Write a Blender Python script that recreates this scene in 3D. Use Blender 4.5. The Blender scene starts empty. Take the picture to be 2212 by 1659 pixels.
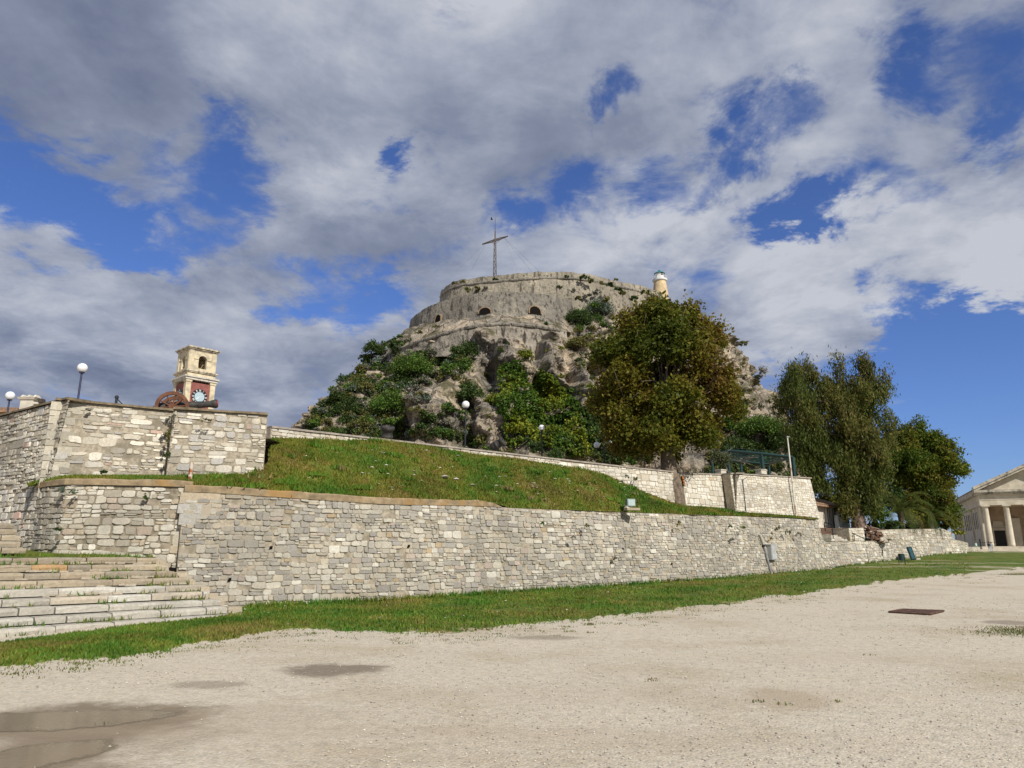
import bpy, bmesh, math, random
import numpy as np
from mathutils import Vector, noise, kdtree
from mathutils.bvhtree import BVHTree

# ------------------------------------------------------------------ camera, world, sun
SC = bpy.context.scene
COL = SC.collection
R = math.radians
EYE = 1.6
PITCH = R(13.3)
FOC = 1555.3            # focal length for a frame 2212 wide (all measured image positions use that frame)
CX, CY = 1106.0, 829.5
cd = bpy.data.cameras.new('camera')
cam = bpy.data.objects.new('camera', cd)
COL.objects.link(cam)
cam.location = (0, 0, EYE)
cam.rotation_euler = (R(90) + PITCH, 0, 0)
cd.sensor_width = 36.0
cd.lens = 36.0 * FOC / 2212.0
cd.clip_start = 0.1
cd.clip_end = 8000
SC.camera = cam
SC.view_settings.view_transform = 'Standard'
SC.view_settings.look = 'None'
SC.view_settings.exposure = 0.0
SC.view_settings.gamma = 1.0
SC.cycles.max_bounces = 6
SC.cycles.transparent_max_bounces = 8

SUN_AZ = Vector((0.56, -0.83))
SUN_EL = R(37)
sd = bpy.data.lights.new('sun', 'SUN')
sun = bpy.data.objects.new('sun', sd)
COL.objects.link(sun)
sd.energy = 4.8
sd.angle = R(0.53)
sd.color = (1.0, 0.945, 0.85)
_a = SUN_AZ.normalized()
to_sun = Vector((_a.x * math.cos(SUN_EL), _a.y * math.cos(SUN_EL), math.sin(SUN_EL)))
sun.rotation_euler = to_sun.to_track_quat('Z', 'Y').to_euler()
sun.location = (30, -40, 60)


def ray(px, py):
    a, b = (px - CX) / FOC, (CY - py) / FOC
    c, s = math.cos(PITCH), math.sin(PITCH)
    return Vector((a, c - b * s, s + b * c))


def at(px, py, d):
    r = ray(px, py)
    k = d / r.y
    return Vector((r.x * k, d, EYE + r.z * k))


GY = [-50, 0, 12, 20, 30, 37, 44.5, 52, 61, 70, 130, 200]
GZ = [0, 0, 0.0, .10, .28, .42, .68, 1.1, 1.68, 1.80, 1.82, 1.85]


def gz(y):
    return float(np.interp(y, GY, GZ))


_D = np.concatenate([np.arange(1.0, 150, .05), np.arange(150, 401, 1.0)])
_S = (np.interp(_D, GY, GZ) - EYE) / _D
_SM = np.maximum.accumulate(_S)


def gpt(px, py):
    """point of the ground seen at an image position (the sight line's slope does not depend on px)"""
    r = ray(px, py)
    d = float(_D[min(len(_D) - 1, int(np.searchsorted(_SM, r.z / r.y)))])
    return Vector((r.x * d / r.y, d, gz(d)))


# world: daylight sky texture under broken procedural cloud
W = bpy.data.worlds.new('World')
SC.world = W
W.cycles.sampling_method = 'NONE'
W.use_nodes = True
nt = W.node_tree
nt.nodes.clear()


def N(tree, typ, **kw):
    n = tree.nodes.new(typ)
    for k, v in kw.items():
        if k == 'ins':
            for i, val in v.items():
                if isinstance(val, bpy.types.NodeSocket):
                    tree.links.new(val, n.inputs[i])
                else:
                    n.inputs[i].default_value = val
        else:
            setattr(n, k, v)
    return n


def M(tree, op, a, b=0.0, c=0.0, clamp=False):
    n = tree.nodes.new('ShaderNodeMath')
    n.operation = op
    n.use_clamp = clamp
    for i, v in enumerate((a, b, c)):
        if isinstance(v, bpy.types.NodeSocket):
            tree.links.new(v, n.inputs[i])
        else:
            n.inputs[i].default_value = v
    return n.outputs[0]


def MIX(tree, f, a, b, blend='MIX'):
    n = tree.nodes.new('ShaderNodeMix')
    n.data_type = 'RGBA'
    n.blend_type = blend
    for i, v in ((0, f), (6, a), (7, b)):
        if isinstance(v, bpy.types.NodeSocket):
            tree.links.new(v, n.inputs[i])
        elif i == 0:
            n.inputs[i].default_value = v
        else:
            n.inputs[i].default_value = (*v, 1) if len(v) == 3 else v
    return n.outputs[2]


def RAMP(tree, fac, pts, interp='LINEAR'):
    n = tree.nodes.new('ShaderNodeValToRGB')
    n.color_ramp.interpolation = interp
    e = n.color_ramp.elements
    while len(e) < len(pts):
        e.new(0.5)
    for i, (p, c) in enumerate(pts):
        e[i].position = p
        e[i].color = (c, c, c, 1) if isinstance(c, (int, float)) else (*c, 1)
    tree.links.new(fac, n.inputs[0])
    return n.outputs[0]


def NOISE(tree, vec, scale, detail=4, rough=.5, dist=0.0, out=0, dims='3D'):
    n = tree.nodes.new('ShaderNodeTexNoise')
    n.noise_dimensions = dims
    n.inputs['Scale'].default_value = scale
    n.inputs['Detail'].default_value = detail
    n.inputs['Roughness'].default_value = rough
    n.inputs['Distortion'].default_value = dist
    if vec is not None:
        tree.links.new(vec, n.inputs['Vector'])
    return n.outputs[out]


def make_sky():
    t = nt
    sky = N(t, 'ShaderNodeTexSky', sky_type='NISHITA', sun_disc=False)
    sky.sun_elevation = SUN_EL
    sky.sun_rotation = math.atan2(_a.x, _a.y)
    sky.air_density = 1.0
    sky.dust_density = 0.4
    sky.ozone_density = 1.5
    tc = N(t, 'ShaderNodeTexCoord')
    d0 = tc.outputs['Generated']
    # cloud-layer coordinates: direction projected on a high flat layer
    sep = N(t, 'ShaderNodeSeparateXYZ', ins={0: d0})
    zz = M(t, 'MAXIMUM', sep.outputs[2], 0.0)
    den = M(t, 'ADD', zz, 0.21)
    cx = M(t, 'DIVIDE', sep.outputs[0], den)
    cy = M(t, 'DIVIDE', sep.outputs[1], den)
    lay = N(t, 'ShaderNodeCombineXYZ', ins={0: cx, 1: cy, 2: 0.37})
    layv = lay.outputs[0]
    # ragged edges for the placed gaps: bend the direction a little
    nz = NOISE(t, layv, 4.2, 6, .66, 0.3, out=1)
    off = N(t, 'ShaderNodeVectorMath', operation='SUBTRACT', ins={0: nz, 1: (.5, .5, .5)})
    off2 = N(t, 'ShaderNodeVectorMath', operation='SCALE', ins={0: off.outputs[0]})
    off2.inputs[3].default_value = 0.24
    dsum = N(t, 'ShaderNodeVectorMath', operation='ADD', ins={0: d0, 1: off2.outputs[0]})
    dn = N(t, 'ShaderNodeVectorMath', operation='NORMALIZE', ins={0: dsum.outputs[0]}).outputs[0]

    def blobs(lst, vec):
        acc = None
        for px, py, r, w in lst:
            v = ray(px, py).normalized()
            sg = r / FOC * 0.8
            dp = N(t, 'ShaderNodeVectorMath', operation='DOT_PRODUCT', ins={0: vec, 1: v})
            e = M(t, 'MULTIPLY_ADD', dp.outputs['Value'], 1 / sg ** 2, -1 / sg ** 2)
            e = M(t, 'EXPONENT', e)
            acc = M(t, 'MULTIPLY', e, w) if acc is None else M(t, 'MULTIPLY_ADD', e, w, acc)
        return acc

    gaps = [(20, 380, 95, 1.0), (130, 430, 95, .9), (235, 480, 90, 1.0), (330, 520, 70, .9), (430, 545, 55, .75), (440, 355, 85, .95),
            (545, 410, 60, .6), (480, 290, 55, .5), (615, 390, 45, .6), (470, 455, 60, .5), (850, 300, 45, .95), (855, 345, 45, .9),
            (825, 430, 38, .6), (1010, 60, 60, .8), (440, 70, 40, .4), (1345, 185, 50, 1.1), (1310, 240, 30, .5), (1085, 425, 50, 1.0), (1225, 395, 60, 1.05),
            (1380, 435, 55, .85), (1670, 262, 65, .85), (1550, 300, 50, .7), (1590, 345, 45, .8), (1500, 410, 50, .85), (1670, 470, 55, 1.0), (1745, 468, 45, .9),
            (1760, 460, 55, .5), (1850, 395, 60, .85), (1960, 420, 45, .6), (2195, 80, 70, .62), (2205, 220, 50, .6), (1960, 100, 70, .6), (2010, 140, 60, .6),
            (1730, 190, 35, .5), (2180, 300, 45, .6), (1560, 60, 70, .4), (2150, 380, 50, .5),
            (2130, 820, 130, 1.0), (1900, 770, 80, .8), (2020, 740, 80, .8), (2190, 720, 80, .8), (2212, 960, 200, 1.2), (1660, 790, 80, .9), (1950, 950, 160, .9),
            (1890, 640, 70, .8), (1760, 630, 60, .5), (1560, 600, 60, .45), (1470, 640, 60, .5),
            (830, 660, 50, .8), (760, 670, 45, .5), (690, 650, 55, .65), (620, 655, 45, .5), (650, 595, 45, .55), (850, 610, 40, .5), (560, 600, 45, .45), (345, 745, 35, .3),
            (1940, 560, 40, .3)]
    fills = [(250, 380, 55, .55), (380, 460, 50, .5), (60, 560, 120, .6), (300, 650, 150, .5), (640, 440, 50, .4), (1150, 500, 170, .5), (1650, 560, 160, .5), (2050, 520, 150, .6), (2180, 440, 120, .5), (1850, 560, 110, .5), (1500, 690, 90, .4),
             (1650, 690, 70, 1.1), (1730, 690, 75, 1.2), (1810, 685, 50, .8), (2120, 610, 95, 1.0), (1920, 838, 40, 1.3), (1975, 842, 40, 1.4), (2030, 848, 34, 1.3), (2085, 852, 32, 1.3), (2140, 856, 32, 1.2), (2195, 858, 34, 1.2), (1250, 120, 250, .5), (200, 130, 300, .6),
             (760, 250, 130, .5), (560, 800, 200, .5), (1000, 640, 60, .4), (1700, 120, 90, .5), (740, 380, 60, .6), (1600, 420, 60, .4)]
    g = blobs(gaps, dn)
    f = blobs(fills, dn)
    n1 = NOISE(t, layv, 1.9, 8, .58, 0.25)
    n2 = NOISE(t, layv, 7.5, 6, .6, 0.3)
    base = M(t, 'MULTIPLY_ADD', n1, 2.6, -1.43)
    base = M(t, 'MULTIPLY_ADD', n2, 1.85, base)
    dens = M(t, 'MULTIPLY_ADD', g, -1.1, base)
    dens = M(t, 'MULTIPLY_ADD', f, 0.75, dens)
    mr = N(t, 'ShaderNodeMapRange', interpolation_type='SMOOTHSTEP', ins={0: dens, 1: -.28, 2: .85, 3: 0.0, 4: 0.97})
    alpha = mr.outputs[0]
    lights = [(750, 375, 70, .5), (560, 470, 70, .3), (1020, 500, 130, .55), (1230, 490, 110, .6), (1420, 480, 110, .65), (1560, 520, 90, .4), (1800, 540, 140, .5), (2080, 500, 150, .5),
              (1740, 130, 110, .45), (1330, 130, 130, .2), (800, 30, 200, .45), (1100, 30, 160, .35), (460, 150, 60, .35), (130, 590, 150, .5), (330, 740, 110, .4), (600, 720, 140, .45), (60, 680, 110, .3), (2130, 610, 90, .35), (1700, 690, 90, .3),
              (1650, 420, 90, .3), (1960, 40, 120, .2), (1480, 200, 120, .2), (1960, 300, 150, .2), (1300, 560, 150, .2)]
    darks = [(60, 170, 200, .38), (250, 280, 150, .22), (620, 250, 170, .28), (900, 200, 150, .25), (1180, 260, 130, .25), (150, 830, 130, .25), (450, 870, 140, .25), (950, 560, 80, .25),
             (50, 900, 150, .4), (1400, 330, 120, .15), (620, 560, 100, .2), (1800, 320, 120, .1)]
    li = blobs(lights, dn)
    da = blobs(darks, dn)
    n3 = NOISE(t, layv, 2.1, 7, .6, 0.4)
    b = M(t, 'MULTIPLY_ADD', n3, 1.9, -0.92)
    b = M(t, 'MULTIPLY_ADD', n2, 0.75, b)
    b = M(t, 'MULTIPLY_ADD', li, 0.62, b)
    b = M(t, 'MULTIPLY_ADD', da, -0.5, b)
    ccol = RAMP(t, b, [(0.0, (.165, .195, .285)), (.33, (.235, .27, .365)), (.64, (.365, .40, .49)), (1.0, (.56, .585, .645))])
    # clear sky, a little deeper and bluer than the plain texture
    skc = MIX(t, 1.0, sky.outputs[0], (0.55, 0.72, 1.18), 'MULTIPLY')
    ccol = MIX(t, 1.0, ccol, (10.0, 10.0, 10.0), 'MULTIPLY')
    colr = MIX(t, alpha, skc, ccol)
    bg = N(t, 'ShaderNodeBackground', ins={0: colr, 1: 0.1})
    out = N(t, 'ShaderNodeOutputWorld', ins={0: bg.outputs[0]})


make_sky()

# ------------------------------------------------------------------ mesh builder and tags
class MB:
    """collects geometry (with one colour per face) and links it as ONE mesh object"""

    def __init__(self):
        self.V, self.L, self.T, self.C, self.MI, self.n = [], [], [], [], [], 0

    def add(self, verts, faces, col=(1, 1, 1), mat=0):
        v = np.asarray(verts, dtype=np.float64).reshape(-1, 3)
        self.V.append(v)
        if isinstance(faces, np.ndarray):
            m = faces.shape[1]
            self.L.append((faces + self.n).ravel())
            self.T.append(np.full(len(faces), m))
            nf = len(faces)
        else:
            nf = len(faces)
            self.L.append(np.array([i + self.n for f in faces for i in f], dtype=np.int64))
            self.T.append(np.array([len(f) for f in faces], dtype=np.int64))
        c = np.asarray(col, dtype=np.float64)
        if c.ndim == 1:
            c = np.tile(c, (nf, 1))
        self.C.append(c)
        self.MI.append(np.full(nf, mat))
        self.n += len(v)
        return self

    def box(self, c, s, rz=0.0, col=(1, 1, 1), mat=0, tilt=None, taper=1.0):
        x, y, z = s[0] / 2, s[1] / 2, s[2] / 2
        p = np.array([(-x, -y, -z), (x, -y, -z), (x, y, -z), (-x, y, -z), (-x * taper, -y * taper, z), (x * taper, -y * taper, z), (x * taper, y * taper, z), (-x * taper, y * taper, z)])
        if tilt is not None:
            p = np.array([tilt @ Vector(q) for q in p])
        ca, sa = math.cos(rz), math.sin(rz)
        q = np.stack([p[:, 0] * ca - p[:, 1] * sa + c[0], p[:, 0] * sa + p[:, 1] * ca + c[1], p[:, 2] + c[2]], 1)
        return self.add(q, [(0, 3, 2, 1), (4, 5, 6, 7), (0, 1, 5, 4), (1, 2, 6, 5), (2, 3, 7, 6), (3, 0, 4, 7)], col, mat)

    def tube(self, pts, rad, n=8, col=(1, 1, 1), mat=0, cap=True):
        pts = [Vector(p) for p in pts]
        if not hasattr(rad, '__len__'):
            rad = [rad] * len(pts)
        vs = []
        for i, p in enumerate(pts):
            d = (pts[min(i + 1, len(pts) - 1)] - pts[max(i - 1, 0)]).normalized()
            u = d.cross(Vector((0, 0, 1)))
            if u.length < 0.05:
                u = d.cross(Vector((1, 0, 0)))
            u.normalize()
            w = u.cross(d).normalized()
            for k in range(n):
                a = 2 * math.pi * k / n
                vs.append(p + (u * math.cos(a) + w * math.sin(a)) * rad[i])
        fs = []
        for i in range(len(pts) - 1):
            for k in range(n):
                a, b = i * n + k, i * n + (k + 1) % n
                fs.append((a, a + n, b + n, b))
        if cap:
            fs.append(tuple(range(n)))
            fs.append(tuple(reversed(range((len(pts) - 1) * n, len(pts) * n))))
        return self.add([tuple(v) for v in vs], fs, col, mat)

    def lathe(self, prof, c, n=20, col=(1, 1, 1), mat=0, axis=None, cap=True):
        """profile of (radius, height) pairs turned about a vertical axis (or another axis) through c"""
        vs = []
        q = Vector(axis).normalized().to_track_quat('Z', 'Y') if axis is not None else None
        for r, z in prof:
            for k in range(n):
                a = 2 * math.pi * k / n
                p = Vector((r * math.cos(a), r * math.sin(a), z))
                if q is not None:
                    p = q @ p
                vs.append((p.x + c[0], p.y + c[1], p.z + c[2]))
        fs = []
        for i in range(len(prof) - 1):
            for k in range(n):
                a, b = i * n + k, i * n + (k + 1) % n
                fs.append((a, b, b + n, a + n))
        if cap:
            fs.append(tuple(reversed(range(n))))
            fs.append(tuple(range((len(prof) - 1) * n, len(prof) * n)))
        return self.add(vs, fs, col, mat)

    def grid(self, P, col=(1, 1, 1), mat=0, flip=False):
        """P[i][j] points"""
        P = np.asarray(P, dtype=np.float64)
        a, b = P.shape[:2]
        i, j = np.meshgrid(np.arange(a - 1), np.arange(b - 1), indexing='ij')
        k = (i * b + j).ravel()
        f = np.stack([k, k + b, k + b + 1, k + 1] if not flip else [k, k + 1, k + b + 1, k + b], 1)
        return self.add(P.reshape(-1, 3), f, col, mat)

    def build(self, name, mats, parent=None, smooth=False, origin=None):
        V = np.concatenate(self.V)
        if parent is not None:
            o3 = np.array(parent['_base'])
        elif origin is not None:
            o3 = np.array(origin)
        else:
            o3 = np.zeros(3)
        V = V - o3
        L = np.concatenate(self.L).astype(np.int32)
        T = np.concatenate(self.T).astype(np.int32)
        C = np.concatenate(self.C)
        me = bpy.data.meshes.new(name)
        me.vertices.add(len(V))
        me.vertices.foreach_set('co', V.ravel().astype(np.float32))
        me.loops.add(len(L))
        me.loops.foreach_set('vertex_index', L)
        me.polygons.add(len(T))
        st = np.zeros(len(T), np.int32)
        st[1:] = np.cumsum(T)[:-1]
        me.polygons.foreach_set('loop_start', st)
        me.polygons.foreach_set('loop_total', T)
        me.polygons.foreach_set('material_index', np.concatenate(self.MI).astype(np.int32))
        if not isinstance(mats, (list, tuple)):
            mats = [mats]
        for m in mats:
            me.materials.append(m)
        at_ = me.attributes.new('col', 'FLOAT_COLOR', 'FACE')
        at_.data.foreach_set('color', np.concatenate([C, np.ones((len(C), 1))], 1).ravel().astype(np.float32))
        me.update(calc_edges=True)
        me.validate()
        me.polygons.foreach_set('use_smooth', np.full(len(me.polygons), bool(smooth)))
        ob = bpy.data.objects.new(name, me)
        COL.objects.link(ob)
        if parent is not None:
            ob.parent = parent
            if '_base' in parent:
                ob['_base'] = list(o3)
        else:
            ob.location = Vector(o3)
            ob['_base'] = list(o3)
        return ob


def tag(o, label=None, cat=None, group=None, kind=None):
    if label:
        o['label'] = label
    if cat:
        o['category'] = cat
    if group:
        o['group'] = group
    if kind:
        o['kind'] = kind
    return o


def thing(name, label, cat, base, group=None):
    o = bpy.data.objects.new(name, None)
    o.empty_display_size = 0.3
    COL.objects.link(o)
    o.location = Vector(base)
    o['_base'] = list(Vector(base))
    return tag(o, label, cat, group)


def copy_tree(o, loc, label, group=None):
    """a copy of a thing with copies of its parts and sub-parts (mesh data shared)"""
    def rec(src, par):
        c = src.copy()
        COL.objects.link(c)
        c.parent = par
        for ch in src.children:
            rec(ch, c)
        return c
    r = rec(o, None)
    r.location = Vector(loc)
    tag(r, label, None, group)
    return r


# ------------------------------------------------------------------ materials
def new_mat(name):
    m = bpy.data.materials.new(name)
    m.use_nodes = True
    t = m.node_tree
    t.nodes.clear()
    out = t.nodes.new('ShaderNodeOutputMaterial')
    b = t.nodes.new('ShaderNodeBsdfPrincipled')
    t.links.new(b.outputs[0], out.inputs[0])
    b.inputs['Roughness'].default_value = .85
    b.inputs['Specular IOR Level'].default_value = .25
    g = t.nodes.new('ShaderNodeNewGeometry')
    return m, t, b, g.outputs['Position'], out


def bump(t, b, h, strength, dist):
    n = t.nodes.new('ShaderNodeBump')
    n.inputs['Strength'].default_value = strength
    n.inputs['Distance'].default_value = dist
    t.links.new(h, n.inputs['Height'])
    t.links.new(n.outputs[0], b.inputs['Normal'])


def attr(t):
    n = t.nodes.new('ShaderNodeAttribute')
    n.attribute_name = 'col'
    return n.outputs['Color']


def mat_stone(name, lo=.72, hi=1.18, s1=1.1, s2=16, stain=(.30, .28, .24), stain_amt=.5, bmp=.5, bd=.02):
    """stone whose own colour comes block by block, with weathering and pitting"""
    m, t, b, P, out = new_mat(name)
    c = attr(t)
    n2 = NOISE(t, P, s2, 5, .65)
    v = M(t, 'MULTIPLY_ADD', n2, (hi - lo) * 1.6, lo - (hi - lo) * .3)
    c = MIX(t, 1.0, c, (0, 0, 0), 'MIX') if False else c
    vv = N(t, 'ShaderNodeVectorMath', operation='SCALE', ins={0: c})
    t.links.new(v, vv.inputs[3])
    n1 = NOISE(t, P, s1, 6, .6)
    f = N(t, 'ShaderNodeMapRange', ins={0: n1, 1: .48, 2: .68, 3: 0.0, 4: stain_amt}).outputs[0]
    cc = MIX(t, f, vv.outputs[0], stain)
    t.links.new(cc, b.inputs['Base Color'])
    n3 = NOISE(t, P, s2 * 2.2, 5, .7)
    bump(t, b, n3, bmp, bd)
    return m


def mat_plain(name, col, rough=.6, metal=0.0, amp=.12, s=8.0, bmp=0.0, spec=.3, dirt=None, dirt_s=3.0):
    m, t, b, P, out = new_mat(name)
    n = NOISE(t, P, s, 5, .6)
    c1 = tuple(x * (1 - amp * 2) for x in col)
    c2 = tuple(min(1, x * (1 + amp * 2)) for x in col)
    c = RAMP(t, n, [(.3, c1), (.7, c2)])
    if dirt:
        n1 = NOISE(t, P, dirt_s, 6, .65)
        f = N(t, 'ShaderNodeMapRange', ins={0: n1, 1: .5, 2: .62, 3: 0.0, 4: .85}).outputs[0]
        c = MIX(t, f, c, dirt)
    t.links.new(c, b.inputs['Base Color'])
    b.inputs['Roughness'].default_value = rough
    b.inputs['Metallic'].default_value = metal
    b.inputs['Specular IOR Level'].default_value = spec
    if bmp:
        bump(t, b, NOISE(t, P, s * 4, 4, .6), bmp, .02)
    return m


def mat_leaf(name, amp=.35, transl=.3, s=2.0, rough=.55):
    m, t, b, P, out = new_mat(name)
    c = attr(t)
    n = NOISE(t, P, s, 3, .5)
    v = M(t, 'MULTIPLY_ADD', n, amp * 2.4, 1 - amp * 1.2)
    vv = N(t, 'ShaderNodeVectorMath', operation='SCALE', ins={0: c})
    t.links.new(v, vv.inputs[3])
    t.links.new(vv.outputs[0], b.inputs['Base Color'])
    b.inputs['Roughness'].default_value = rough
    b.inputs['Specular IOR Level'].default_value = .2
    tr = t.nodes.new('ShaderNodeBsdfTranslucent')
    t.links.new(vv.outputs[0], tr.inputs[0])
    mx = t.nodes.new('ShaderNodeMixShader')
    mx.inputs[0].default_value = transl
    t.links.new(b.outputs[0], mx.inputs[1])
    t.links.new(tr.outputs[0], mx.inputs[2])
    t.links.new(mx.outputs[0], out.inputs[0])
    return m


def mat_rock():
    m, t, b, P, out = new_mat('rock')
    mp = N(t, 'ShaderNodeMapping', ins={0: P})
    mp.inputs['Scale'].default_value = (1, 1, .45)
    Q = mp.outputs[0]
    n1 = NOISE(t, Q, .16, 7, .6, .4)
    n2 = NOISE(t, Q, .9, 7, .68, .3)
    n3 = NOISE(t, P, 3.2, 5, .65)
    c = RAMP(t, n1, [(.32, (.17, .162, .15)), (.45, (.36, .31, .245)), (.58, (.54, .44, .315)), (.72, (.36, .32, .265))])
    v = RAMP(t, n2, [(.30, .36), (.42, .80), (.58, 1.1), (.75, 1.28)])
    c = MIX(t, 1.0, c, v, 'MULTIPLY')
    # fractures
    wv = N(t, 'ShaderNodeVectorMath', operation='MULTIPLY_ADD', ins={0: NOISE(t, P, .8, 4, .6, 0, 1), 1: (1.6, 1.6, 1.6), 2: Q})
    vo = t.nodes.new('ShaderNodeTexVoronoi')
    vo.feature = 'DISTANCE_TO_EDGE'
    vo.inputs['Scale'].default_value = .42
    t.links.new(wv.outputs[0], vo.inputs['Vector'])
    fr_ = N(t, 'ShaderNodeMapRange', ins={0: vo.outputs['Distance'], 1: .0, 2: .06, 3: .6, 4: 0.0}).outputs[0]
    c = MIX(t, fr_, c, (.06, .052, .042))
    # dark vertical water streaks
    mp2 = N(t, 'ShaderNodeMapping', ins={0: P})
    mp2.inputs['Scale'].default_value = (.8, .8, .07)
    s = NOISE(t, mp2.outputs[0], .9, 5, .6, .3)
    f = N(t, 'ShaderNodeMapRange', ins={0: s, 1: .55, 2: .67, 3: 0.0, 4: .55}).outputs[0]
    c = MIX(t, f, c, (.07, .062, .05))
    # dry grass and moss in patches
    g = NOISE(t, P, .35, 6, .65)
    f2 = N(t, 'ShaderNodeMapRange', ins={0: g, 1: .50, 2: .60, 3: 0.0, 4: .85}).outputs[0]
    c = MIX(t, f2, c, MIX(t, n3, (.050, .055, .018), (.15, .125, .06)))
    t.links.new(c, b.inputs['Base Color'])
    h = M(t, 'MULTIPLY_ADD', n2, 1.0, M(t, 'MULTIPLY_ADD', n3, .45, M(t, 'MULTIPLY', fr_, -.5)))
    bump(t, b, h, 1.0, .75)
    return m


def mat_fort(name, base=(.27, .245, .205), stain=(.07, .06, .048), pale=(.42, .38, .30), amt=.8):
    m, t, b, P, out = new_mat(name)
    n1 = NOISE(t, P, .22, 6, .62, .2)
    n2 = NOISE(t, P, 1.8, 6, .7)
    c = RAMP(t, n1, [(.36, tuple(x * .8 for x in base)), (.52, base), (.68, pale)])
    v = RAMP(t, n2, [(.28, .45), (.42, .9), (.6, 1.08), (.75, 1.25)])
    c = MIX(t, 1.0, c, v, 'MULTIPLY')
    mp2 = N(t, 'ShaderNodeMapping', ins={0: P})
    mp2.inputs['Scale'].default_value = (1.0, 1.0, .16)
    s = NOISE(t, mp2.outputs[0], 1.5, 4, .6)
    f = N(t, 'ShaderNodeMapRange', ins={0: s, 1: .55, 2: .65, 3: 0.0, 4: amt}).outputs[0]
    c = MIX(t, f, c, stain)
    mp3 = N(t, 'ShaderNodeMapping', ins={0: P})
    mp3.inputs['Scale'].default_value = (1.5, 1.5, .7)
    s3 = NOISE(t, mp3.outputs[0], 1.7, 3, .55)
    f3 = N(t, 'ShaderNodeMapRange', ins={0: s3, 1: .565, 2: .64, 3: 0.0, 4: .8}).outputs[0]
    c = MIX(t, f3, c, stain)
    t.links.new(c, b.inputs['Base Color'])
    bump(t, b, n2, 1.0, .35)
    return m


STONE_L = mat_stone('limestone_blocks', stain=(.27, .25, .21), stain_amt=.45, s1=.8, lo=.66, hi=1.22, bmp=.8)
STONE_W = mat_stone('white_limestone', stain=(.40, .36, .29), stain_amt=.4, s1=.6)
MORTAR = mat_plain('lime_mortar', (.34, .295, .225), .95, amp=.2, s=9, bmp=.5, dirt=(.20, .175, .13), dirt_s=1.2)
MORTAR_D = mat_plain('crumbled_mortar', (.22, .19, .14), .95, amp=.25, s=7, bmp=.5, dirt=(.33, .28, .21), dirt_s=.9)
MORTAR_W = mat_plain('pale_pointing', (.40, .345, .265), .95, amp=.18, s=9, bmp=.4)
COPING = mat_plain('weathered_coping', (.27, .205, .125), .95, amp=.22, s=3.5, bmp=.6, dirt=(.32, .19, .07), dirt_s=.8)
COPING_D = mat_plain('dark_capping', (.17, .135, .085), .95, amp=.25, s=4, bmp=.4)
CONC = mat_plain('grey_capping', (.30, .26, .215), .95, amp=.15, s=4, bmp=.4)
LEAF = mat_leaf('leaves', transl=.42)
LEAFY = mat_leaf('scrub_leaves', amp=.45, transl=.22, s=.9)
GRASSM = mat_leaf('grass_blades', amp=.55, transl=.3, s=.55)
BARK = mat_plain('bark', (.17, .135, .10), .95, amp=.3, s=6, bmp=1.0)
ROCK = mat_rock()
FORT = mat_fort('fort_masonry')
FORT_P = mat_fort('fort_pale_masonry', base=(.33, .295, .235), pale=(.48, .43, .33), amt=.9)
IRON = mat_plain('dark_iron', (.025, .027, .03), .55, .3, spec=.5)

# ------------------------------------------------------------------ rubble walls, stone by stone
def cells(L, H, sw, sh, rng, split=.18, wild=.25, hv=(.65, 1.45)):
    """random coursed rubble: polygons (s, h) that fill an L x H field; bands, panels of courses, stones"""
    out = []
    ph = rng.uniform(0, 50)

    def wav(s, y):
        return .16 * sh * 2 * noise.noise((s * .7, y * 3.1 + ph, ph)) + .10 * sh * noise.noise((s * 3.1, y * 5 + ph, 4))

    y = -sh * rng.uniform(0, .8)
    while y < H + sh:
        bh = sh * rng.uniform(2.2, 4.6)
        x = -rng.uniform(0, 2)
        seam = [x] * 9
        while x < L:
            pw = sw * rng.uniform(2.5, 8)
            k = max(2, int(round(bh / sh * rng.uniform(.75, 1.3))))
            hs = [rng.uniform(*hv) for _ in range(k)]
            t = sum(hs)
            yy = y
            nseam = []
            for r in range(k):
                rh = bh * hs[r] / t
                xs = seam[min(len(seam) - 1, int(r / k * len(seam)))]
                xe = x + pw + rng.uniform(-.3, .3) * sw
                nseam.append(xe)
                while xs < xe - sw * .12:
                    w = max(sw * .35, min(sw * 2.0, (rh / sh * .5 + .5) * sw * rng.uniform(.55, 1.6)))
                    if xe - xs - w < sw * .4:
                        w = xe - xs
                    j = wild * .55

                    def cn(px, py, jy=1):
                        return (px + rng.uniform(-j, j) * min(w, sw) * .5, py + wav(px, py) + rng.uniform(-j, j) * rh * .5 * jy)
                    q = [cn(xs, yy), cn(xs + w, yy), cn(xs + w, yy + rh), cn(xs, yy + rh)]
                    if rng.random() < split and rh > sh * .8:
                        f = rng.uniform(.38, .62)
                        m0, m1 = cn(xs, yy + rh * f), cn(xs + w, yy + rh * f)
                        out.append([q[0], q[1], m1, m0])
                        out.append([m0, m1, q[2], q[3]])
                    else:
                        if rng.random() < .55:   # a fifth or sixth corner makes the block less regular
                            i = rng.randrange(4)
                            a_, b_ = q[i], q[(i + 1) % 4]
                            c_ = ((a_[0] + b_[0]) / 2, (a_[1] + b_[1]) / 2)
                            g_ = ((q[0][0] + q[2][0]) / 2, (q[0][1] + q[2][1]) / 2)
                            o_ = rng.uniform(-.10, .14)
                            q.insert(i + 1, (c_[0] + (c_[0] - g_[0]) * o_, c_[1] + (c_[1] - g_[1]) * o_))
                        out.append(q)
                    xs += w
                yy += rh
            seam = nseam
            x += pw
        y += bh
    return out


def tint(rng, col, lo=.85, hi=1.12):
    f = rng.uniform(lo, hi)
    return tuple(x * f for x in col)


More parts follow.
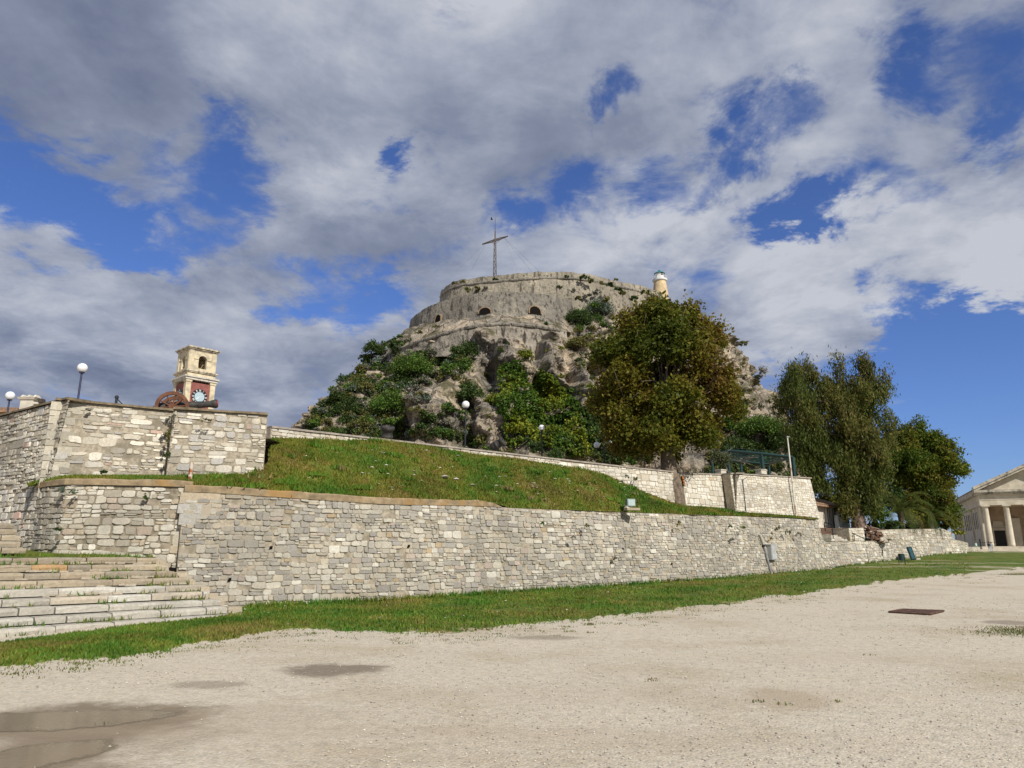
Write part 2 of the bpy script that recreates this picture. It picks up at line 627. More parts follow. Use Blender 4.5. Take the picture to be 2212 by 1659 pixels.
PAL_GREY = [((.42, .385, .315), 5), ((.49, .455, .375), 5), ((.35, .325, .28), 5), ((.33, .31, .275), 3), ((.45, .40, .31), 3), ((.56, .53, .455), 3), ((.42, .33, .21), .35), ((.43, .36, .30), .8)]
PAL_PALE = [((.55, .515, .43), 5), ((.48, .44, .36), 5), ((.40, .36, .285), 4), ((.62, .585, .50), 4), ((.44, .37, .27), 2), ((.44, .36, .285), .6)]
PAL_BAST = [((.66, .615, .52), 5), ((.58, .53, .43), 4), ((.44, .395, .31), 4), ((.38, .345, .28), 3), ((.48, .46, .42), 2), ((.50, .36, .29), .4)]
PAL_WHITE = [((.66, .62, .53), 5), ((.60, .555, .46), 5), ((.70, .665, .58), 4), ((.52, .47, .37), 2), ((.50, .40, .28), .6)]
PAL_STEP = [((.48, .45, .385), 5), ((.53, .505, .44), 5), ((.44, .41, .35), 3), ((.48, .42, .33), 2)]
PAL_STEP_D = [((.36, .30, .215), 5), ((.41, .345, .245), 4), ((.33, .285, .215), 4), ((.40, .26, .13), .8)]


class Line:
    """a wall's course in plan with the heights of its foot and top: rows of (x, y, foot, top)"""

    def __init__(self, pts):
        self.P = np.array(pts, dtype=float)
        d = np.hypot(np.diff(self.P[:, 0]), np.diff(self.P[:, 1]))
        self.s = np.concatenate([[0], np.cumsum(d)])
        self.L = self.s[-1]
        t = np.diff(self.P[:, :2], axis=0) / d[:, None]
        n = np.stack([t[:, 1], -t[:, 0]], 1)
        nv = np.concatenate([[n[0]], (n[:-1] + n[1:]) / 2, [n[-1]]])
        self.N = nv / np.linalg.norm(nv, axis=1)[:, None]

    def q(self, s, col):
        return np.interp(s, self.s, self.P[:, col])

    def pos(self, s, z, out=0.0, batter=.1, eb=0.0):
        s = np.asarray(s, float)
        z = np.asarray(z, float)
        zb = np.interp(s, self.s, self.P[:, 2])
        if eb:
            w = np.clip((s - (self.L - 2.2)) / 2.2, 0, 1)
            s = s - eb * np.maximum(0, z - zb) * w
        x, y = np.interp(s, self.s, self.P[:, 0]), np.interp(s, self.s, self.P[:, 1])
        nx, ny = np.interp(s, self.s, self.N[:, 0]), np.interp(s, self.s, self.N[:, 1])
        o = out - batter * (z - zb)
        return np.stack([x + nx * o, y + ny * o, z + 0 * x], -1)


def wall_geo(mb, ln, sw, sh, seed, pal, batter=.1, th=.7, gap=.012, keep=1.0, prot=(.015, .05), eb=0.0, top_gap=.01, mat_back=0, mat_st=1, split=.18, wild=.25, hv=(.65, 1.45), quoin=None, tone=None, back=True):
    rng = random.Random(seed)
    ns = max(2, int(ln.L / .6) + 1)
    ss = np.unique(np.concatenate([np.linspace(0, ln.L, ns), ln.s]))
    nz = 5
    rows = []
    zb, zt = ln.q(ss, 2), ln.q(ss, 3)
    for i in range(nz):
        rows.append(ln.pos(ss, zb + (zt - zb) * i / (nz - 1), 0, batter, eb))
    rows.append(ln.pos(ss, zt - .01, -th, batter, eb))
    if back:
        rows.append(ln.pos(ss, zb, -th, 0, 0))
    G = np.array(rows)
    mb.grid(G, (1, 1, 1), mat_back, flip=True)
    if back:
        for k, fl in ((0, 0), (-1, 1)):
            e = G[:, k]
            idx = list(range(len(e)))
            mb.add(e, [tuple(idx if fl else idx[::-1])], (1, 1, 1), mat_back)
    # stones
    z0 = float(min(ln.P[:, 2]))
    H = float(max(ln.P[:, 3])) - z0
    b0, b1 = ln.P[0, 2], ln.P[-1, 2]
    tot = sum(w for c, w in pal)
    for poly in cells(ln.L, H + abs(b1 - b0), sw, sh, rng, split, wild, hv):
        if rng.random() > keep:
            continue
        p = np.array(poly)
        p[:, 1] += z0
        c = p.mean(0)
        ztc, zbc = ln.q(c[0], 3), ln.q(c[0], 2)
        if c[1] < zbc - .1 or c[1] > ztc - top_gap:
            continue
        p[:, 0] = np.clip(p[:, 0], 0, ln.L)
        p[:, 1] = np.minimum(p[:, 1], ln.q(p[:, 0], 3) - top_gap)
        c = p.mean(0)
        d = p - c
        ln_ = np.linalg.norm(d, axis=1)
        if ln_.min() < gap * 1.6 or np.ptp(p[:, 0]) < sw * .15 or np.ptp(p[:, 1]) < sh * .18:
            continue
        p = c + d * (1 - gap * rng.uniform(.7, 1.8) / ln_)[:, None]
        # round the corners
        nx = np.roll(p, -1, 0)
        e = rng.uniform(.10, .24)
        p = np.stack([p * (1 - e) + nx * e, p * e + nx * (1 - e)], 1).reshape(-1, 2)
        c = p.mean(0)
        m = len(p)
        t = rng.uniform(*prot)
        tl, tr = rng.uniform(-.3, .3) * t, rng.uniform(-.3, .3) * t
        ext = np.ptp(p, 0) + 1e-6
        lean = ((p[:, 0] - c[0]) / ext[0] * tl + (p[:, 1] - c[1]) / ext[1] * tr)
        inset = min(.016, .12 * ext.min())
        dd = p - c
        lq = np.linalg.norm(dd, axis=1)
        p2 = c + dd * (1 - np.minimum(inset / lq, .5))[:, None]
        r0 = ln.pos(p[:, 0], p[:, 1], -.02, batter, eb)
        r1 = ln.pos(p[:, 0], p[:, 1], t * .72 + lean * .9, batter, eb)
        r2 = ln.pos(p2[:, 0], p2[:, 1], t + lean, batter, eb)
        r3 = ln.pos(c[0], c[1], t * 1.03, batter, eb)[None]
        V = np.concatenate([r0, r1, r2, r3])
        k = np.arange(m)
        k1 = (k + 1) % m
        fs = [(a, b, b + m, a + m) for a, b in zip(k, k1)] + [(a + m, b + m, b + 2 * m, a + 2 * m) for a, b in zip(k, k1)] + [(a + 2 * m, b + 2 * m, 3 * m) for a, b in zip(k, k1)]
        u = rng.random() * tot
        for col, w in pal:
            u -= w
            if u <= 0:
                break
        f = rng.uniform(.86, 1.14)
        if tone:
            f *= tone(c[0], c[1])
        mb.add(V, [tuple(int(i) for i in q) for q in fs], tuple(x * f for x in col), mat_st)


def line_px(pxs, dtab, botf, topf, dt=0.25):
    """course through image columns at tabled depths; foot and top heights from image rows or given heights"""
    out = []
    for px in pxs:
        d = float(np.interp(px, dtab[0], dtab[1]))
        b = at(px, topf(px), d)
        zt = at(px, topf(px), d + dt).z
        zb = botf(px, d)
        out.append((b.x, d, zb, zt))
    return Line(out)


def tab(*pts):
    xs, ys = [p[0] for p in pts], [p[1] for p in pts]
    return lambda v: float(np.interp(v, xs, ys))


def coping(mb, ln, s0, s1, h, over=.05, depth=.5, batter=.1, col=(1, 1, 1), mat=0, seed=1, wob=.02, z0=0.0, taper_end=0.0):
    """a running cap stone on a wall top"""
    rng = random.Random(seed)
    ss = np.linspace(s0, s1, max(2, int((s1 - s0) / .35)))
    rows = [[], [], [], [], []]
    for i, s in enumerate(ss):
        zt = float(ln.q(s, 3)) + z0
        hh = h + rng.uniform(-wob, wob)
        if taper_end and s > s1 - taper_end:
            hh *= max(.12, math.sqrt(max(0, 1 - ((s - (s1 - taper_end)) / taper_end) ** 2)))
        o = over + rng.uniform(-wob, wob) * .6
        zz = zt - .003
        ref = batter * (zt - float(ln.q(s, 2)))
        rows[0].append(ln.pos(s, zz, o - ref + batter * (zz - float(ln.q(s, 2))), batter))
        rows[1].append(ln.pos(s, zt + hh * .82, o - ref + batter * (zt + hh * .82 - float(ln.q(s, 2))) - .01, batter))
        rows[2].append(ln.pos(s, zt + hh, o - ref + batter * (zt + hh - float(ln.q(s, 2))) - .05, batter))
        rows[3].append(ln.pos(s, zt + hh, o - ref + batter * (zt + hh - float(ln.q(s, 2))) - depth, batter))
        rows[4].append(ln.pos(s, zz, o - ref + batter * (zz - float(ln.q(s, 2))) - depth, batter))
    G = np.array(rows)
    mb.grid(G, col, mat, flip=True)
    mb.add(G[:, 0], [(4, 3, 2, 1, 0)], col, mat)
    mb.add(G[:, -1], [(0, 1, 2, 3, 4)], col, mat)


# ------------------------------------------------------------------ ground, lawn, grass bank
def mat_gravel():
    m, t, b, P, out = new_mat('gravel')
    v = t.nodes.new('ShaderNodeTexVoronoi')
    v.inputs['Scale'].default_value = 38
    t.links.new(P, v.inputs['Vector'])
    hs = N(t, 'ShaderNodeSeparateColor', ins={0: v.outputs['Color']})
    c = RAMP(t, hs.outputs[0], [(0, (.44, .39, .305)), (.25, (.51, .448, .345)), (.6, (.56, .495, .385)), (.85, (.61, .55, .445)), (1.0, (.44, .40, .34))])
    n1 = NOISE(t, P, .35, 6, .6)
    c2 = RAMP(t, n1, [(.3, (.82, .78, .70)), (.5, (1, 1, 1)), (.7, (1.04, 1.03, 1.02))])
    c = MIX(t, 1.0, c, c2, 'MULTIPLY')
    n2 = NOISE(t, P, 7, 5, .7)
    c = MIX(t, 1.0, c, RAMP(t, n2, [(.3, .78), (.5, 1.0), (.7, 1.07)]), 'MULTIPLY')
    # sparse dark grit
    v2 = t.nodes.new('ShaderNodeTexVoronoi')
    v2.inputs['Scale'].default_value = 9
    t.links.new(P, v2.inputs['Vector'])
    g = N(t, 'ShaderNodeMapRange', ins={0: v2.outputs['Distance'], 1: .05, 2: .11, 3: .25, 4: 0.0}).outputs[0]
    c = MIX(t, g, c, (.22, .195, .165))
    # damp hollows
    nn = NOISE(t, P, 1.3, 6, .65, 0, 1)
    o = N(t, 'ShaderNodeVectorMath', operation='SUBTRACT', ins={0: nn, 1: (.5, .5, .5)})
    for px, py, ex, ey, amt, colr in [(715, 1447, 125, 15, .72, (.115, .085, .058)), (450, 1482, 85, 11, .5, (.19, .15, .105)), (1700, 1512, 90, 28, .45, (.30, .215, .125)),
                                      (170, 1560, 275, 44, .95, (.20, .157, .108)), (60, 1645, 230, 60, .95, (.20, .157, .108)), (150, 1600, 330, 75, .5, (.27, .21, .145)), (560, 1545, 260, 26, .3, (.34, .27, .19)), (1350, 1500, 700, 26, .22, (.42, .345, .25)), (1800, 1420, 420, 14, .2, (.43, .36, .26)), (700, 1580, 700, 14, .25, (.40, .325, .235)), (1500, 1600, 500, 30, .2, (.42, .34, .25)), (2190, 1345, 60, 5, .6, (.16, .12, .09)), (1180, 1378, 90, 5, .5, (.15, .12, .08)), (900, 1600, 500, 60, .18, (.40, .31, .21))]:
        q = gpt(px, py)
        rx = (gpt(px + ex, py) - gpt(px - ex, py)).length / 2
        ry = (gpt(px, py - ey) - gpt(px, py + ey)).length / 2
        s = N(t, 'ShaderNodeVectorMath', operation='SUBTRACT', ins={0: P, 1: q})
        s2 = N(t, 'ShaderNodeVectorMath', operation='MULTIPLY', ins={0: s.outputs[0], 1: (1 / rx, 1 / ry, 0)})
        s3 = N(t, 'ShaderNodeVectorMath', operation='MULTIPLY_ADD', ins={0: o.outputs[0], 1: (1.7, 1.7, 0), 2: s2.outputs[0]})
        l = N(t, 'ShaderNodeVectorMath', operation='LENGTH', ins={0: s3.outputs[0]})
        f = N(t, 'ShaderNodeMapRange', interpolation_type='SMOOTHSTEP', ins={0: l.outputs['Value'], 1: .55, 2: 1.15, 3: amt, 4: 0.0}).outputs[0]
        c = MIX(t, f, c, colr)
    t.links.new(c, b.inputs['Base Color'])
    b.inputs['Roughness'].default_value = .95
    hgt = M(t, 'MULTIPLY_ADD', v.outputs['Distance'], -1.0, M(t, 'MULTIPLY', n2, .5))
    bump(t, b, hgt, .55, .012)
    return m


def build_ground():
    ys = np.concatenate([np.arange(-60, 0, 20), np.arange(0, 30, 1), np.arange(30, 140, 2.5), np.array([150, 200, 300, 600, 1500, 4000])])
    xs = np.array([-3000, -800, -300, -120, -60, -30, -15, -8, -4, 0, 4, 8, 15, 30, 60, 120, 300, 800, 3000])
    rng = random.Random(5)
    P = [[(x, y, gz(y) + (noise.noise((x * .25, y * .25, 2)) * .025 if -20 < x < 60 and 11 < y < 60 else 0)) for x in xs] for y in ys]
    mb = MB()
    mb.grid(P, flip=True)
    tag(mb.build('ground', mat_gravel(), smooth=True), kind='structure')


build_ground()

MD = ([-900, 0, 385, 400, 600, 870, 1250, 1500, 1590, 1790, 2075, 2300], [12.5, 14, 19.75, 19.8, 20.9, 23, 28.5, 34.2, 37.3, 44.5, 61, 90])
main_d = tab(*zip(*MD))
# outer edge of the lawn against the gravel
EDGE = tab((-700, 1510), (0, 1443), (120, 1432), (250, 1424), (400, 1398), (520, 1380), (600, 1366), (660, 1362), (760, 1370), (850, 1377), (1000, 1368), (1200, 1352), (1400, 1331), (1560, 1312), (1700, 1293), (1900, 1263), (2000, 1250), (2150, 1238), (2212, 1234), (2500, 1222))


def mat_turf(name, bare=.25, fringe=False):
    m, t, b, P, out = new_mat(name)
    n1 = NOISE(t, P, .55, 6, .65)
    n2 = NOISE(t, P, 5, 5, .7)
    c = RAMP(t, n1, [(.3, (.060, .115, .014)), (.5, (.095, .130, .018)), (.68, (.145, .135, .028))])
    c = MIX(t, 1.0, c, RAMP(t, n2, [(.3, .55), (.5, 1.0), (.7, 1.35)]), 'MULTIPLY')
    n3 = NOISE(t, P, 1.6, 7, .7)
    f = N(t, 'ShaderNodeMapRange', ins={0: n3, 1: .62, 2: .70, 3: 0.0, 4: bare}).outputs[0]
    c = MIX(t, f, c, (.30, .25, .17))
    if fringe:   # worn edge towards the gravel, and long bare strips at the far end
        e = N(t, 'ShaderNodeSeparateColor', ins={0: attr(t)}).outputs[0]
        n4 = NOISE(t, P, 2.6, 6, .7)
        e = M(t, 'MULTIPLY_ADD', n4, 1.1, M(t, 'ADD', e, -.55))
        f = N(t, 'ShaderNodeMapRange', ins={0: e, 1: .10, 2: .22, 3: 1.0, 4: 0.0}).outputs[0]
        c = MIX(t, f, c, (.37, .30, .205))
        mp = N(t, 'ShaderNodeMapping', ins={0: P})
        mp.inputs['Scale'].default_value = (.07, .42, .1)
        n5 = NOISE(t, mp.outputs[0], 1.0, 5, .6)
        sx = N(t, 'ShaderNodeSeparateXYZ', ins={0: P}).outputs[0]
        g = N(t, 'ShaderNodeMapRange', ins={0: sx, 1: 15.0, 2: 26.0, 3: 0.0, 4: 1.0}).outputs[0]
        f = N(t, 'ShaderNodeMapRange', ins={0: n5, 1: .53, 2: .60, 3: 0.0, 4: .9}).outputs[0]
        c = MIX(t, M(t, 'MULTIPLY', f, g), c, (.43, .37, .27))
    t.links.new(c, b.inputs['Base Color'])
    b.inputs['Roughness'].default_value = 1.0
    bump(t, b, n2, .8, .05)
    return m


def lawn_pt(px, t, h=0.0):
    """t 0 at the gravel edge, 1 under the wall"""
    py = EDGE(px) + 7 * noise.noise((px * .013, 3.1, 0)) + 5 * noise.noise((px * .06, 7.7, 0)) + 3.0 * noise.noise((px * .25, 1.7, 0))
    a = gpt(px, py)
    d1 = main_d(px) + 1.2
    if px < 540:
        w0 = max(0, min(1, (px + 100) / 640))
        d1 = 13.2 + 4.9 * max(0, (px) / 525) if px > -900 else 12
        d1 = max(d1, a.y + .8)
        if px > 500:
            k = (px - 500) / 40
            d1 = d1 * (1 - k) + (main_d(px) + 1.2) * k
    b = at(px, 1197, d1)
    x = a.x + (b.x - a.x) * t
    y = a.y + (b.y - a.y) * t
    return Vector((x, y, gz(y) - .035 + .10 * min(1, t * 5) + h + .05 * noise.noise((x * .5, y * .5, 0))))


def build_lawn():
    pxs = np.concatenate([np.arange(-500, 0, 40), np.arange(0, 2080, 8), np.arange(2080, 2700, 20)])
    ts = [0, .02, .04, .06, .08, .11, .15, .2, .25, .4, .55, .7, .85, 1.0]
    mb = MB()
    tm = np.array([(a + b) / 2 for a, b in zip(ts[:-1], ts[1:])])
    mb.grid([[lawn_pt(px, t) for t in ts] for px in pxs], np.tile(np.repeat(np.minimum(1, tm * 3.2)[:, None], 3, 1), (len(pxs) - 1, 1)), flip=True)
    tag(mb.build('lawn', mat_turf('turf', .45, True), smooth=True), kind='structure')
    # far lawn in front of the church
    mb = MB()
    pxs = np.arange(2060, 2700, 20)
    rows = []
    for px in pxs:
        a = lawn_pt(px, 1.0)
        rows.append([(at(px, 1197, d).x, d, gz(d) + .055) for d in np.linspace(a.y - .6, 118, 12)])
    mb.grid(rows, flip=True)
    tag(mb.build('far_lawn', mat_turf('far_turf', .6, True), smooth=True), kind='structure')


build_lawn()

# the grass bank above the long wall
MTOP = tab((60, 1052), (90, 1046), (385, 1047), (400, 1062), (430, 1062), (850, 1090), (1060, 1093), (1090, 1096), (1200, 1101), (1500, 1112), (1700, 1118), (1790, 1125))
BANK_F = tab((40, 1052), (100, 1045), (140, 1041), (385, 1043), (430, 1050), (850, 1079), (1060, 1084), (1100, 1096), (1200, 1100), (1500, 1111), (1700, 1117), (1800, 1125))
TERR_D = ([62, 100, 140, 385, 400], [20.7, 19.8, 19.45, 20.1, 20.2])
front_d = tab((40, 20.9), (62, 20.9), (100, 20.0), (140, 19.65), (385, 20.3), (410, 20.2), (600, 21.3), (870, 23.4), (1250, 28.9), (1500, 34.7), (1590, 37.9), (1800, 45.2))
BANK_B = tab((60, 1050), (100, 1031), (375, 1033), (400, 1030), (520, 1021), (562, 1012), (578, 1004), (586, 946), (700, 947), (835, 951), (1000, 975), (1200, 1003), (1300, 1023), (1370, 1052), (1400, 1066), (1450, 1086), (1476, 1094), (1560, 1102), (1590, 1108), (1700, 1115), (1800, 1124))
back_d = tab((60, 19.5), (100, 20.9), (375, 22.35), (400, 22.0), (578, 22.75), (586, 24.7), (1370, 35.6), (1476, 37.9), (1554, 40.2), (1582, 40.0), (1600, 39.8), (1760, 44.6), (1800, 45.6))


def bank_pt(px, t, h=0.0):
    f = at(px, BANK_F(px), front_d(px))
    b = at(px, BANK_B(px), back_d(px) + .15)
    p = f.lerp(b, t)
    p.z += .10 * math.sin(math.pi * t) * min(1, (b - f).length / 4) + .06 * noise.noise((p.x * .4, p.y * .4, 4)) * min(1, t * 5) + h
    return p


def build_bank():
    pxs = np.concatenate([np.arange(60, 560, 12), np.arange(560, 600, 2), np.arange(600, 1772, 12)])
    mb = MB()
    mb.grid([[bank_pt(px, t) for t in np.linspace(0, 1, 15)] for px in pxs], flip=True)
    tag(mb.build('grass_bank', mat_turf('bank_turf', .5), smooth=True), kind='structure')


build_bank()


def blades(mb, pts, rng, h=(.06, .14), w=.028, pal=None):
    n = len(pts)
    P = np.array(pts)
    a = rng.uniform(0, 2 * math.pi, n)
    hh = rng.uniform(h[0], h[1], n)
    lean = rng.normal(0, .35, (n, 2)) * hh[:, None]
    ww = w * rng.uniform(.6, 1.4, n)
    dx, dy = np.cos(a) * ww, np.sin(a) * ww
    V = np.zeros((n, 3, 3))
    V[:, 0] = P + np.stack([-dx, -dy, -.02 + 0 * dx], 1)
    V[:, 1] = P + np.stack([dx, dy, -.02 + 0 * dx], 1)
    V[:, 2] = P + np.stack([lean[:, 0], lean[:, 1], hh], 1)
    f = np.arange(n * 3).reshape(n, 3)
    pal = np.array(pal)
    # patches: choose the hue by a slow noise so that greens and dry tones cluster
    q = np.array([noise.noise((p[0] * .45, p[1] * .45, 9.0)) + .5 * noise.noise((p[0] * 1.7, p[1] * 1.7, 5.0)) for p in P])
    q = q + rng.normal(0, .22, n)
    idx = np.clip(((q + .75) / 1.5 * len(pal)).astype(int), 0, len(pal) - 1)
    c = pal[idx] * rng.uniform(.75, 1.25, n)[:, None]
    mb.add(V.reshape(-1, 3), f, c, 0)


GREENS = [(.060, .160, .018), (.085, .185, .022), (.115, .190, .024), (.150, .195, .028), (.185, .190, .034), (.24, .20, .06)]


def build_grass():
    rng = np.random.default_rng(11)
    mb = MB()
    pts, hs = [], []
    while len(pts) < 70000:
        px = rng.uniform(-60, 2100)
        t = rng.uniform(0.0, 1) ** .85
        p = lawn_pt(px, t)
        nz = noise.noise((p.x * .9, p.y * .9, 1.5))
        if t < .10 and rng.random() > .3 + t * 5 + nz * .6:
            continue
        if nz > .42 and rng.random() < .75:
            continue
        if px > 1850 and noise.noise((p.x * .12, p.y * .9, 3.5)) > .12 and rng.random() < .9:
            continue
        if p.y > 30 and rng.random() > 30 / p.y * .9:
            continue
        pts.append(p)
    blades(mb, pts, rng, (.03, .08), .026, GREENS)
    # a taller fringe along the foot of the walls
    pts = []
    for px in rng.uniform(540, 2060, 5000):
        d = main_d(px) - rng.uniform(.02, .5) ** 1.3
        x = at(px, 1197, d).x
        pts.append((x, d, gz(d) + .05))
    blades(mb, pts, rng, (.08, .24), .03, GREENS[:5])
    # tufts straggling out on the gravel
    pts = []
    for k in range(230):
        px = rng.uniform(0, 2212)
        py = EDGE(px) + abs(rng.normal(0, 9)) + 2
        if k > 214:
            px, py = [(850, 1382), (852, 1384), (215, 1566), (1412, 1472), (1640, 1517), (1690, 1524), (1635, 1515), (1805, 1518), (1880, 1417), (1400, 1470), (2195, 1362), (2205, 1366), (2185, 1370), (2200, 1358), (1410, 1468), (80, 1577)][(k - 215) % 16]
        c = gpt(px, py)
        m = rng.integers(6, 26) if k < 215 else rng.integers(5, 12)
        r = rng.uniform(.03, .10) if k < 215 else .03
        if px > 2180:
            m, r = 420, .28
        for q in rng.normal(0, 1, (m, 2)) * (r * 1.8, r):
            pts.append((c.x + q[0], c.y + q[1], c.z + .01))
    blades(mb, pts, rng, (.01, .032), .012, [(.11, .15, .035), (.15, .17, .05), (.19, .16, .07)])
    tag(mb.build('lawn_grass', GRASSM), kind='stuff')
    mb = MB()
    pts = []
    while len(pts) < 90000:
        px = rng.uniform(62, 1768)
        t = rng.uniform(0, 1)
        L = (at(px, BANK_B(px), back_d(px)) - at(px, BANK_F(px), front_d(px))).length
        if rng.random() > min(1, L / 4.5):
            continue
        p = bank_pt(px, t)
        if noise.noise((p.x * 1.6, p.y * 1.6, 6.5)) > .45 and rng.random() < .8:
            continue
        pts.append(p)
    blades(mb, pts, rng, (.04, .115), .03, [(.075, .170, .018), (.110, .185, .022), (.145, .190, .024), (.180, .190, .028), (.215, .190, .034), (.25, .20, .06)])
    # rank weeds and dry tussocks dotted over the bank
    for k in range(110):
        px, t = rng.uniform(400, 1600), rng.uniform(.05, .97)
        c = bank_pt(px, t)
        m = int(rng.integers(40, 160))
        r = rng.uniform(.08, .32)
        q = [(c.x + a * r, c.y + b * r, bank_pt(px, t).z - .02) for a, b in rng.normal(0, .6, (m, 2))]
        dry = rng.random() < .10
        blades(mb, q, rng, (.07, .18), .03, [(.22, .18, .07), (.26, .21, .09)] if dry else [(.07, .17, .016), (.10, .19, .02), (.13, .20, .022)])
    tag(mb.build('bank_grass', GRASSM), kind='stuff')


build_grass()


def build_pebbles():
    rng = np.random.default_rng(3)
    mb = MB()
    ico = np.array([(0, 0, 1), (.9, 0, .1), (.3, .85, .15), (-.75, .55, .1), (-.7, -.5, .05), (.25, -.9, .1), (0, 0, -.6)])
    fs = np.array([(0, 1, 2), (0, 2, 3), (0, 3, 4), (0, 4, 5), (0, 5, 1), (6, 2, 1), (6, 3, 2), (6, 4, 3), (6, 5, 4), (6, 1, 5)])
    n = 9000
    y = 5.2 + 20 * rng.uniform(0, 1, n) ** 1.9
    x = rng.uniform(-.80, .80, n) * y
    r = rng.uniform(.004, .011, n) * (1 + .05 * y)
    V = ico[None] * rng.uniform(.6, 1.3, (n, 7, 1)) * r[:, None, None] * np.array([1.15, 1, .75])
    keep = ~((x < -1.6) & (y < 9.2)) | (rng.uniform(0, 1, n) < .03)
    x, y, r, V = x[keep], y[keep], r[keep], V[keep]
    n = len(x)
    a = rng.uniform(0, 6.28, n)
    ca, sa = np.cos(a)[:, None], np.sin(a)[:, None]
    vx, vy = V[:, :, 0] * ca - V[:, :, 1] * sa, V[:, :, 0] * sa + V[:, :, 1] * ca
    z = np.array([gz(q) + (noise.noise((p * .25, q * .25, 2)) * .025 if q > 11 else 0) for p, q in zip(x, y)])
    V = np.stack([vx + x[:, None], vy + y[:, None], V[:, :, 2] + z[:, None] + r[:, None] * .35], 2)
    f = (fs[None] + (np.arange(n) * 7)[:, None, None]).reshape(-1, 3)
    pal = np.array([(.48, .425, .345), (.56, .51, .43), (.40, .35, .28), (.62, .58, .50), (.36, .33, .29)])
    c = pal[rng.integers(0, 5, n)] * rng.uniform(.85, 1.1, n)[:, None]
    mb.add(V.reshape(-1, 3), f, np.repeat(c, 10, 0))
    m = mat_stone('pebble', stain_amt=0.0, bmp=.1)
    tag(mb.build('loose_gravel', m), kind='stuff')
    # white stones strewn in the grass
    mb = MB()
    pts = []
    for k in range(75):
        px = rng.uniform(640, 1400)
        p = bank_pt(px, rng.uniform(.1, .95))
        pts.append((p, rng.uniform(.02, .07)))
    for px, py, s in [(960, 1036, .3), (985, 1040, .18), (1020, 1052, .15), (1340, 1047, .16), (1395, 1068, .2), (1412, 1073, .22)]:
        for t in np.linspace(0, 1, 60):
            p = bank_pt(px, t)
            rr = p - Vector((0, 0, EYE))
            v = Vector((0, math.cos(PITCH), math.sin(PITCH)))
            u = Vector((0, -math.sin(PITCH), math.cos(PITCH)))
            if CY - FOC * rr.dot(u) / rr.dot(v) < py:
                break
        pts.append((p, s * .6))
    for k in range(45):
        p = lawn_pt(rng.uniform(500, 2050), rng.uniform(.1, .9))
        pts.append((p, rng.uniform(.012, .035)))
    for p, s in pts:
        q = ico * rng.uniform(.7, 1.25, (7, 1)) * s * np.array([1.4, 1, .55])
        mb.add(q + np.array(p) + np.array([0, 0, .05 + s * .1]), fs, np.array((.60, .56, .48)) * rng.uniform(.8, 1.1))
    tag(mb.build('scattered_stones', m), kind='stuff')


build_pebbles()


def build_puddle():
    m, t, b, P, out = new_mat('muddy_water')
    n = NOISE(t, P, 1.5, 4, .6)
    c = RAMP(t, n, [(.3, (.18, .142, .098)), (.7, (.215, .17, .118))])
    t.links.new(c, b.inputs['Base Color'])
    b.inputs['Roughness'].default_value = .10
    b.inputs['IOR'].default_value = 1.33
    b.inputs['Specular IOR Level'].default_value = .5
    bump(t, b, NOISE(t, P, 14, 3, .5), .12, .01)
    # the film of water thins out over the gravel at its rim
    al = N(t, 'ShaderNodeSeparateColor', ins={0: attr(t)}).outputs[0]
    al = M(t, 'ADD', al, M(t, 'MULTIPLY_ADD', NOISE(t, P, 9, 5, .65), 1.4, -.85))
    al = N(t, 'ShaderNodeMapRange', interpolation_type='SMOOTHSTEP', ins={0: al, 1: .0, 2: .75, 3: 0.0, 4: 1.0}).outputs[0]
    t.links.new(al, b.inputs['Alpha'])
    mb = MB()
    for poly in ([(-260, 1546), (0, 1543), (150, 1537), (300, 1532), (400, 1538), (375, 1549), (300, 1562), (240, 1576), (120, 1583), (0, 1588), (-260, 1590)],
                 [(-240, 1640), (0, 1622), (60, 1608), (140, 1603), (235, 1600), (245, 1618), (200, 1640), (120, 1660), (20, 1690), (-240, 1700)]):
        pts = [gpt(*p) for p in poly]
        ring = []
        for i in range(len(pts)):
            a, bq = pts[i], pts[(i + 1) % len(pts)]
            for k in range(12):
                p = a.lerp(bq, k / 12)
                q = Vector((noise.noise((p.x * 1.3, p.y * 1.3, 3)), noise.noise((p.x * 1.3, p.y * 1.3, 8)), 0)) * .14 + Vector((noise.noise((p.x * 5, p.y * 5, 3)), noise.noise((p.x * 5, p.y * 5, 8)), 0)) * .035
                p = p + q
                ring.append((p.x, p.y, .003))
        RG = np.array(ring)
        c = RG.mean(0)
        n = len(RG)
        ks = [1.06, 1.02, .985, .95, .91, .86, .80, .70]
        rows = [c + (RG - c) * [k, k, 1] for k in ks]
        for i in range(len(ks) - 1):
            a_ = (i + .5) / (len(ks) - 1)
            mb.add(np.concatenate([rows[i], rows[i + 1]]), [(j, (j + 1) % n, n + (j + 1) % n, n + j) for j in range(n)], (a_, a_, a_))
        mb.add(np.concatenate([rows[-1], c[None]]), [(j, (j + 1) % n, n) for j in range(n)], (1, 1, 1))
    tag(mb.build('puddle', m), kind='structure')


build_puddle()

# ------------------------------------------------------------------ the long retaining wall and its neighbours
def tone_noise(f, lo=.75, hi=1.2):
    def fn(s, z):
        return lo + (hi - lo) * max(0, min(1, .5 + .9 * noise.noise((s * f, z * f * 1.3, 7.3))))
    return fn


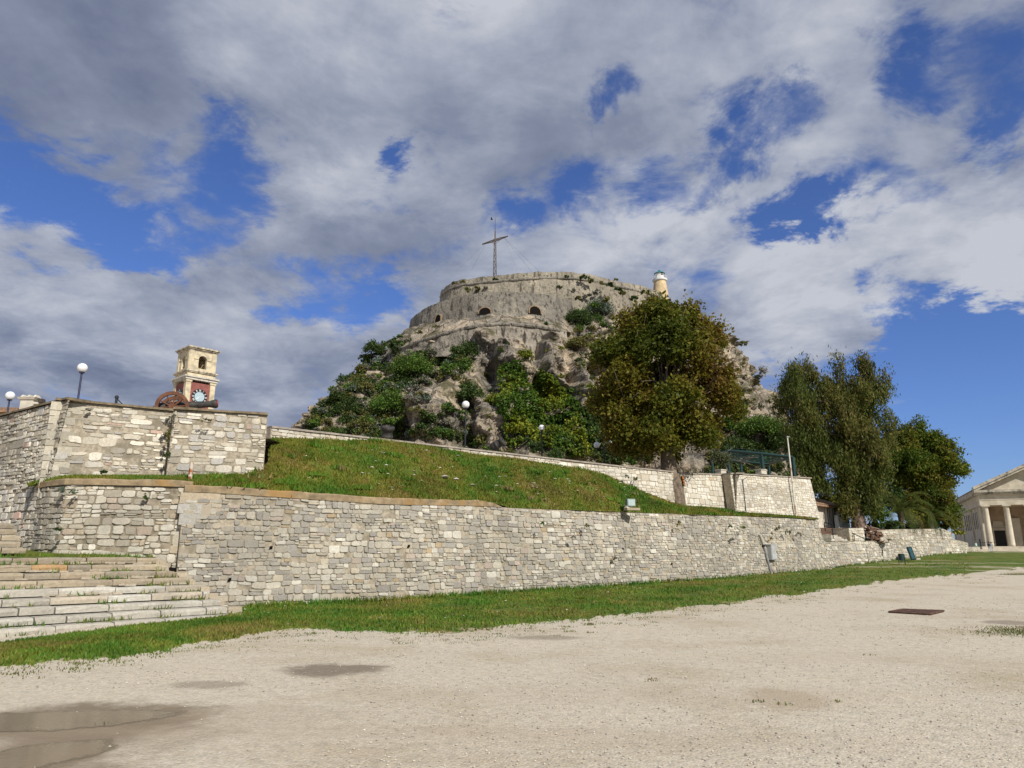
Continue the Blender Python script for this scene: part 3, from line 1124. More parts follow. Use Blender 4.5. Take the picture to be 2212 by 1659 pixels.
pxs = list(range(400, 600, 50)) + list(range(600, 1782, 40)) + [1790]
LN_MAIN = line_px(pxs, MD, lambda px, d: gz(d) - .12, MTOP)
mb = MB()
wall_geo(mb, LN_MAIN, .245, .150, 1, PAL_GREY, batter=.10, th=.8, gap=.009, prot=(.010, .055), eb=.28, tone=tone_noise(.35, .84, 1.14), split=.22, wild=.30, hv=(.5, 1.6), keep=.93)
main_wall = mb.build('retaining_wall', [MORTAR, STONE_L])
tag(main_wall, 'long grey rubble stone retaining wall rising straight from the grass strip', 'wall')
mb = MB()
s_of = lambda ln, px: float(np.interp(px, [p for p in pxs], ln.s))
coping(mb, LN_MAIN, -0.0, s_of(LN_MAIN, 1095), .20, .04, .6, .10, seed=4, wob=.018, taper_end=1.1)
mb.build('coping', COPING, main_wall)
# squared corner blocks on the left end of the wall
mb = MB()
rng = random.Random(8)
b0 = LN_MAIN.pos(0, 0, 0, 0)
tz = LN_MAIN.P[0, 3]
rzm = math.atan2(LN_MAIN.P[1, 1] - LN_MAIN.P[0, 1], LN_MAIN.P[1, 0] - LN_MAIN.P[0, 0])
ex, ey = Vector((math.cos(rzm), math.sin(rzm), 0)), Vector((-math.sin(rzm), math.cos(rzm), 0))
for w, h, ztop, lx, col in [(1.05, .30, tz - .02, .42, (.47, .39, .28)), (.62, .26, tz - .33, .18, (.46, .44, .40)), (.55, .30, tz - .60, .20, (.40, .385, .35)), (.5, .30, tz - .35, .72, (.42, .36, .28))]:
    c = Vector((b0[0], b0[1], ztop - h / 2)) + ex * lx + ey * (.335 + .10 * (ztop - h / 2 - LN_MAIN.P[0, 2]) - (.05 if h > .32 else 0))
    mb.box(c, (w, .75, h), rzm, col, taper=.97)
mb.build('corner_block', STONE_L, main_wall)

# terrace wall over the stairs
ltop = tab((62, 1058), (100, 1051), (140, 1047), (385, 1051), (402, 1053))
LN_TERR = line_px([62, 80, 100, 120, 140, 250, 330, 416], TERR_D, lambda px, d: 1.35, ltop, .15)
mb = MB()
wall_geo(mb, LN_TERR, .27, .16, 2, PAL_PALE, batter=.05, th=.7, gap=.014, keep=.92, prot=(.01, .05), tone=tone_noise(.5), split=.25, wild=.35)
terr = mb.build('terrace_wall', [MORTAR_D, STONE_L])
tag(terr, 'low patched stone wall above the wide steps with a thick brown coping', 'wall')
mb = MB()
coping(mb, LN_TERR, .5, LN_TERR.L, .17, .07, .55, .05, seed=6, wob=.02)
mb.build('coping', COPING, terr)

# ------------------------------------------------------------------ wide steps
rng = random.Random(21)
A0, A1 = gpt(-330, 1402), gpt(525, 1336)
du = (Vector((A1.x, A1.y, 0)) - Vector((A0.x, A0.y, 0))).normalized()
A0 = Vector((A1.x, A1.y, 0)) - du * 9.5
dn = Vector((-du.y, du.x, 0))
rzs = math.atan2(du.y, du.x)
STL = 9.5
stair = thing('stone_staircase', 'wide worn stone steps with grass in the joints below the terrace wall', 'stairs', (A0.x, A0.y, 0))
RISE, RUN = .168, .36
zs0 = .03


def block_row(mb, o, u, nrm, L, z0, h, depth, rng, pal, lw=(.7, 1.5), gap=.02):
    s = 0.0
    tot = sum(w for c, w in pal)
    rz = math.atan2(u.y, u.x)
    while s < L - .05:
        w = min(rng.uniform(*lw), L - s)
        q = rng.random() * tot
        for col, k in pal:
            q -= k
            if q <= 0:
                break
        f = rng.uniform(.85, 1.15)
        col = tuple(c * f for c in col)
        hh = h * rng.uniform(.82, .95)
        g = gap * rng.uniform(.5, 1.8)
        off = rng.uniform(-.02, .025)
        c = o + u * (s + w / 2) + nrm * (depth / 2 + off)
        # chamfered block with uneven arrises
        x0, x1 = -w / 2 + g / 2, w / 2 - g / 2
        ys, bv = depth / 2, .018 + rng.random() * .02
        prof = [(-ys, 0), (-ys - rng.uniform(0, .012), hh * .55), (-ys + .003, hh - bv), (-ys + bv, hh), (ys, hh), (ys, 0)]
        nseg = max(2, int(w / .22))
        V, F = [], []
        for i in range(nseg + 1):
            x = x0 + (x1 - x0) * i / nseg
            e = .03 if i in (0, nseg) else 0
            for j, (y, z) in enumerate(prof):
                jy = rng.uniform(-.009, .009) if j < 4 else 0
                jz = rng.uniform(-.010, .006) if j in (2, 3) else 0
                V.append((x, y + jy + (e if j < 4 else 0), z + jz - (e * .4 if j in (2, 3) else 0)))
        m = len(prof)
        for i in range(nseg):
            for j in range(m):
                a, b = i * m + j, i * m + (j + 1) % m
                F.append((a, a + m, b + m, b))
        F.append(tuple(range(m)))
        F.append(tuple(reversed(range(nseg * m, (nseg + 1) * m))))
        ca, sa = math.cos(rz), math.sin(rz)
        V = np.array(V)
        V = np.stack([V[:, 0] * ca - V[:, 1] * sa + c.x, V[:, 0] * sa + V[:, 1] * ca + c.y, V[:, 2] + z0], 1)
        mb.add(V, F, col)
        s += w


for k in range(9):
    mb = MB()
    o = A0 + dn * (RUN * k)
    cut = .0 + k * .13 + rng.uniform(-.12, .12)
    block_row(mb, o, du, dn, STL - cut, zs0 + RISE * k, RISE, RUN + .12, rng, PAL_STEP if k < 5 else PAL_STEP_D, (.55, 1.35) if k < 6 else (.5, 1.3))
    if k >= 4:   # small rubble packed under the upper, displaced courses
        for i in range(26):
            s = rng.uniform(0, STL - cut - .2)
            c = o + du * s + dn * rng.uniform(-.03, .05) + Vector((0, 0, zs0 + RISE * k + rng.uniform(-.01, .02)))
            mb.box(c, (rng.uniform(.12, .35), .12, rng.uniform(.03, .055)), rzs + rng.uniform(-.1, .1), tint(rng, (.46, .40, .31), .8, 1.1))
    mb.build('step', STONE_L, stair)
mb = MB()
block_row(mb, A0 - dn * .62, du, dn, STL + .35, -.06, .095, .34, rng, [((.44, .42, .36), 1)], (.9, 1.8), .015)
mb.build('kerb_stone', STONE_L, stair)
mb = MB()
mb.add([A0 + dn * .2 + Vector((0, 0, -.1)), A0 + du * (STL - .1) + dn * .2 + Vector((0, 0, -.1)), A0 + du * (STL - 1.3) + dn * (RUN * 9) + Vector((0, 0, zs0 + RISE * 8.85)), A0 + dn * (RUN * 9) + Vector((0, 0, zs0 + RISE * 8.85)),
        A0 + du * (STL - 1.3) + dn * (RUN * 9) + Vector((0, 0, -.1)), A0 + dn * (RUN * 9) + Vector((0, 0, -.1))], [(0, 1, 2, 3), (1, 4, 2), (0, 3, 5), (3, 2, 4, 5)])
mb.build('core', MORTAR_D, stair)
# landing behind the top step
mb = MB()
o = A0 + dn * (RUN * 9 - .05)
mb.grid([[tuple(o + du * s + dn * t + Vector((0, 0, zs0 + RISE * 9 - .03 + .05 * noise.noise((s, t * 2, 0)) + .07 * t))) for t in (0, .3, .8, 1.6, 3.0)] for s in np.linspace(-1, STL - .9, 24)], flip=True)
tag(mb.build('landing', mat_turf('landing_turf', .6), smooth=True), kind='structure')
# rough end of the steps against the wall foot
mb = MB()
for k in range(9):
    for i in range(3):
        c = A0 + du * (STL - .05 - k * .13 + rng.uniform(-.1, .25)) + dn * (RUN * k + rng.uniform(.15, .45)) + Vector((0, 0, zs0 + RISE * k + .02 + rng.uniform(-.03, .03)))
        mb.box(c, (rng.uniform(.25, .5), rng.uniform(.25, .4), rng.uniform(.12, .18)), rzs + rng.uniform(-.25, .25), tint(rng, (.45, .385, .285), .85, 1.1), taper=.9)
mb.build('end_block', STONE_L, stair)
gm = MB()
nr = np.random.default_rng(17)
pts = []
for k in range(10):
    for s in nr.uniform(0, STL - k * .12, 420):
        if noise.noise((s * 1.1, k * 3.7, 0)) < .05:
            continue
        p = A0 + du * s + dn * (RUN * k - nr.uniform(-.05, .12)) + Vector((0, 0, zs0 + RISE * k - .01 if k else .02))
        pts.append(p)
for s in nr.uniform(0, STL - 1, 1500):
    pts.append(A0 + du * s + dn * (RUN * 9 + nr.uniform(.02, 1.2)) + Vector((0, 0, zs0 + RISE * 9)))
blades(gm, pts, nr, (.04, .13), .018, GREENS[:5])
tag(gm.build('step_grass', GRASSM), kind='stuff')

# ------------------------------------------------------------------ upper bastion on the left
ZT = 5.97
C0 = at(-260, 996, 29.5)
C1 = at(130, 860, 20.6)
c2 = at(384, 886, 22.3)
c3 = at(377, 879, 21.7)
c4 = at(580, 890, 22.65)
_n = Vector((.2, -.98, 0))      # the faces are battered: step from the measured tops out to the feet
C1, c2, C0 = C1 + _n * .30, c2 + _n * .28, C0 + _n * .3
c3, c4 = c3 + _n * .1, c4 + _n * .1
bast = thing('bastion_wall', 'tall pale rubble bastion with brown capping on the left, a dry bush in its corner', 'wall', (C1.x, C1.y, 3))
mb = MB()
tn = tone_noise(.4, .8, 1.2)
_na = Vector((C1.y - C0.y, -(C1.x - C0.x), 0)).normalized() * .18
A0_, A1_ = C0 + _na, C1 + _na + (C1 - C0).normalized() * .16
LNa = Line([(A0_.x, A0_.y, 1.2, ZT), ((A0_.x + A1_.x) / 2, (A0_.y + A1_.y) / 2, 1.2, ZT), (A1_.x, A1_.y, 1.2, ZT)])
wall_geo(mb, LNa, .25, .15, 31, PAL_BAST, batter=.10, th=.5, gap=.016, keep=.9, prot=(.01, .05), tone=tn, back=False)
left_face = mb.build('left_face', [MORTAR, STONE_L], bast)
mb = MB()
LNb = Line([(C1.x, C1.y, 3.0, ZT), ((C1.x + c2.x) / 2, (C1.y + c2.y) / 2, 3.2, ZT), (c2.x, c2.y, 3.5, ZT)])
wall_geo(mb, LNb, .33, .15, 32, PAL_BAST, batter=.10, th=.9, gap=.022, keep=.74, prot=(.008, .035), tone=tn, split=.3, wild=.4)
mb.build('front_face', [MORTAR, STONE_L], bast)
mb = MB()
LNc = Line([(c2.x, c2.y, 3.5, ZT - .05), (c3.x, c3.y, 3.5, ZT - .05)])
LNd = Line([(c3.x, c3.y, 3.5, ZT - .05), ((c3.x + c4.x) / 2, (c3.y + c4.y) / 2, 3.7, ZT - .05), (c4.x, c4.y, 3.8, ZT - .05)])
wall_geo(mb, LNd, .30, .15, 33, PAL_BAST, batter=.04, th=.9, gap=.02, keep=.78, prot=(.008, .035), tone=tn, split=.3, wild=.4)
wall_geo(mb, LNc, .25, .18, 34, PAL_PALE, batter=.03, th=.02, gap=.02, keep=.8, prot=(.008, .03), back=False)
mb.build('projecting_face', [MORTAR, STONE_L], bast)
mb = MB()
for ln, bt, sd_ in ((LNa, .10, 1), (LNb, .10, 2), (LNd, .04, 3), (LNc, .03, 4)):
    coping(mb, ln, 0, ln.L, .075, .09, .7, bt, seed=sd_, wob=.006, z0=.001 * sd_)
mb.build('capping', COPING_D, bast)
# large quoins at the corner
mb = MB()
rng = random.Random(77)
z = 3.15
tdir = Vector((c2.x - C1.x, c2.y - C1.y, 0)).normalized()
ndir = Vector((tdir.y, -tdir.x, 0))
rq = math.atan2(tdir.y, tdir.x)
k = 0
while z < ZT - .1:
    h = rng.uniform(.16, .30)
    w = rng.uniform(.45, .8) if k % 2 else rng.uniform(.3, .5)
    fz = .10 * (z - 3.0)
    c = Vector((C1.x, C1.y, z + h / 2)) + tdir * (w / 2 - .07) - ndir * (fz + .27 - .020)
    mb.box(c, (w + .05, .54, h - .02), rq, tint(rng, (.50, .46, .37), .8, 1.15), taper=.985)
    z += h
    k += 1
mb.build('quoin', STONE_L, bast)
# filled platform behind the parapet of the bastion
mb = MB()
pl = [(C0.x, C0.y), (C1.x, C1.y), (c2.x, c2.y), (c4.x, c4.y)]
mb.add([(C0.x + 1, C0.y + .8, 5.3), (C1.x + .3, C1.y + .9, 5.3), (c2.x, c2.y + .9, 5.3), (c4.x - .2, c4.y + .9, 5.3), (c4.x + 2, 45, 5.3), (C0.x - 10, 60, 5.3), (C0.x - 20, 40, 5.3)], [(0, 1, 2, 3, 4, 5, 6)])
tag(mb.build('bastion_platform', mat_plain('packed_earth', (.3, .26, .2), .95)), kind='structure')

# second flight of steps at the far left
st2 = thing('upper_staircase', 'short flight of old stone courses left of the terrace wall', 'stairs', (-14, 18, 1.5))
p0 = at(58, 1190, 18.2)
u2 = Vector((.75, .66, 0)).normalized()
n2 = Vector((-u2.y, u2.x, 0))
for k in range(5):
    mb = MB()
    o = Vector((p0.x, p0.y, 0)) - u2 * (4.5) + n2 * (.25 * k)
    block_row(mb, o, u2, n2, 4.5 - .05 * k, 1.62 + .155 * k, .155, .5, rng, PAL_STEP_D, (.4, 1.0))
    mb.build('step', STONE_L, st2)

# ------------------------------------------------------------------ parapet along the ramp, tree-side wall and white bastion
road_top = tab((586, 924), (1370, 1012), (1469, 1022))
PD = ([586, 1370, 1469, 1480, 1554], [24.8, 35.7, 37.8, 38.0, 40.2])
LN_PAR = line_px([586, 700, 835, 1000, 1100, 1200, 1300, 1370, 1420, 1455], PD, lambda px, d: at(px, BANK_B(px), d).z - .3, road_top, 0)
mb = MB()
wall_geo(mb, LN_PAR, .30, .19, 41, PAL_WHITE, batter=.02, th=.45, gap=.016, keep=1, prot=(.01, .03), split=.12, wild=.2, tone=tone_noise(.3, .85, 1.1))
par = mb.build('parapet_wall', [MORTAR_W, STONE_W])
tag(par, 'low whitish parapet wall with grey capping climbing along the top of the grass bank', 'wall')
mb = MB()
coping(mb, LN_PAR, 0, LN_PAR.L, .075, .06, .55, .02, seed=9, wob=.004)
mb.build('capping', CONC, par)
LN_W3 = line_px([1457, 1500, 1566], PD, lambda px, d: at(px, BANK_B(px), d).z - .3, tab((1450, 1021), (1469, 1023), (1554, 1026)), 0)
mb = MB()
wall_geo(mb, LN_W3, .30, .19, 42, PAL_WHITE, batter=.05, th=.45, gap=.016, prot=(.01, .03), split=.12, wild=.2)
w3 = mb.build('pale_wall', [MORTAR_W, STONE_W])
tag(w3, 'pale squared stone wall right behind the trunk of the big tree', 'wall')
mb = MB()
coping(mb, LN_W3, 0, LN_W3.L, .07, .06, .55, .05, seed=10, wob=.004)
mb.build('capping', CONC, w3)
# bastion with a shaded return
q0 = at(1554, 1026, 41.2)
q1 = at(1584, 1024, 39.5)
q2 = at(1763, 1034, 44.8)
zt0, zt1 = at(1582, 1024, 39.7).z, at(1761, 1034, 45.0).z
wb = thing('white_bastion', 'white stone bastion with a shaded return and grey capping right of the tree', 'wall', (q1.x, q1.y, 4))
mb = MB()
LNe = Line([(q1.x, q1.y, 3.6, zt0), ((q1.x + q2.x) / 2, (q1.y + q2.y) / 2, 3.6, (zt0 + zt1) / 2), (q2.x, q2.y, 3.6, zt1)])


def wb_tone(s, z):
    return .80 if 4.2 < z < 5.45 and .6 < s < 6.6 and noise.noise((s, z, 2)) > -.35 else 1.0


wall_geo(mb, LNe, .27, .155, 43, PAL_WHITE, batter=.10, th=.5, gap=.014, prot=(.01, .028), split=.12, wild=.2, eb=.10, tone=wb_tone)
mb.build('front_face', [MORTAR_W, STONE_W], wb)
mb = MB()
LNf = Line([(q0.x, q0.y, 3.6, zt0), (q1.x, q1.y, 3.6, zt0)])
wall_geo(mb, LNf, .27, .155, 44, PAL_PALE, batter=.10, th=.02, gap=.014, prot=(.01, .028), split=.12, wild=.2, back=False)
mb.build('return_face', [MORTAR_W, STONE_W], wb)
mb = MB()
coping(mb, LNe, 0, LNe.L - .15, .07, .07, .6, .10, seed=12, wob=.004)
coping(mb, LNf, 0, LNf.L, .07, .07, .5, .10, seed=13, wob=.004, z0=.002)
mb.build('capping', CONC, wb)
# paved ramp and terrace behind the parapet
mb = MB()
rows = []
for px in (588, 800, 1000, 1200, 1370, 1470, 1582, 1760):
    d = {1582: 40.3, 1760: 45.4}.get(px, float(np.interp(px, *PD)) + .4)
    z = 4.95 if px < 1400 else 5.35
    a = at(px, 1197, d)
    rows.append([(a.x, a.y, z), (a.x - 6, a.y + 14, z), (a.x - 15, a.y + 45, z)])
mb.grid(rows, flip=True)
tag(mb.build('road', mat_plain('pale_paving', (.36, .32, .26), .95)), kind='structure')

# ------------------------------------------------------------------ lower walls on the right
LN_LOW = line_px([1786, 1850, 1920, 2000, 2060, 2074], MD, lambda px, d: gz(d) - .25, tab((1786, 1168.5), (1900, 1168.5), (2000, 1167.5), (2074, 1166)), 0.2)
mb = MB()
wall_geo(mb, LN_LOW, .34, .21, 51, PAL_GREY, batter=.14, th=.8, gap=.016, prot=(.015, .05), eb=.35, tone=tone_noise(.3, .9, 1.3))
low = mb.build('low_wall', [MORTAR, STONE_L])
tag(low, 'low battered stone wall running on to the right below the eucalyptus', 'wall')
# terrace ground between the two low walls
mb = MB()
rows = []
for px in np.linspace(1786, 2072, 14):
    d = main_d(px)
    z = at(px, 1168, d + .3).z
    a = at(px, 1197, d + .35)
    rows.append([(a.x, a.y, z - .03), (a.x - .9, a.y + 1.2, z + .06), (a.x - 2.6, a.y + 3.6, z + .12), (a.x - 5.0, a.y + 7, z + .2)])
mb.grid(rows, flip=True)
tag(mb.build('terrace_lawn', mat_turf('terrace_turf', .6), smooth=True), kind='structure')
UD = ([1834, 1866, 1893, 2040, 2062], [49.5, 51.2, 53.0, 64.0, 66.5])
LN_BLK = line_px([1834, 1850, 1866], UD, lambda px, d: at(px, 1170, d).z - .3, tab((1834, 1141), (1866, 1140)), 0)
mb = MB()
wall_geo(mb, LN_BLK, .34, .22, 52, PAL_WHITE, batter=.03, th=1.2, gap=.018, prot=(.01, .04))
tag(mb.build('wall_stub', [MORTAR, STONE_W]), 'short pale block of masonry beside the red tree roots', 'wall')
LN_UP = line_px([1890, 1940, 2000, 2040, 2058], UD, lambda px, d: at(px, 1172, d).z - .3, tab((1890, 1146), (1910, 1143.5), (2040, 1142), (2058, 1150)), 0)
mb = MB()
wall_geo(mb, LN_UP, .36, .22, 53, PAL_PALE, batter=.08, th=.8, gap=.02, prot=(.015, .05), keep=.95)
tag(mb.build('upper_terrace_wall', [MORTAR, STONE_L]), 'upper rough stone terrace wall under the palm and bushes', 'wall')
# stepped path between the terrace walls
pst = thing('garden_steps', 'few low stone steps with a rail leading up to the small house', 'stairs', at(1815, 1165, 48))
for k in range(4):
    mb = MB()
    a = at(1797, 1166 - 4 * k, 46.6 + .9 * k)
    b = at(1836, 1166 - 4 * k, 49.2 + .9 * k)
    u = (b - a)
    u.z = 0
    L = u.length
    u.normalize()
    block_row(mb, Vector((a.x, a.y, 0)), u, Vector((-u.y, u.x, 0)), L, a.z - .35, .37, 1.0, rng, PAL_PALE, (.6, 1.3))
    mb.build('step', STONE_L, pst)
# raised garden ground under the trees
mb = MB()
rows = []
for px in np.linspace(1790, 2062, 16):
    d = float(np.interp(px, [1790, 1834, 1893, 2062], [49.5, 51.2, 54.0, 67.3]))
    py = float(np.interp(px, [1790, 1834, 1870, 1905, 2040, 2062], [1150, 1144, 1139, 1141, 1141, 1149]))
    a = at(px, py, d)
    rows.append([(a.x, a.y, a.z - .12), (a.x - 1.5, a.y + 2.5, a.z + .05), (a.x - 3, a.y + 7, a.z + .3), (a.x - 8, a.y + 16, a.z + .3)])
mb.grid(rows, flip=True)
tag(mb.build('garden_soil', mat_plain('red_soil', (.15, .085, .05), .95, amp=.3, s=2, bmp=.6)), kind='structure')
# eroded red earth with stones spilling between the two upper walls
mb = MB()
for px, py, d in [(1858, 1139, 51.5), (1868, 1143, 51.9), (1875, 1150, 52), (1882, 1156, 51.6), (1890, 1162, 51.4), (1898, 1166, 51.2), (1908, 1168, 51.5), (1885, 1148, 52.8), (1893, 1154, 52.5)]:
    c = at(px, py, d)
    for k in range(9):
        v = Vector((rng.uniform(-.4, .4), rng.uniform(-.4, .4), rng.uniform(-.15, .12)))
        pale = rng.random() < .35
        mb.box(c + v, (rng.uniform(.12, .4), rng.uniform(.12, .4), rng.uniform(.1, .25)), rng.uniform(0, 3), (.52, .47, .38) if pale else tint(rng, (.15, .085, .055), .7, 1.2), taper=.6)
tag(mb.build('earth_slide', STONE_L), 'red earth and loose stones spilling down below the eucalyptus roots', 'earth bank')
# wall stub by the church
LN_P = Line([(*at(2070, 1197, 66)[:2], gz(66) - .2, at(2070, 1166, 66).z), (*at(2094, 1197, 72)[:2], gz(72) - .2, at(2094, 1172, 72).z)])
mb = MB()
wall_geo(mb, LN_P, .4, .25, 55, PAL_PALE, batter=.02, th=1.0, gap=.02, prot=(.01, .04))
tag(mb.build('pier_wall', [MORTAR, STONE_L]), 'small square stone pier at the right end of the low wall', 'wall')
LN_Q = Line([(*at(2086, 1197, 74)[:2], gz(74) - .2, at(2086, 1181, 74).z), (*at(2119, 1197, 82)[:2], gz(82) - .2, at(2119, 1181, 82).z)])
mb = MB()
wall_geo(mb, LN_Q, .4, .25, 56, PAL_PALE, batter=.02, th=.8, gap=.02, prot=(.01, .04))
tag(mb.build('ruined_wall', [MORTAR, STONE_L]), 'low broken stone wall left of the church columns', 'wall')

# ------------------------------------------------------------------ foliage helpers
def leaves(mb, C, size, rng, cols, elong=1.5, hang=0.0, up=.25, mat=0, shade=None):
    """one small quad per centre, turned at random (hang > 0 lets the long axis droop)"""
    C = np.asarray(C, float)
    n = len(C)
    ax = rng.normal(0, 1, (n, 3))
    ax[:, 2] -= hang * 2.2
    ax /= np.linalg.norm(ax, axis=1)[:, None]
    nn = rng.normal(0, 1, (n, 3))
    nn[:, 2] += up * 3
    b = np.cross(ax, nn)
    b /= np.linalg.norm(b, axis=1)[:, None] + 1e-9
    s = size * rng.uniform(.6, 1.45, n)
    a = ax * (s * elong / 2)[:, None]
    b = b * (s / 2)[:, None]
    V = np.stack([C - a, C + b * .9 - a * .1, C + a, C - b * .9 - a * .1], 1).reshape(-1, 3)
    f = np.arange(n * 4).reshape(n, 4)
    cols = np.asarray(cols)
    mb.add(V, f, cols, mat)


def pick(rng, pal, n, q=None):
    """colours from a palette; q (0..1) leans the choice so that tones gather in clumps"""
    pal = np.array(pal)
    if q is None:
        i = rng.integers(0, len(pal), n)
    else:
        i = np.clip((q + rng.normal(0, .16, n)) * len(pal), 0, len(pal) - 1).astype(int)
    return pal[i] * rng.uniform(.7, 1.3, n)[:, None]


def n3(P, f, z=0.0):
    return np.array([noise.noise((p[0] * f + z, p[1] * f - z, p[2] * f)) for p in P])


def crown_points(ells, n, rng, gapf=.9, gapt=.05, shell=.45):
    """clump centres spread through a union of ellipsoids (c, r), thinned by a slow noise for gaps"""
    vol = np.array([r[0] * r[1] * r[2] for c, r in ells])
    vol = vol ** .8 / np.sum(vol ** .8)
    out = []
    for (c, r), v in zip(ells, vol):
        m = int(n * v * 1.9) + 1
        d = rng.normal(0, 1, (m, 3))
        d /= np.linalg.norm(d, axis=1)[:, None]
        rad = rng.uniform(0, 1, m) ** (1 / 3 * (1 - shell) + .06)
        p = np.array(c) + d * rad[:, None] * np.array(r)
        k = n3(p, gapf, 3.0) > gapt - .35 * (rad < .6)
        out.append(p[k])
    P = np.concatenate(out)
    rng.shuffle(P)
    return P[:n]


def boughs(ells, nb, size, rng, flat=.75, tall=1.0, reach=1.08):
    """boughs spread unevenly over a union of ellipsoids; each is a small lumpy cushion of clump centres"""
    w = np.array([(r[0] * r[1] + r[0] * r[2] + r[1] * r[2]) for c, r in ells])
    w = w / w.sum()
    out = []
    for i in rng.choice(len(ells), nb, p=w):
        c, r = ells[i]
        d = rng.normal(0, 1, 3)
        d[1] -= .35
        d /= np.linalg.norm(d)
        c2 = np.array(c) + d * np.array(r) * rng.uniform(.45, reach)
        s = size * rng.uniform(.55, 1.3)
        m = max(5, int(16 * (s / size) ** 2))
        q = rng.normal(0, 1, (m, 3))
        q /= np.linalg.norm(q, axis=1)[:, None]
        q *= (rng.uniform(.2, 1, m) ** .5)[:, None]
        q[:, 2] = q[:, 2] * flat * tall + .15 * (1 - q[:, 0] ** 2 - q[:, 1] ** 2)
        tilt = d[:2] * .35
        q[:, 2] -= (q[:, 0] * tilt[0] + q[:, 1] * tilt[1])
        out.append(c2 + q * s)
    return np.concatenate(out)


def tree(name, label, base, trunk_pts, trunk_r, ells, nclump, per, leaf, pal, seed, clump=.45, hang=0.0, elong=1.5, limbs=14, bark=None, gapt=0.0, group=None, lmat=None, squash=.8, gapf=.9, bough=None):
    rng = np.random.default_rng(seed)
    root = thing(name, label, 'tree', base, group)
    tp = [Vector(p) for p in trunk_pts]
    mb = MB()
    # trunk with bark ribs
    fine = []
    for i in range(len(tp) - 1):
        for k in range(5):
            fine.append((tp[i].lerp(tp[i + 1], k / 5), trunk_r[i] + (trunk_r[i + 1] - trunk_r[i]) * k / 5))
    fine.append((tp[-1], trunk_r[-1]))
    n = 22
    V, F = [], []
    for i, (p, r) in enumerate(fine):
        for k in range(n):
            a = 2 * math.pi * k / n
            rr = r * (1 + .06 * math.sin(a * 7 + i * .3) + .10 * noise.noise((math.cos(a) * 1.5, math.sin(a) * 1.5, p.z * .7 + seed)))
            V.append((p.x + rr * math.cos(a), p.y + rr * math.sin(a), p.z))
    for i in range(len(fine) - 1):
        for k in range(n):
            a, b = i * n + k, i * n + (k + 1) % n
            F.append((a, b, b + n, a + n))
    mb.add(V, F)
    P = crown_points(ells, nclump, rng, gapf, gapt) if bough is None else boughs(ells, bough[0], bough[1], rng, *bough[2:])
    top = tp[-1]
    sel = P[rng.choice(len(P), min(limbs, len(P)), replace=False)]
    for q in sel:
        q = Vector(q)
        s = tp[-2].lerp(tp[-1], rng.uniform(.1, 1.0))
        mid = s.lerp(q, .5) + Vector((rng.normal(0, .3), rng.normal(0, .3), rng.uniform(.0, .8)))
        r0 = trunk_r[-1] * rng.uniform(.35, .7)
        mb.tube([s, s.lerp(mid, .5) + Vector((0, 0, .2)), mid, mid.lerp(q, .6), q], [r0, r0 * .75, r0 * .5, r0 * .3, .015], 6)
        for k in range(3):
            e = q + Vector(rng.normal(0, .7, 3))
            mb.tube([mid.lerp(q, rng.uniform(.2, .8)), e], [r0 * .22, .01], 4)
    mb.build('trunk', bark or BARK, root, smooth=True)
    mb = MB()
    m = len(P)
    spread = rng.uniform(.6, 1.35, m) * clump
    C = np.repeat(P, per, 0) + rng.normal(0, 1, (m * per, 3)) * np.repeat(spread, per)[:, None] * np.array([1, 1, squash + hang * 1.2])
    q = np.clip(.5 + .75 * n3(P, .35, seed * 1.7) + .35 * n3(P, 1.3, 5), 0, 1)
    leaves(mb, C, leaf, rng, pick(rng, pal, m * per, np.repeat(q, per)), elong, hang)
    mb.build('crown', lmat or LEAF, root)
    return root


# ------------------------------------------------------------------ the castle rock
HZ = [2, 13.5, 21, 25.6, 28, 31.7, 35, 36.7, 40, 44, 46]
HL = [-49, -40, -33.5, -29.5, -27, -23, -18.5, -16, -12, -9, -8]
HR = [50, 46, 42.5, 41, 40, 39.5, 38.5, 37, 30, 21, 18]
HF = [76, 83, 89.5, 93, 95, 98.5, 103.5, 107, 112, 117, 119]
HYC = 125.0


KNOBS = [(-8.2, 19.4, 2.3, 4.0, 3.2), (-10.5, 15, 1.6, 4, 2.2), (-7.4, 25.0, 1.5, 3.0, 2.2), (-5.6, 22.5, 1.2, 2.0, 1.6), (-.6, 27.2, 1.7, 2.6, 2.4), (-1.2, 17.6, 3.0, 1.9, 2.4), (5.6, 27, 2.6, 4, 1.8), (8.6, 24, 1.3, 6, 1.8), (31, 24, 4.5, 9, 3.5), (36, 19, 3, 8, 2.5),
         (-2.9, 25.5, .9, 4.0, -3.4), (3.0, 25, .8, 4, -2.0), (-5.0, 17.0, .9, 3.5, -2.2), (26.5, 24, 1.2, 9, -2.6), (33.8, 26, .8, 6, -2.0), (7.2, 23, .7, 5, -1.6), (-12.4, 18, 1.0, 4, -2.0)]


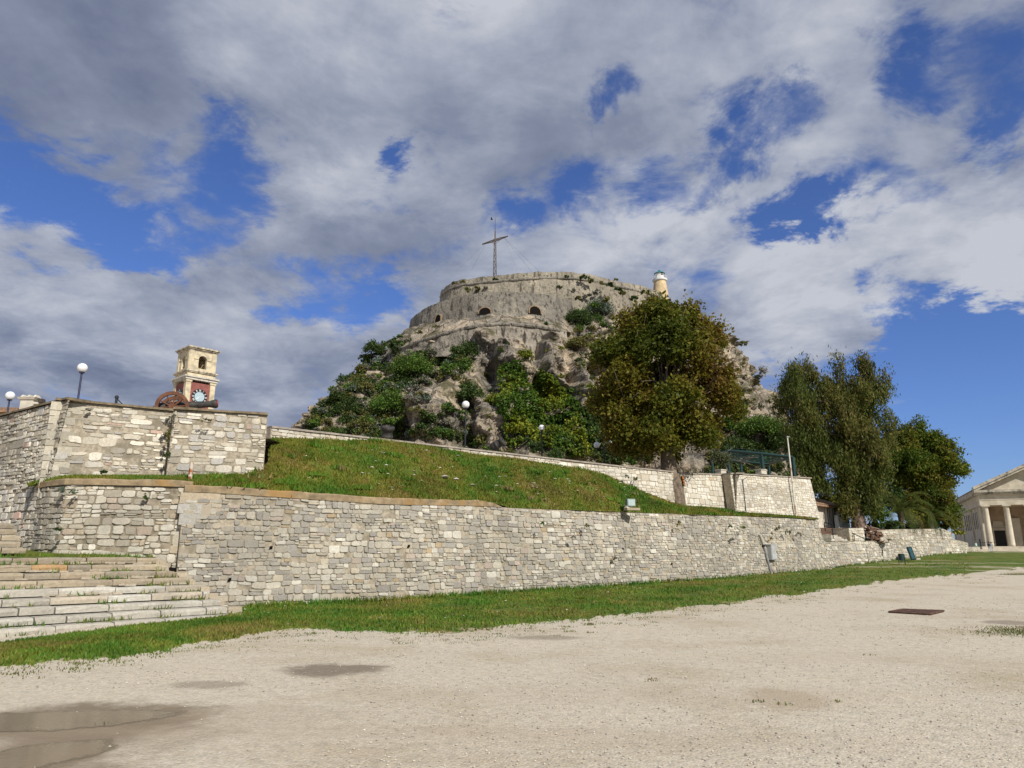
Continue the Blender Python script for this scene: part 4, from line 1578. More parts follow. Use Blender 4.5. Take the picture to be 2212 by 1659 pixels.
def hill_pt(ang, z):
    """ang 0 = left end, pi/2 = facing the camera, pi = right end, on to 2 pi round the back"""
    xl, xr, yf = np.interp(z, HZ, HL), np.interp(z, HZ, HR), np.interp(z, HZ, HF)
    c, s = math.cos(ang), math.sin(ang)
    a = (-xl if c > 0 else xr) * 1.0
    x = -c * a * .95
    b = HYC - yf
    y = HYC - (math.copysign(abs(s) ** .85, s)) * b
    d = Vector((-c, -s, 0))
    p = Vector((x, y, z))
    # ribs, ledges and clefts of the cliff
    w = 1.0 - .75 * max(0, min(1, (z - 32) / 5)) * max(0, min(1, (24 - x) / 8)) - .25 * max(0, min(1, (z - 41) / 3))
    q = Vector((x * .085, y * .085, z * .035))
    r1 = 1 - abs(noise.noise(q * 1.5)) * 2
    h = noise.fractal(q * 1.0, 1.0, 2.0, 3) * 2.2 + (r1 - .5) * 2.6
    h += (1 - abs(noise.noise(Vector((x * .27, y * .27, z * .06 + 9)))) * 2) * 1.5
    h += noise.fractal(Vector((x * .33, y * .33, z * .16)), .9, 2.1, 4) * 1.4
    h += noise.fractal(Vector((x * .9, y * .9, z * .6)), .8, 2.0, 3) * .5
    h += (1 - abs(noise.noise(Vector((x * .22 + 3, y * .22, z * .10)))) * 2) ** 3 * 1.2
    dv = noise.voronoi(Vector((x * .20 + h * .05, y * .20, z * .13)))[0]
    h += min(1.6, (dv[1] - dv[0]) * 2.6) - .5
    dv = noise.voronoi(Vector((x * .55, y * .55, z * .40)))[0]
    h += min(.5, (dv[1] - dv[0]) * .9) - .15
    if s > 0:
        for kx, kz, rx, rz, kh in KNOBS:
            h += kh * math.exp(-((x - kx) / rx) ** 2 - ((z - kz) / rz) ** 2)
    p += d * h * w
    return p


def build_hill():
    na, nz_ = 420, 190
    zs = np.linspace(2, 45, nz_)
    angs = np.concatenate([np.linspace(-.25, math.pi + .25, 520), np.linspace(math.pi + .25, 2 * math.pi - .25, 60)[1:]])
    G = [[tuple(hill_pt(a, z)) for a in angs] for z in zs]
    mb = MB()
    mb.grid(G)
    topc = np.mean(np.array(G[-1]), 0)
    n = len(angs)
    mb.add(G[-1] + [tuple(topc)], [(i, (i + 1) % n, n) for i in range(n)])
    ob = mb.build('rock_hill', ROCK)
    tag(ob, kind='structure')
    me = ob.data
    return BVHTree.FromPolygons([v.co[:] for v in me.vertices], [p.vertices[:] for p in me.polygons])


HILL = build_hill()


def onhill(px, py):
    o = Vector((0, 0, EYE))
    r = ray(px, py).normalized()
    loc, nrm, i, d = HILL.ray_cast(o, r)
    if loc is None:
        return None, None
    return loc, (nrm if nrm.dot(r) < 0 else -nrm)


# ------------------------------------------------------------------ the fortress on top
fort = thing('fortress', 'weathered grey stone fortress crowning the rocky hill, with three arched gun ports', 'fortress', at(1080, 700, 110))


def arc_wall(mb, pts, n=60, nz_=8, batter=.18, th=2.5, rough=.12, mat=0, seed=0):
    """curved masonry wall through (px, py_top, d, z_foot) stations, rounded by interpolation"""
    T = [at(px, py, d) for px, py, d, zf in pts]
    ln = Line([(t.x, t.y, p[3], t.z) for t, p in zip(T, pts)])
    ss = np.linspace(0, ln.L, n)
    k = 3.0
    f = lambda col: np.array([np.mean(np.interp(np.clip(s + np.linspace(-k, k, 9) * min(1, s / k, (ln.L - s) / k), 0, ln.L), ln.s, col)) for s in ss])
    X, Y, Zb, Zt = f(ln.P[:, 0]), f(ln.P[:, 1]), f(ln.P[:, 2]), f(ln.P[:, 3])
    tx, ty = np.gradient(X), np.gradient(Y)
    l = np.hypot(tx, ty)
    nx, ny = ty / l, -tx / l
    rows = []
    for i in range(nz_):
        z = Zb + (Zt - Zb) * i / (nz_ - 1)
        o = batter * (Zt - z)
        jit = np.array([rough * noise.fractal(Vector((X[j] * .5, Y[j] * .5, z[j] * .6 + seed)), 1, 2, 3) for j in range(n)])
        o = o + jit
        tz = np.array([.22 * noise.noise((X[j] * 1.2, Y[j] * 1.2, seed)) + .1 * noise.noise((X[j] * 4, Y[j] * 4, seed)) for j in range(n)]) if i == nz_ - 1 else 0
        rows.append(np.stack([X + nx * o, Y + ny * o, z + tz], 1))
    top = rows[-1]
    rows.append(top - np.stack([nx, ny, 0 * nx], 1) * th)
    r = rows[-1].copy()
    r[:, 2] = Zb
    rows.append(r)
    mb.grid(np.array(rows), mat=mat, flip=True)
    for c, fl in ((0, 0), (-1, 1)):
        e = [tuple(q[c]) for q in rows]
        mb.add(e, [tuple(range(len(e))) if fl else tuple(reversed(range(len(e))))])
    return ln, (X, Y, Zb, Zt, nx, ny)


def roll(mb, crv, s0, s1, drop, r, batter, col=(1, 1, 1), mat=0):
    X, Y, Zb, Zt, nx, ny = crv
    n = len(X)
    i0, i1 = int(s0 * (n - 1)), int(s1 * (n - 1)) + 1
    pts = [(X[i] + nx[i] * (batter * drop + .02), Y[i] + ny[i] * (batter * drop + .02), Zt[i] - drop) for i in range(i0, i1)]
    mb.tube(pts, r, 8, col, mat)


# upper ring
UP = [(953, 632, 124, 38), (957, 624, 120.5, 38), (966, 615, 118, 38), (990, 604, 115.5, 37), (1030, 599, 113.5, 37), (1071, 595, 112.5, 37), (1140, 589, 112, 37), (1200, 586.5, 112.5, 37), (1257, 589, 113.5, 36), (1300, 599, 115.5, 36), (1345, 609, 118, 36), (1400, 621, 121.5, 36), (1430, 633, 125, 36)]
mb = MB()
lnU, cU = arc_wall(mb, UP, 110, 10, .16, 3, .22, seed=1)
mb.build('upper_wall', mat_fort('pale_ring_masonry', base=(.32, .285, .22), pale=(.46, .405, .305), amt=.85), fort)
mb = MB()
roll(mb, cU, .03, .97, 1.15, .22, .16)
mb.build('cordon', FORT, fort)
# gun wall: a rounded battery in front
GW = [(886, 694, 118, 32), (888, 689, 113, 32), (921, 662.5, 107, 33), (956, 650.5, 104.5, 34), (995, 637.5, 103, 34.5), (1042, 631.5, 102, 35), (1085, 629.5, 101.8, 35), (1128, 629.5, 102, 35), (1170, 633.5, 103, 35), (1208, 640, 104.5, 35), (1227, 650.5, 106, 34), (1236, 652, 113, 34)]
mb = MB()
lnG, cG = arc_wall(mb, GW, 120, 12, .14, 2.5, .12, seed=5)
gun_wall = mb.build('gun_wall', mat_fort('battery_masonry', base=(.23, .21, .175), stain=(.05, .043, .035), pale=(.33, .30, .24), amt=.8), fort)
# terrace floor between gun wall and ring
X, Y, Zb, Zt, nx, ny = cG
mb = MB()
mb.grid([[(X[i], Y[i], Zt[i] - .5), (X[i] - nx[i] * 14, Y[i] - ny[i] * 14, Zt[i] + .2)] for i in range(0, 120, 4)])
mb.build('terrace_floor', FORT_P, fort)
# sloping skirt below the gun wall down to the lower cordon, then the stained lower wall
CO = [(826, 776, 108, 0), (850, 759, 103, 0), (903, 739, 99.5, 0), (950, 724, 97.5, 0), (1000, 710, 96.2, 0), (1040, 701.5, 95.6, 0), (1067, 698, 95.5, 0), (1100, 700, 95.6, 0), (1137, 704.5, 96, 0), (1180, 706, 97, 0), (1222, 717.5, 99, 0)]
LW = [(px, py, d, z) for (px, py, d, _), z in zip(CO, (30.5, 29.5, 29, 28.5, 28, 27.5, 27.5, 27, 27, 27, 27))]
mb = MB()
lnL, cL = arc_wall(mb, LW, 120, 10, .16, 1.5, .30, seed=9)
mb.build('lower_wall', mat_fort('stained_fort_masonry', base=(.31, .275, .225), stain=(.045, .038, .03), pale=(.46, .41, .33), amt=.95), fort)
mb = MB()
roll(mb, cL, .05, .74, .0, .27, .1)
roll(mb, cL, .75, 1.0, .0, .27, .1)
mb.build('lower_cordon', FORT, fort)
mb = MB()
X, Y, Zb, Zt, nx, ny = cL
X2, Y2, Zb2, Zt2, nx2, ny2 = cG
rows = []
for i in range(120):
    a = Vector((X[i], Y[i], Zt[i] + .15))
    j = min(119, int(8 + i * 106 / 119))
    b = Vector((X2[j] + nx2[j] * .6, Y2[j] + ny2[j] * .6, at(1000, float(np.interp(i, [0, 25, 45, 60, 75, 90, 119], [716, 704, 694, 690, 689, 690, 700])), Y2[j]).z))
    r_ = []
    for t in np.linspace(0, 1, 9):
        p = a.lerp(b, t)
        k = math.sin(math.pi * t)
        p.z += k * (.55 + 1.1 * noise.fractal(Vector((p.x * .35, p.y * .35, t * 2)), 1, 2, 4))
        p.y -= k * .4 * noise.noise((p.x * .9, 3, t * 4))
        r_.append(tuple(p))
    rows.append(r_)
mb.grid(rows)
mb.build('glacis', ROCK, fort)
# arched gun ports: dark embrasures with worn brick rims
BRICK = mat_plain('worn_brick', (.24, .175, .11), .95, amp=.25, s=6, bmp=.6)
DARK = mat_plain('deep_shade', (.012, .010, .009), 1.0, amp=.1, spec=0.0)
for px, py, w, rise, hh in ((952, 693.5, 1.15, 1.15, .95), (1050, 678, 1.75, 1.05, .2), (1153, 676, 1.75, 1.15, .35)):
    i = int(np.argmin(np.abs(np.array([CX + FOC * X2[k] / (Y2[k] * math.cos(PITCH) + 36 * math.sin(PITCH)) for k in range(120)]) - px)))
    zc = at(px, py, Y2[i]).z
    o = .14 * (Zt2[i] - zc)
    c = Vector((X2[i] + nx2[i] * o, Y2[i] + ny2[i] * o, zc))
    nrm = Vector((nx2[i], ny2[i], 0))
    tn_ = Vector((-ny2[i], nx2[i], 0))
    port = MB()
    pf, pr = [], []
    na = 14
    for k in range(na + 1):
        a = math.pi * k / na
        pf.append((math.cos(a) * w * .5, math.sin(a) * rise * .75))
        pr.append((math.cos(a) * (w * .5 + .17), math.sin(a) * (rise * .75 + .17)))
    pf = [(w * .5, -hh)] + pf + [(-w * .5, -hh)]
    pr = [(w * .5 + .17, -hh)] + pr + [(-w * .5 - .17, -hh)]
    W = lambda u, v, q: tuple(c + tn_ * u + Vector((0, 0, v)) + nrm * (q - .14 * v))
    # ring standing proud of the wall
    V = [W(u, v, .24) for u, v in pf] + [W(u, v, .22) for u, v in pr] + [W(u, v, -.2) for u, v in pr] + [W(u * .9, v * .9, -1.3) for u, v in pf]
    m = len(pf)
    F = []
    for k in range(m - 1):
        F += [(k, k + 1, m + k + 1, m + k), (m + k, m + k + 1, 2 * m + k + 1, 2 * m + k), (3 * m + k, 3 * m + k + 1, k + 1, k)]
    port.add(V, F, mat=0)
    po = port.build('gun_port', BRICK, fort)
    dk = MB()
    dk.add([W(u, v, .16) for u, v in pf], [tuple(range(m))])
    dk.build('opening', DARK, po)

# ------------------------------------------------------------------ cross mast, lighthouse
mc = at(1069, 595, 122)
mz = mc.z - 3.5
mast = thing('cross_mast', 'tall rusty lattice mast shaped like a cross on the fortress top', 'mast', (mc.x, mc.y, mz))
RUST = mat_plain('rusty_lattice', (.125, .095, .08), .8, amp=.4, s=5)
upm = 122 / FOC      # metres per image unit at the mast
top_z = at(1069, 470, 122).z
zx = at(1069, 519, 122).z
z1 = at(1069, 499, 122).z
mb = MB()
h0, h1 = .34, .15


def lattice(mb, p0, p1, w0, w1, ax, ay, n, r):
    cs = [(1, 1), (1, -1), (-1, -1), (-1, 1)]
    L = [[p0.lerp(p1, i / n) + (ax * c[0] + ay * c[1]) * (w0 + (w1 - w0) * i / n) for i in range(n + 1)] for c in cs]
    for q in L:
        mb.tube([q[0], q[-1]], r, 4)
    for k in range(4):
        a, b = L[k], L[(k + 1) % 4]
        for i in range(n):
            if i % 2:
                mb.tube([a[i], b[i + 1]], r * .7, 3, cap=False)
            else:
                mb.tube([b[i], a[i + 1]], r * .7, 3, cap=False)
            mb.tube([a[i], b[i]], r * .7, 3, cap=False)


ax_, ay_ = Vector((1, 0, 0)), Vector((0, 1, 0))
lattice(mb, Vector((mc.x, mc.y, mz)), Vector((mc.x, mc.y, zx)), h0, h1, ax_, ay_, 18, .058)
lattice(mb, Vector((mc.x, mc.y, zx)), Vector((mc.x, mc.y, z1)), h1, .06, ax_, ay_, 5, .045)
mb.build('lattice_mast', RUST, mast)
mb = MB()
mb.tube([(mc.x, mc.y, z1 - .3), (mc.x, mc.y, top_z)], [.045, .03], 5)
mb.build('lightning_rod', IRON, mast)
mb = MB()
hl = at(1042, 527, 122)
hr = at(1098, 511.5, 122)
ang = Vector((hr.x - hl.x, 9.0, 0)).normalized()   # the arm swings away from the camera and stays nearly level
half = 2.35
aL = Vector((mc.x, mc.y, zx)) - Vector((half, 0, .80))
aR = Vector((mc.x, mc.y, zx)) + Vector((half, 0, .80))
lattice(mb, aL, Vector((mc.x, mc.y, zx)), .05, .17, Vector((0, 1, 0)), Vector((-.2, 0, 1)), 6, .045)
lattice(mb, Vector((mc.x, mc.y, zx)), aR, .17, .05, Vector((0, 1, 0)), Vector((-.2, 0, 1)), 6, .045)
mb.tube([Vector((mc.x, mc.y, zx - .75)), Vector((mc.x - .9, mc.y, zx - .32))], .04, 4)
mb.tube([Vector((mc.x, mc.y, zx - .75)), Vector((mc.x + .9, mc.y, zx + .02))], .04, 4)
mb.build('cross_arm', RUST, mast)
mb = MB()
for sx, fx in ((-1, -6.8), (-1, -4.2), (1, 6.4), (1, 7.8), (1, 4.0)):
    a = aL.lerp(Vector((mc.x, mc.y, zx)), .3) if sx < 0 else aR.lerp(Vector((mc.x, mc.y, zx)), .3)
    mb.tube([a, (mc.x + fx * 1.0, mc.y - 2, mz + 3.6)], .012, 3)
mb.build('stay_wire', IRON, mast)

lb = at(1428, 634, 128)
lt = thing('lighthouse', 'short ochre lighthouse with white gallery and teal cap behind the fortress wall', 'lighthouse', (lb.x, lb.y, lb.z - 4))
sc = 128 / FOC
z_ = lambda py: at(1426, py, 128).z
OCH = mat_plain('ochre_render', (.56, .43, .25), .9, amp=.14, s=1.5, dirt=(.60, .50, .34), dirt_s=.5)
WHT = mat_plain('white_paint', (.74, .73, .70), .6, amp=.04)
TEAL = mat_plain('teal_paint', (.02, .19, .19), .5, amp=.15)
GLASS = mat_plain('lantern_glass', (.05, .06, .075), .15, amp=.1, spec=.5)
cx_ = (at(1425.5, 610, 128).x, lb.y)
mb = MB()
mb.lathe([(1.62, lb.z - 4), (1.42, lb.z), (1.15, z_(612)), (1.12, z_(608)), (1.14, z_(607.5))], (*cx_, 0), 28)
mb.build('tower', OCH, lt, smooth=True)
mb = MB()
mb.lathe([(1.15, z_(609.5)), (1.38, z_(607.5)), (1.40, z_(604.5)), (1.30, z_(604))], (*cx_, 0), 28)
mb.build('gallery', WHT, lt)
mb = MB()
for k in range(16):
    a = 2 * math.pi * k / 16
    mb.tube([(cx_[0] + 1.33 * math.cos(a), cx_[1] + 1.33 * math.sin(a), z_(604.5)), (cx_[0] + 1.33 * math.cos(a), cx_[1] + 1.33 * math.sin(a), z_(596.5))], .022, 4)
for zz in (z_(596.5), z_(600)):
    mb.tube([(cx_[0] + 1.33 * math.cos(2 * math.pi * k / 24), cx_[1] + 1.33 * math.sin(2 * math.pi * k / 24), zz) for k in range(25)], .02, 4)
mb.build('railing', WHT, lt)
mb = MB()
mb.lathe([(.86, z_(604.3)), (.86, z_(598)), (.80, z_(597.6)), (.80, z_(591.0))], (*cx_, 0), 8)
lan = mb.build('lantern_room', WHT, lt)
for k in (6, 7, 0, 3):
    mb = MB()
    a = 2 * math.pi * (k + .5) / 8
    w = .80 * math.cos(math.pi / 8)
    c = Vector((cx_[0] + w * math.cos(a), cx_[1] + w * math.sin(a), (z_(597.2) + z_(591.4)) / 2))
    mb.box(c, (.03, .46, z_(591.4) - z_(597.2)), a)
    mb.build('pane', GLASS, lan)
mb = MB()
mb.lathe([(.80, z_(591.3)), (1.04, z_(591.8)), (1.04, z_(591.2)), (.72, z_(588.8)), (.36, z_(586.9)), (.20, z_(586.2)), (.17, z_(585.6)), (.24, z_(585.0)), (.22, z_(584.3)), (.06, z_(583.6))], (*cx_, 0), 20)
mb.build('roof', TEAL, lt, smooth=True)

# ------------------------------------------------------------------ scrub and creepers on the rock
SCRUB_PALS = {
    'dark': [(0.046, 0.081, 0.022), (0.062, 0.105, 0.025), (0.081, 0.121, 0.028), (0.046, 0.070, 0.022)],
    'green': [(0.070, 0.139, 0.022), (0.093, 0.171, 0.025), (0.121, 0.186, 0.028), (0.062, 0.116, 0.022)],
    'olive': [(0.132, 0.139, 0.034), (0.163, 0.155, 0.043), (0.109, 0.124, 0.037), (0.186, 0.163, 0.054)],
    'grey': [(0.186, 0.178, 0.132), (0.232, 0.217, 0.171), (0.147, 0.155, 0.116), (0.264, 0.232, 0.186)],
    'yellow': [(0.155, 0.194, 0.022), (0.202, 0.225, 0.025), (0.248, 0.240, 0.031), (0.116, 0.163, 0.022)],
    'blue': [(0.139, 0.186, 0.132), (0.171, 0.217, 0.155), (0.116, 0.155, 0.109), (0.202, 0.232, 0.171)],
}


def bush_geo(mb, c, rx, ry, rz, pal, rng, dens=1.0, leaf=.30, mat=0):
    nl = int(dens * 260 * (rx * rz + rx * ry + ry * rz))
    nc = max(8, nl // 26)
    d = rng.normal(0, 1, (nc, 3))
    d /= np.linalg.norm(d, axis=1)[:, None]
    d[:, 2] = np.abs(d[:, 2]) * 1.1 - .25
    P = d * (rng.uniform(.35, 1, nc) ** .5)[:, None]
    P = P * (1 + .35 * np.array([noise.noise((q[0] * 1.6 + c[0], q[1] * 1.6 + c[1], q[2] * 1.6)) for q in P]))[:, None]
    C = np.array(c) + P * np.array([rx, ry, rz])
    per = max(6, nl // nc)
    LC = np.repeat(C, per, 0) + rng.normal(0, 1, (nc * per, 3)) * .17 * np.array([rx, ry, rz])
    q = np.clip(rng.uniform(0, 1, nc), 0, 1)
    leaves(mb, LC, leaf, rng, pick(rng, SCRUB_PALS[pal], nc * per, np.repeat(q, per)), 1.3, 0, .35, mat)


def hill_bush(px, py, r, rr=1.0):
    loc, nrm = onhill(px, py)
    if loc is None:
        loc = at(px, py, 112)
    k = loc.y / FOC
    return loc, r * k, r * rr * k


def build_scrub():
    rng = np.random.default_rng(77)
    mb = MB()
    # thick cover of the left shoulder and scattered cushions elsewhere
    spots = []
    for _ in range(620):
        px = rng.uniform(655, 1010)
        py = rng.uniform(735, 950)
        if py < float(np.interp(px, [655, 700, 760, 790, 830, 900, 1010], [925, 875, 805, 765, 742, 752, 735])):
            continue
        if 930 < px < 1000 and 810 < py < 930 and rng.random() < .8:
            continue
        if 860 < px < 930 and 860 < py < 935 and rng.random() < .6:
            continue
        spots.append((px, py, rng.uniform(8, 19), rng.choice(['dark', 'green', 'dark', 'olive', 'grey', 'green', 'olive', 'dark', 'blue'])))
    for _ in range(70):
        spots.append((rng.uniform(1020, 1290), rng.uniform(740, 960), rng.uniform(4, 12), rng.choice(['dark', 'green', 'olive', 'yellow'])))
    for _ in range(60):
        spots.append((rng.uniform(1235, 1330), rng.uniform(640, 800), rng.uniform(6, 15), rng.choice(['dark', 'green', 'olive', 'grey'])))
    for _ in range(70):
        spots.append((rng.uniform(1560, 1720), rng.uniform(760, 1000), rng.uniform(4, 10), rng.choice(['dark', 'olive', 'olive', 'grey'])))
    for _ in range(90):
        spots.append((rng.uniform(1530, 1715), rng.uniform(905, 1045), rng.uniform(10, 18), rng.choice(['dark', 'green', 'dark', 'dark', 'olive'])))
    for px in np.arange(1000, 1420, 7):
        spots.append((px, rng.uniform(935, 985) + (px - 1000) * .06, rng.uniform(10, 20), rng.choice(['dark', 'green', 'dark', 'olive'])))
    for px in np.arange(670, 1000, 12):
        spots.append((px, rng.uniform(925, 948), rng.uniform(7, 13), rng.choice(['dark', 'green', 'olive', 'olive', 'grey'])))
    for px, py, r, pal in spots:
        loc, nrm = onhill(px, py)
        if loc is None:
            continue
        k = loc.y / FOC * r
        bush_geo(mb, loc + Vector((0, -.25 * k, .1 * k)), k, k * .8, k * rng.uniform(.6, .95), pal, rng, .9, .15 + .018 * k)
    # shrubs along the left skyline
    for px in np.arange(655, 890, 5):
        sky_ = float(np.interp(px, [655, 690, 720, 770, 790, 830, 875, 890], [918, 880, 850, 800, 757, 737, 722, 712]))
        for _k in range(2):
            py = sky_ + rng.uniform(4, 34)
            loc, nrm = onhill(px, py)
            if loc is None:
                loc = at(px, py, 113)
            k = loc.y / FOC * rng.uniform(7, 13)
            bush_geo(mb, loc + Vector((0, -.2 * k, 0)), k, k * .8, k * .8, rng.choice(['dark', 'green', 'dark', 'olive', 'grey']), rng, .9, .17)
    # wisps on the fortress ledges and walls
    for px, py, r, pal in [(980, 612, 5, 'olive'), (1000, 610, 6, 'olive'), (1070, 604, 5, 'dark'), (1010, 626, 8, 'olive'), (1030, 624, 8, 'olive'), (1050, 622, 6, 'grey'), (1130, 602, 5, 'dark'), (1155, 601, 5, 'olive'), (1180, 598, 5, 'dark'), (1207, 622, 8, 'dark'), (1225, 598, 5, 'dark'), (1262, 600, 9, 'dark'), (1275, 606, 8, 'olive'),
                           (1300, 612, 7, 'olive'), (1318, 616, 9, 'dark'), (1335, 626, 9, 'dark'), (1345, 634, 9, 'olive'), (1393, 632, 9, 'dark'), (1290, 630, 8, 'grey'), (1240, 628, 6, 'grey'), (1225, 640, 7, 'grey'), (1250, 645, 9, 'olive'), (1270, 640, 10, 'grey'), (1370, 645, 10, 'dark'), (1310, 648, 10, 'olive'), (1285, 660, 12, 'green'),
                           (1165, 694, 7, 'olive'), (1180, 700, 6, 'dark'), (1155, 690, 4, 'grey'), (1000, 716, 4, 'olive'), (940, 706, 6, 'olive'), (905, 718, 7, 'olive'), (880, 738, 8, 'grey'), (865, 728, 8, 'dark'), (1120, 706, 4, 'olive'), (1185, 750, 7, 'dark'), (1330, 604, 5, 'olive')]:
        d = 110 if py > 640 else 112.5
        if py > 680 and px < 1200:
            d = 99
        p = at(px, py, d)
        bush_geo(mb, p, r * d / FOC, r * d / FOC, r * .7 * d / FOC, pal, rng, .7, .24)
    tag(mb.build('scrub', LEAFY), kind='stuff')
    # shrubs one can single out
    DIST = [
        (894, 798, 44, .85, 'green', 'wide bright green shrub high on the left shoulder of the rock', 1.0),
        (845, 878, 40, 1.15, 'green', 'big rounded creeper-like bush directly above the squat mortar', 1.0),
        (806, 762, 22, 1.1, 'dark', 'dark bush on the left skyline below the fortress corner', 1.0),
        (866, 760, 20, 1.2, 'dark', 'dark round bush just below the left end of the lower cordon', 1.0),
        (937, 747, 15, .9, 'blue', 'pale grey-green shrub under the stained fortress wall', 1.0),
        (1012, 762, 24, 1.4, 'dark', 'tall dark shrub beside the grey rock spur', 1.0),
        (967, 796, 17, 1.2, 'green', 'round green bush on the grey rock spur', 1.0),
        (753, 884, 30, 1.1, 'dark', 'broad dark shrub near the left foot of the rock', 1.0),
        (784, 873, 14, 1.0, 'grey', 'leafless grey shrub left of the big rounded bush', 1.0),
        (788, 838, 22, 1.0, 'olive', 'yellowish olive shrub in the middle of the left slope', 1.0),
        (728, 857, 17, 1.1, 'dark', 'dark pointed bush on the lower left skyline', 1.0),
        (965, 880, 13, 1.6, 'green', 'small tuft hanging on the tan rock face', 1.0),
        (951, 935, 18, 1.0, 'green', 'rounded green bush at the foot of the tan rock', 1.0),
        (1020, 850, 26, 1.3, 'dark', 'dark upright shrub behind the globe of the tall lamp', 1.0),
        (1068, 866, 24, .9, 'yellow', 'yellow-green shrub between the lamp and the ivy', 1.0),
        (1133, 768, 18, 1.0, 'yellow', 'olive bush growing out of the cliff under the fortress', 1.0),
        (1250, 690, 30, 1.0, 'dark', 'dark bush beside the right end of the gun wall', 1.0),
        (1292, 668, 30, 1.0, 'blue', 'grey-green bush at the top left of the big tree', 1.0),
        (1246, 745, 24, .9, 'olive', 'olive shrub below the right end of the cordon', 1.0),
        (1640, 925, 46, .8, 'green', 'large green bush at the foot of the right cliff', 1.0),
        (1590, 965, 36, .8, 'dark', 'dark bush behind the green steel pergola', 1.0),
        (1690, 960, 34, 1.1, 'dark', 'dark bush between the pergola and the eucalyptus', 1.0),
        (1648, 808, 11, 2.2, 'grey', 'wispy shrub sticking out of the right edge of the cliff', .35),
        (1604, 746, 12, .6, 'olive', 'grassy tuft on top of the right cliff', .8),
    ]
    for px, py, r, ra, pal, lab, dens in DIST:
        loc, nrm = onhill(px, py + r * .35)
        if loc is None:
            loc = at(px, py, 112)
        k = loc.y / FOC * r
        m2 = MB()
        bush_geo(m2, loc + Vector((0, -.35 * k, .25 * k)), k, k * .85, k * ra * .8, pal, rng, 1.5 * dens, .17)
        o = m2.build('shrub', LEAFY, origin=loc)
        tag(o, lab, 'shrub', 'shrubs on the castle rock')
    # ivy curtains: leaves strewn over the rock face itself
    for name, lab, poly, pal, n in [
        ('ivy', 'tall narrow curtain of yellow-green ivy left of the cliff centre', [(1088, 800), (1112, 775), (1135, 800), (1140, 900), (1150, 950), (1100, 945), (1080, 880)], 'yellow', 17000),
        ('ivy', 'widest curtain of ivy, bright yellow-green, in the middle of the cliff', [(1140, 850), (1165, 800), (1195, 808), (1230, 850), (1262, 880), (1278, 950), (1270, 985), (1150, 960)], 'yellow', 32000),
        ('ivy', 'dark green ivy spreading left of the big tree trunk above the parapet', [(1262, 880), (1290, 860), (1330, 880), (1340, 1000), (1270, 985)], 'dark', 15000)]:
        m2 = MB()
        P = np.array(poly)
        pts = []
        lo, hi = P.min(0), P.max(0)
        tries = 0
        while len(pts) < n and tries < n * 6:
            tries += 1
            px, py = rng.uniform(lo[0], hi[0]), rng.uniform(lo[1], hi[1])
            ins = False
            j = len(poly) - 1
            for i in range(len(poly)):
                xi, yi = poly[i]
                xj, yj = poly[j]
                if (yi > py) != (yj > py) and px < (xj - xi) * (py - yi) / (yj - yi) + xi + 5 * noise.noise((py * .08, 1, 2)):
                    ins = not ins
                j = i
            if not ins:
                continue
            loc, nrm = onhill(px, py)
            if loc is None:
                continue
            lump = 1.0 + .9 * noise.noise(loc * .45) + .5 * noise.noise(loc * 1.5)
            pts.append(loc + nrm * max(.35, lump * 1.0) * rng.uniform(.25, 1.05) + Vector((0, -.35, 0)))
        if not pts:
            continue
        PT = np.array(pts)
        q = np.clip(.5 + .8 * n3(PT, .30, 2) + .3 * n3(PT, 1.1, 5), 0, 1)
        pal_ = SCRUB_PALS[pal] if pal != 'yellow' else [(.045, .095, .012), (.06, .12, .014), (.08, .14, .015), (.12, .17, .016), (.19, .205, .018)]
        leaves(m2, PT, .23, rng, pick(rng, pal_, len(PT), q), 1.2, .15, .2)
        tag(m2.build('ivy', LEAFY), lab, 'ivy')


build_scrub()

# ------------------------------------------------------------------ trees
def ell(px, py, d, rx, ry, rd=None):
    """crown lobe measured in the image: centre, half width, half height"""
    c = at(px, py, d)
    k = d / FOC
    return (tuple(c), (rx * k, (rd if rd is not None else rx) * k, ry * k))


td = 37.9
tb = at(1462, 1094, td)
tb.z -= .25
k = td / FOC
PLANE_E = [ell(1430, 800, td, 140, 118, 110), ell(1440, 890, td, 138, 75, 110), ell(1425, 715, td, 82, 52, 76), ell(1355, 775, td, 58, 64, 56), ell(1500, 720, td, 48, 58, 50), ell(1545, 780, td, 42, 64, 45),
           ell(1556, 860, td, 40, 58, 50), ell(1335, 870, td, 40, 82, 48), ell(1405, 945, td - .8, 70, 34, 60), ell(1465, 950, td, 58, 34, 60), ell(1345, 945, td - .5, 42, 40, 45), ell(1505, 935, td, 52, 40, 50), ell(1410, 676, td, 30, 22, 28), ell(1385, 692, td, 30, 26, 28), ell(1490, 672, td, 14, 20, 14), ell(1535, 722, td, 14, 18, 14), ell(1300, 800, td, 20, 40, 22)]
PLANE_PAL = [(.070, .095, .012), (.095, .118, .014), (.120, .132, .015), (.150, .148, .017), (.180, .160, .020), (.180, .138, .020), (.155, .100, .020)]
tree('plane_tree', 'big round plane tree turning brown, standing before the pale wall in the middle right', tuple(tb),
     [tb, tb + Vector((-.02, 0, .9)), tb + Vector((-.10, 0, 1.55)), tb + Vector((-.28, .1, 2.2)), tb + Vector((-.35, .2, 3.4)), tb + Vector((-.3, .25, 5.2))], [.50, .44, .46, .42, .36, .24],
     PLANE_E, 1700, 62, .125, PLANE_PAL, 4, clump=.23, limbs=34, squash=.85, bough=(150, .68, .8, 1.0, .93))
# torn wound on the trunk
mb = MB()
w0 = tb + Vector((.36, -.25, 1.35))
for q in range(9):
    mb.box(w0 + Vector((-.02 * q * .4, -.02, .05 * q)), (.10, .16, .12), .4, (.36, .13, .03) if q % 3 else (.10, .05, .02), taper=.6)
wo = mb.build('trunk_wound', STONE_L, bpy.data.objects['plane_tree'])

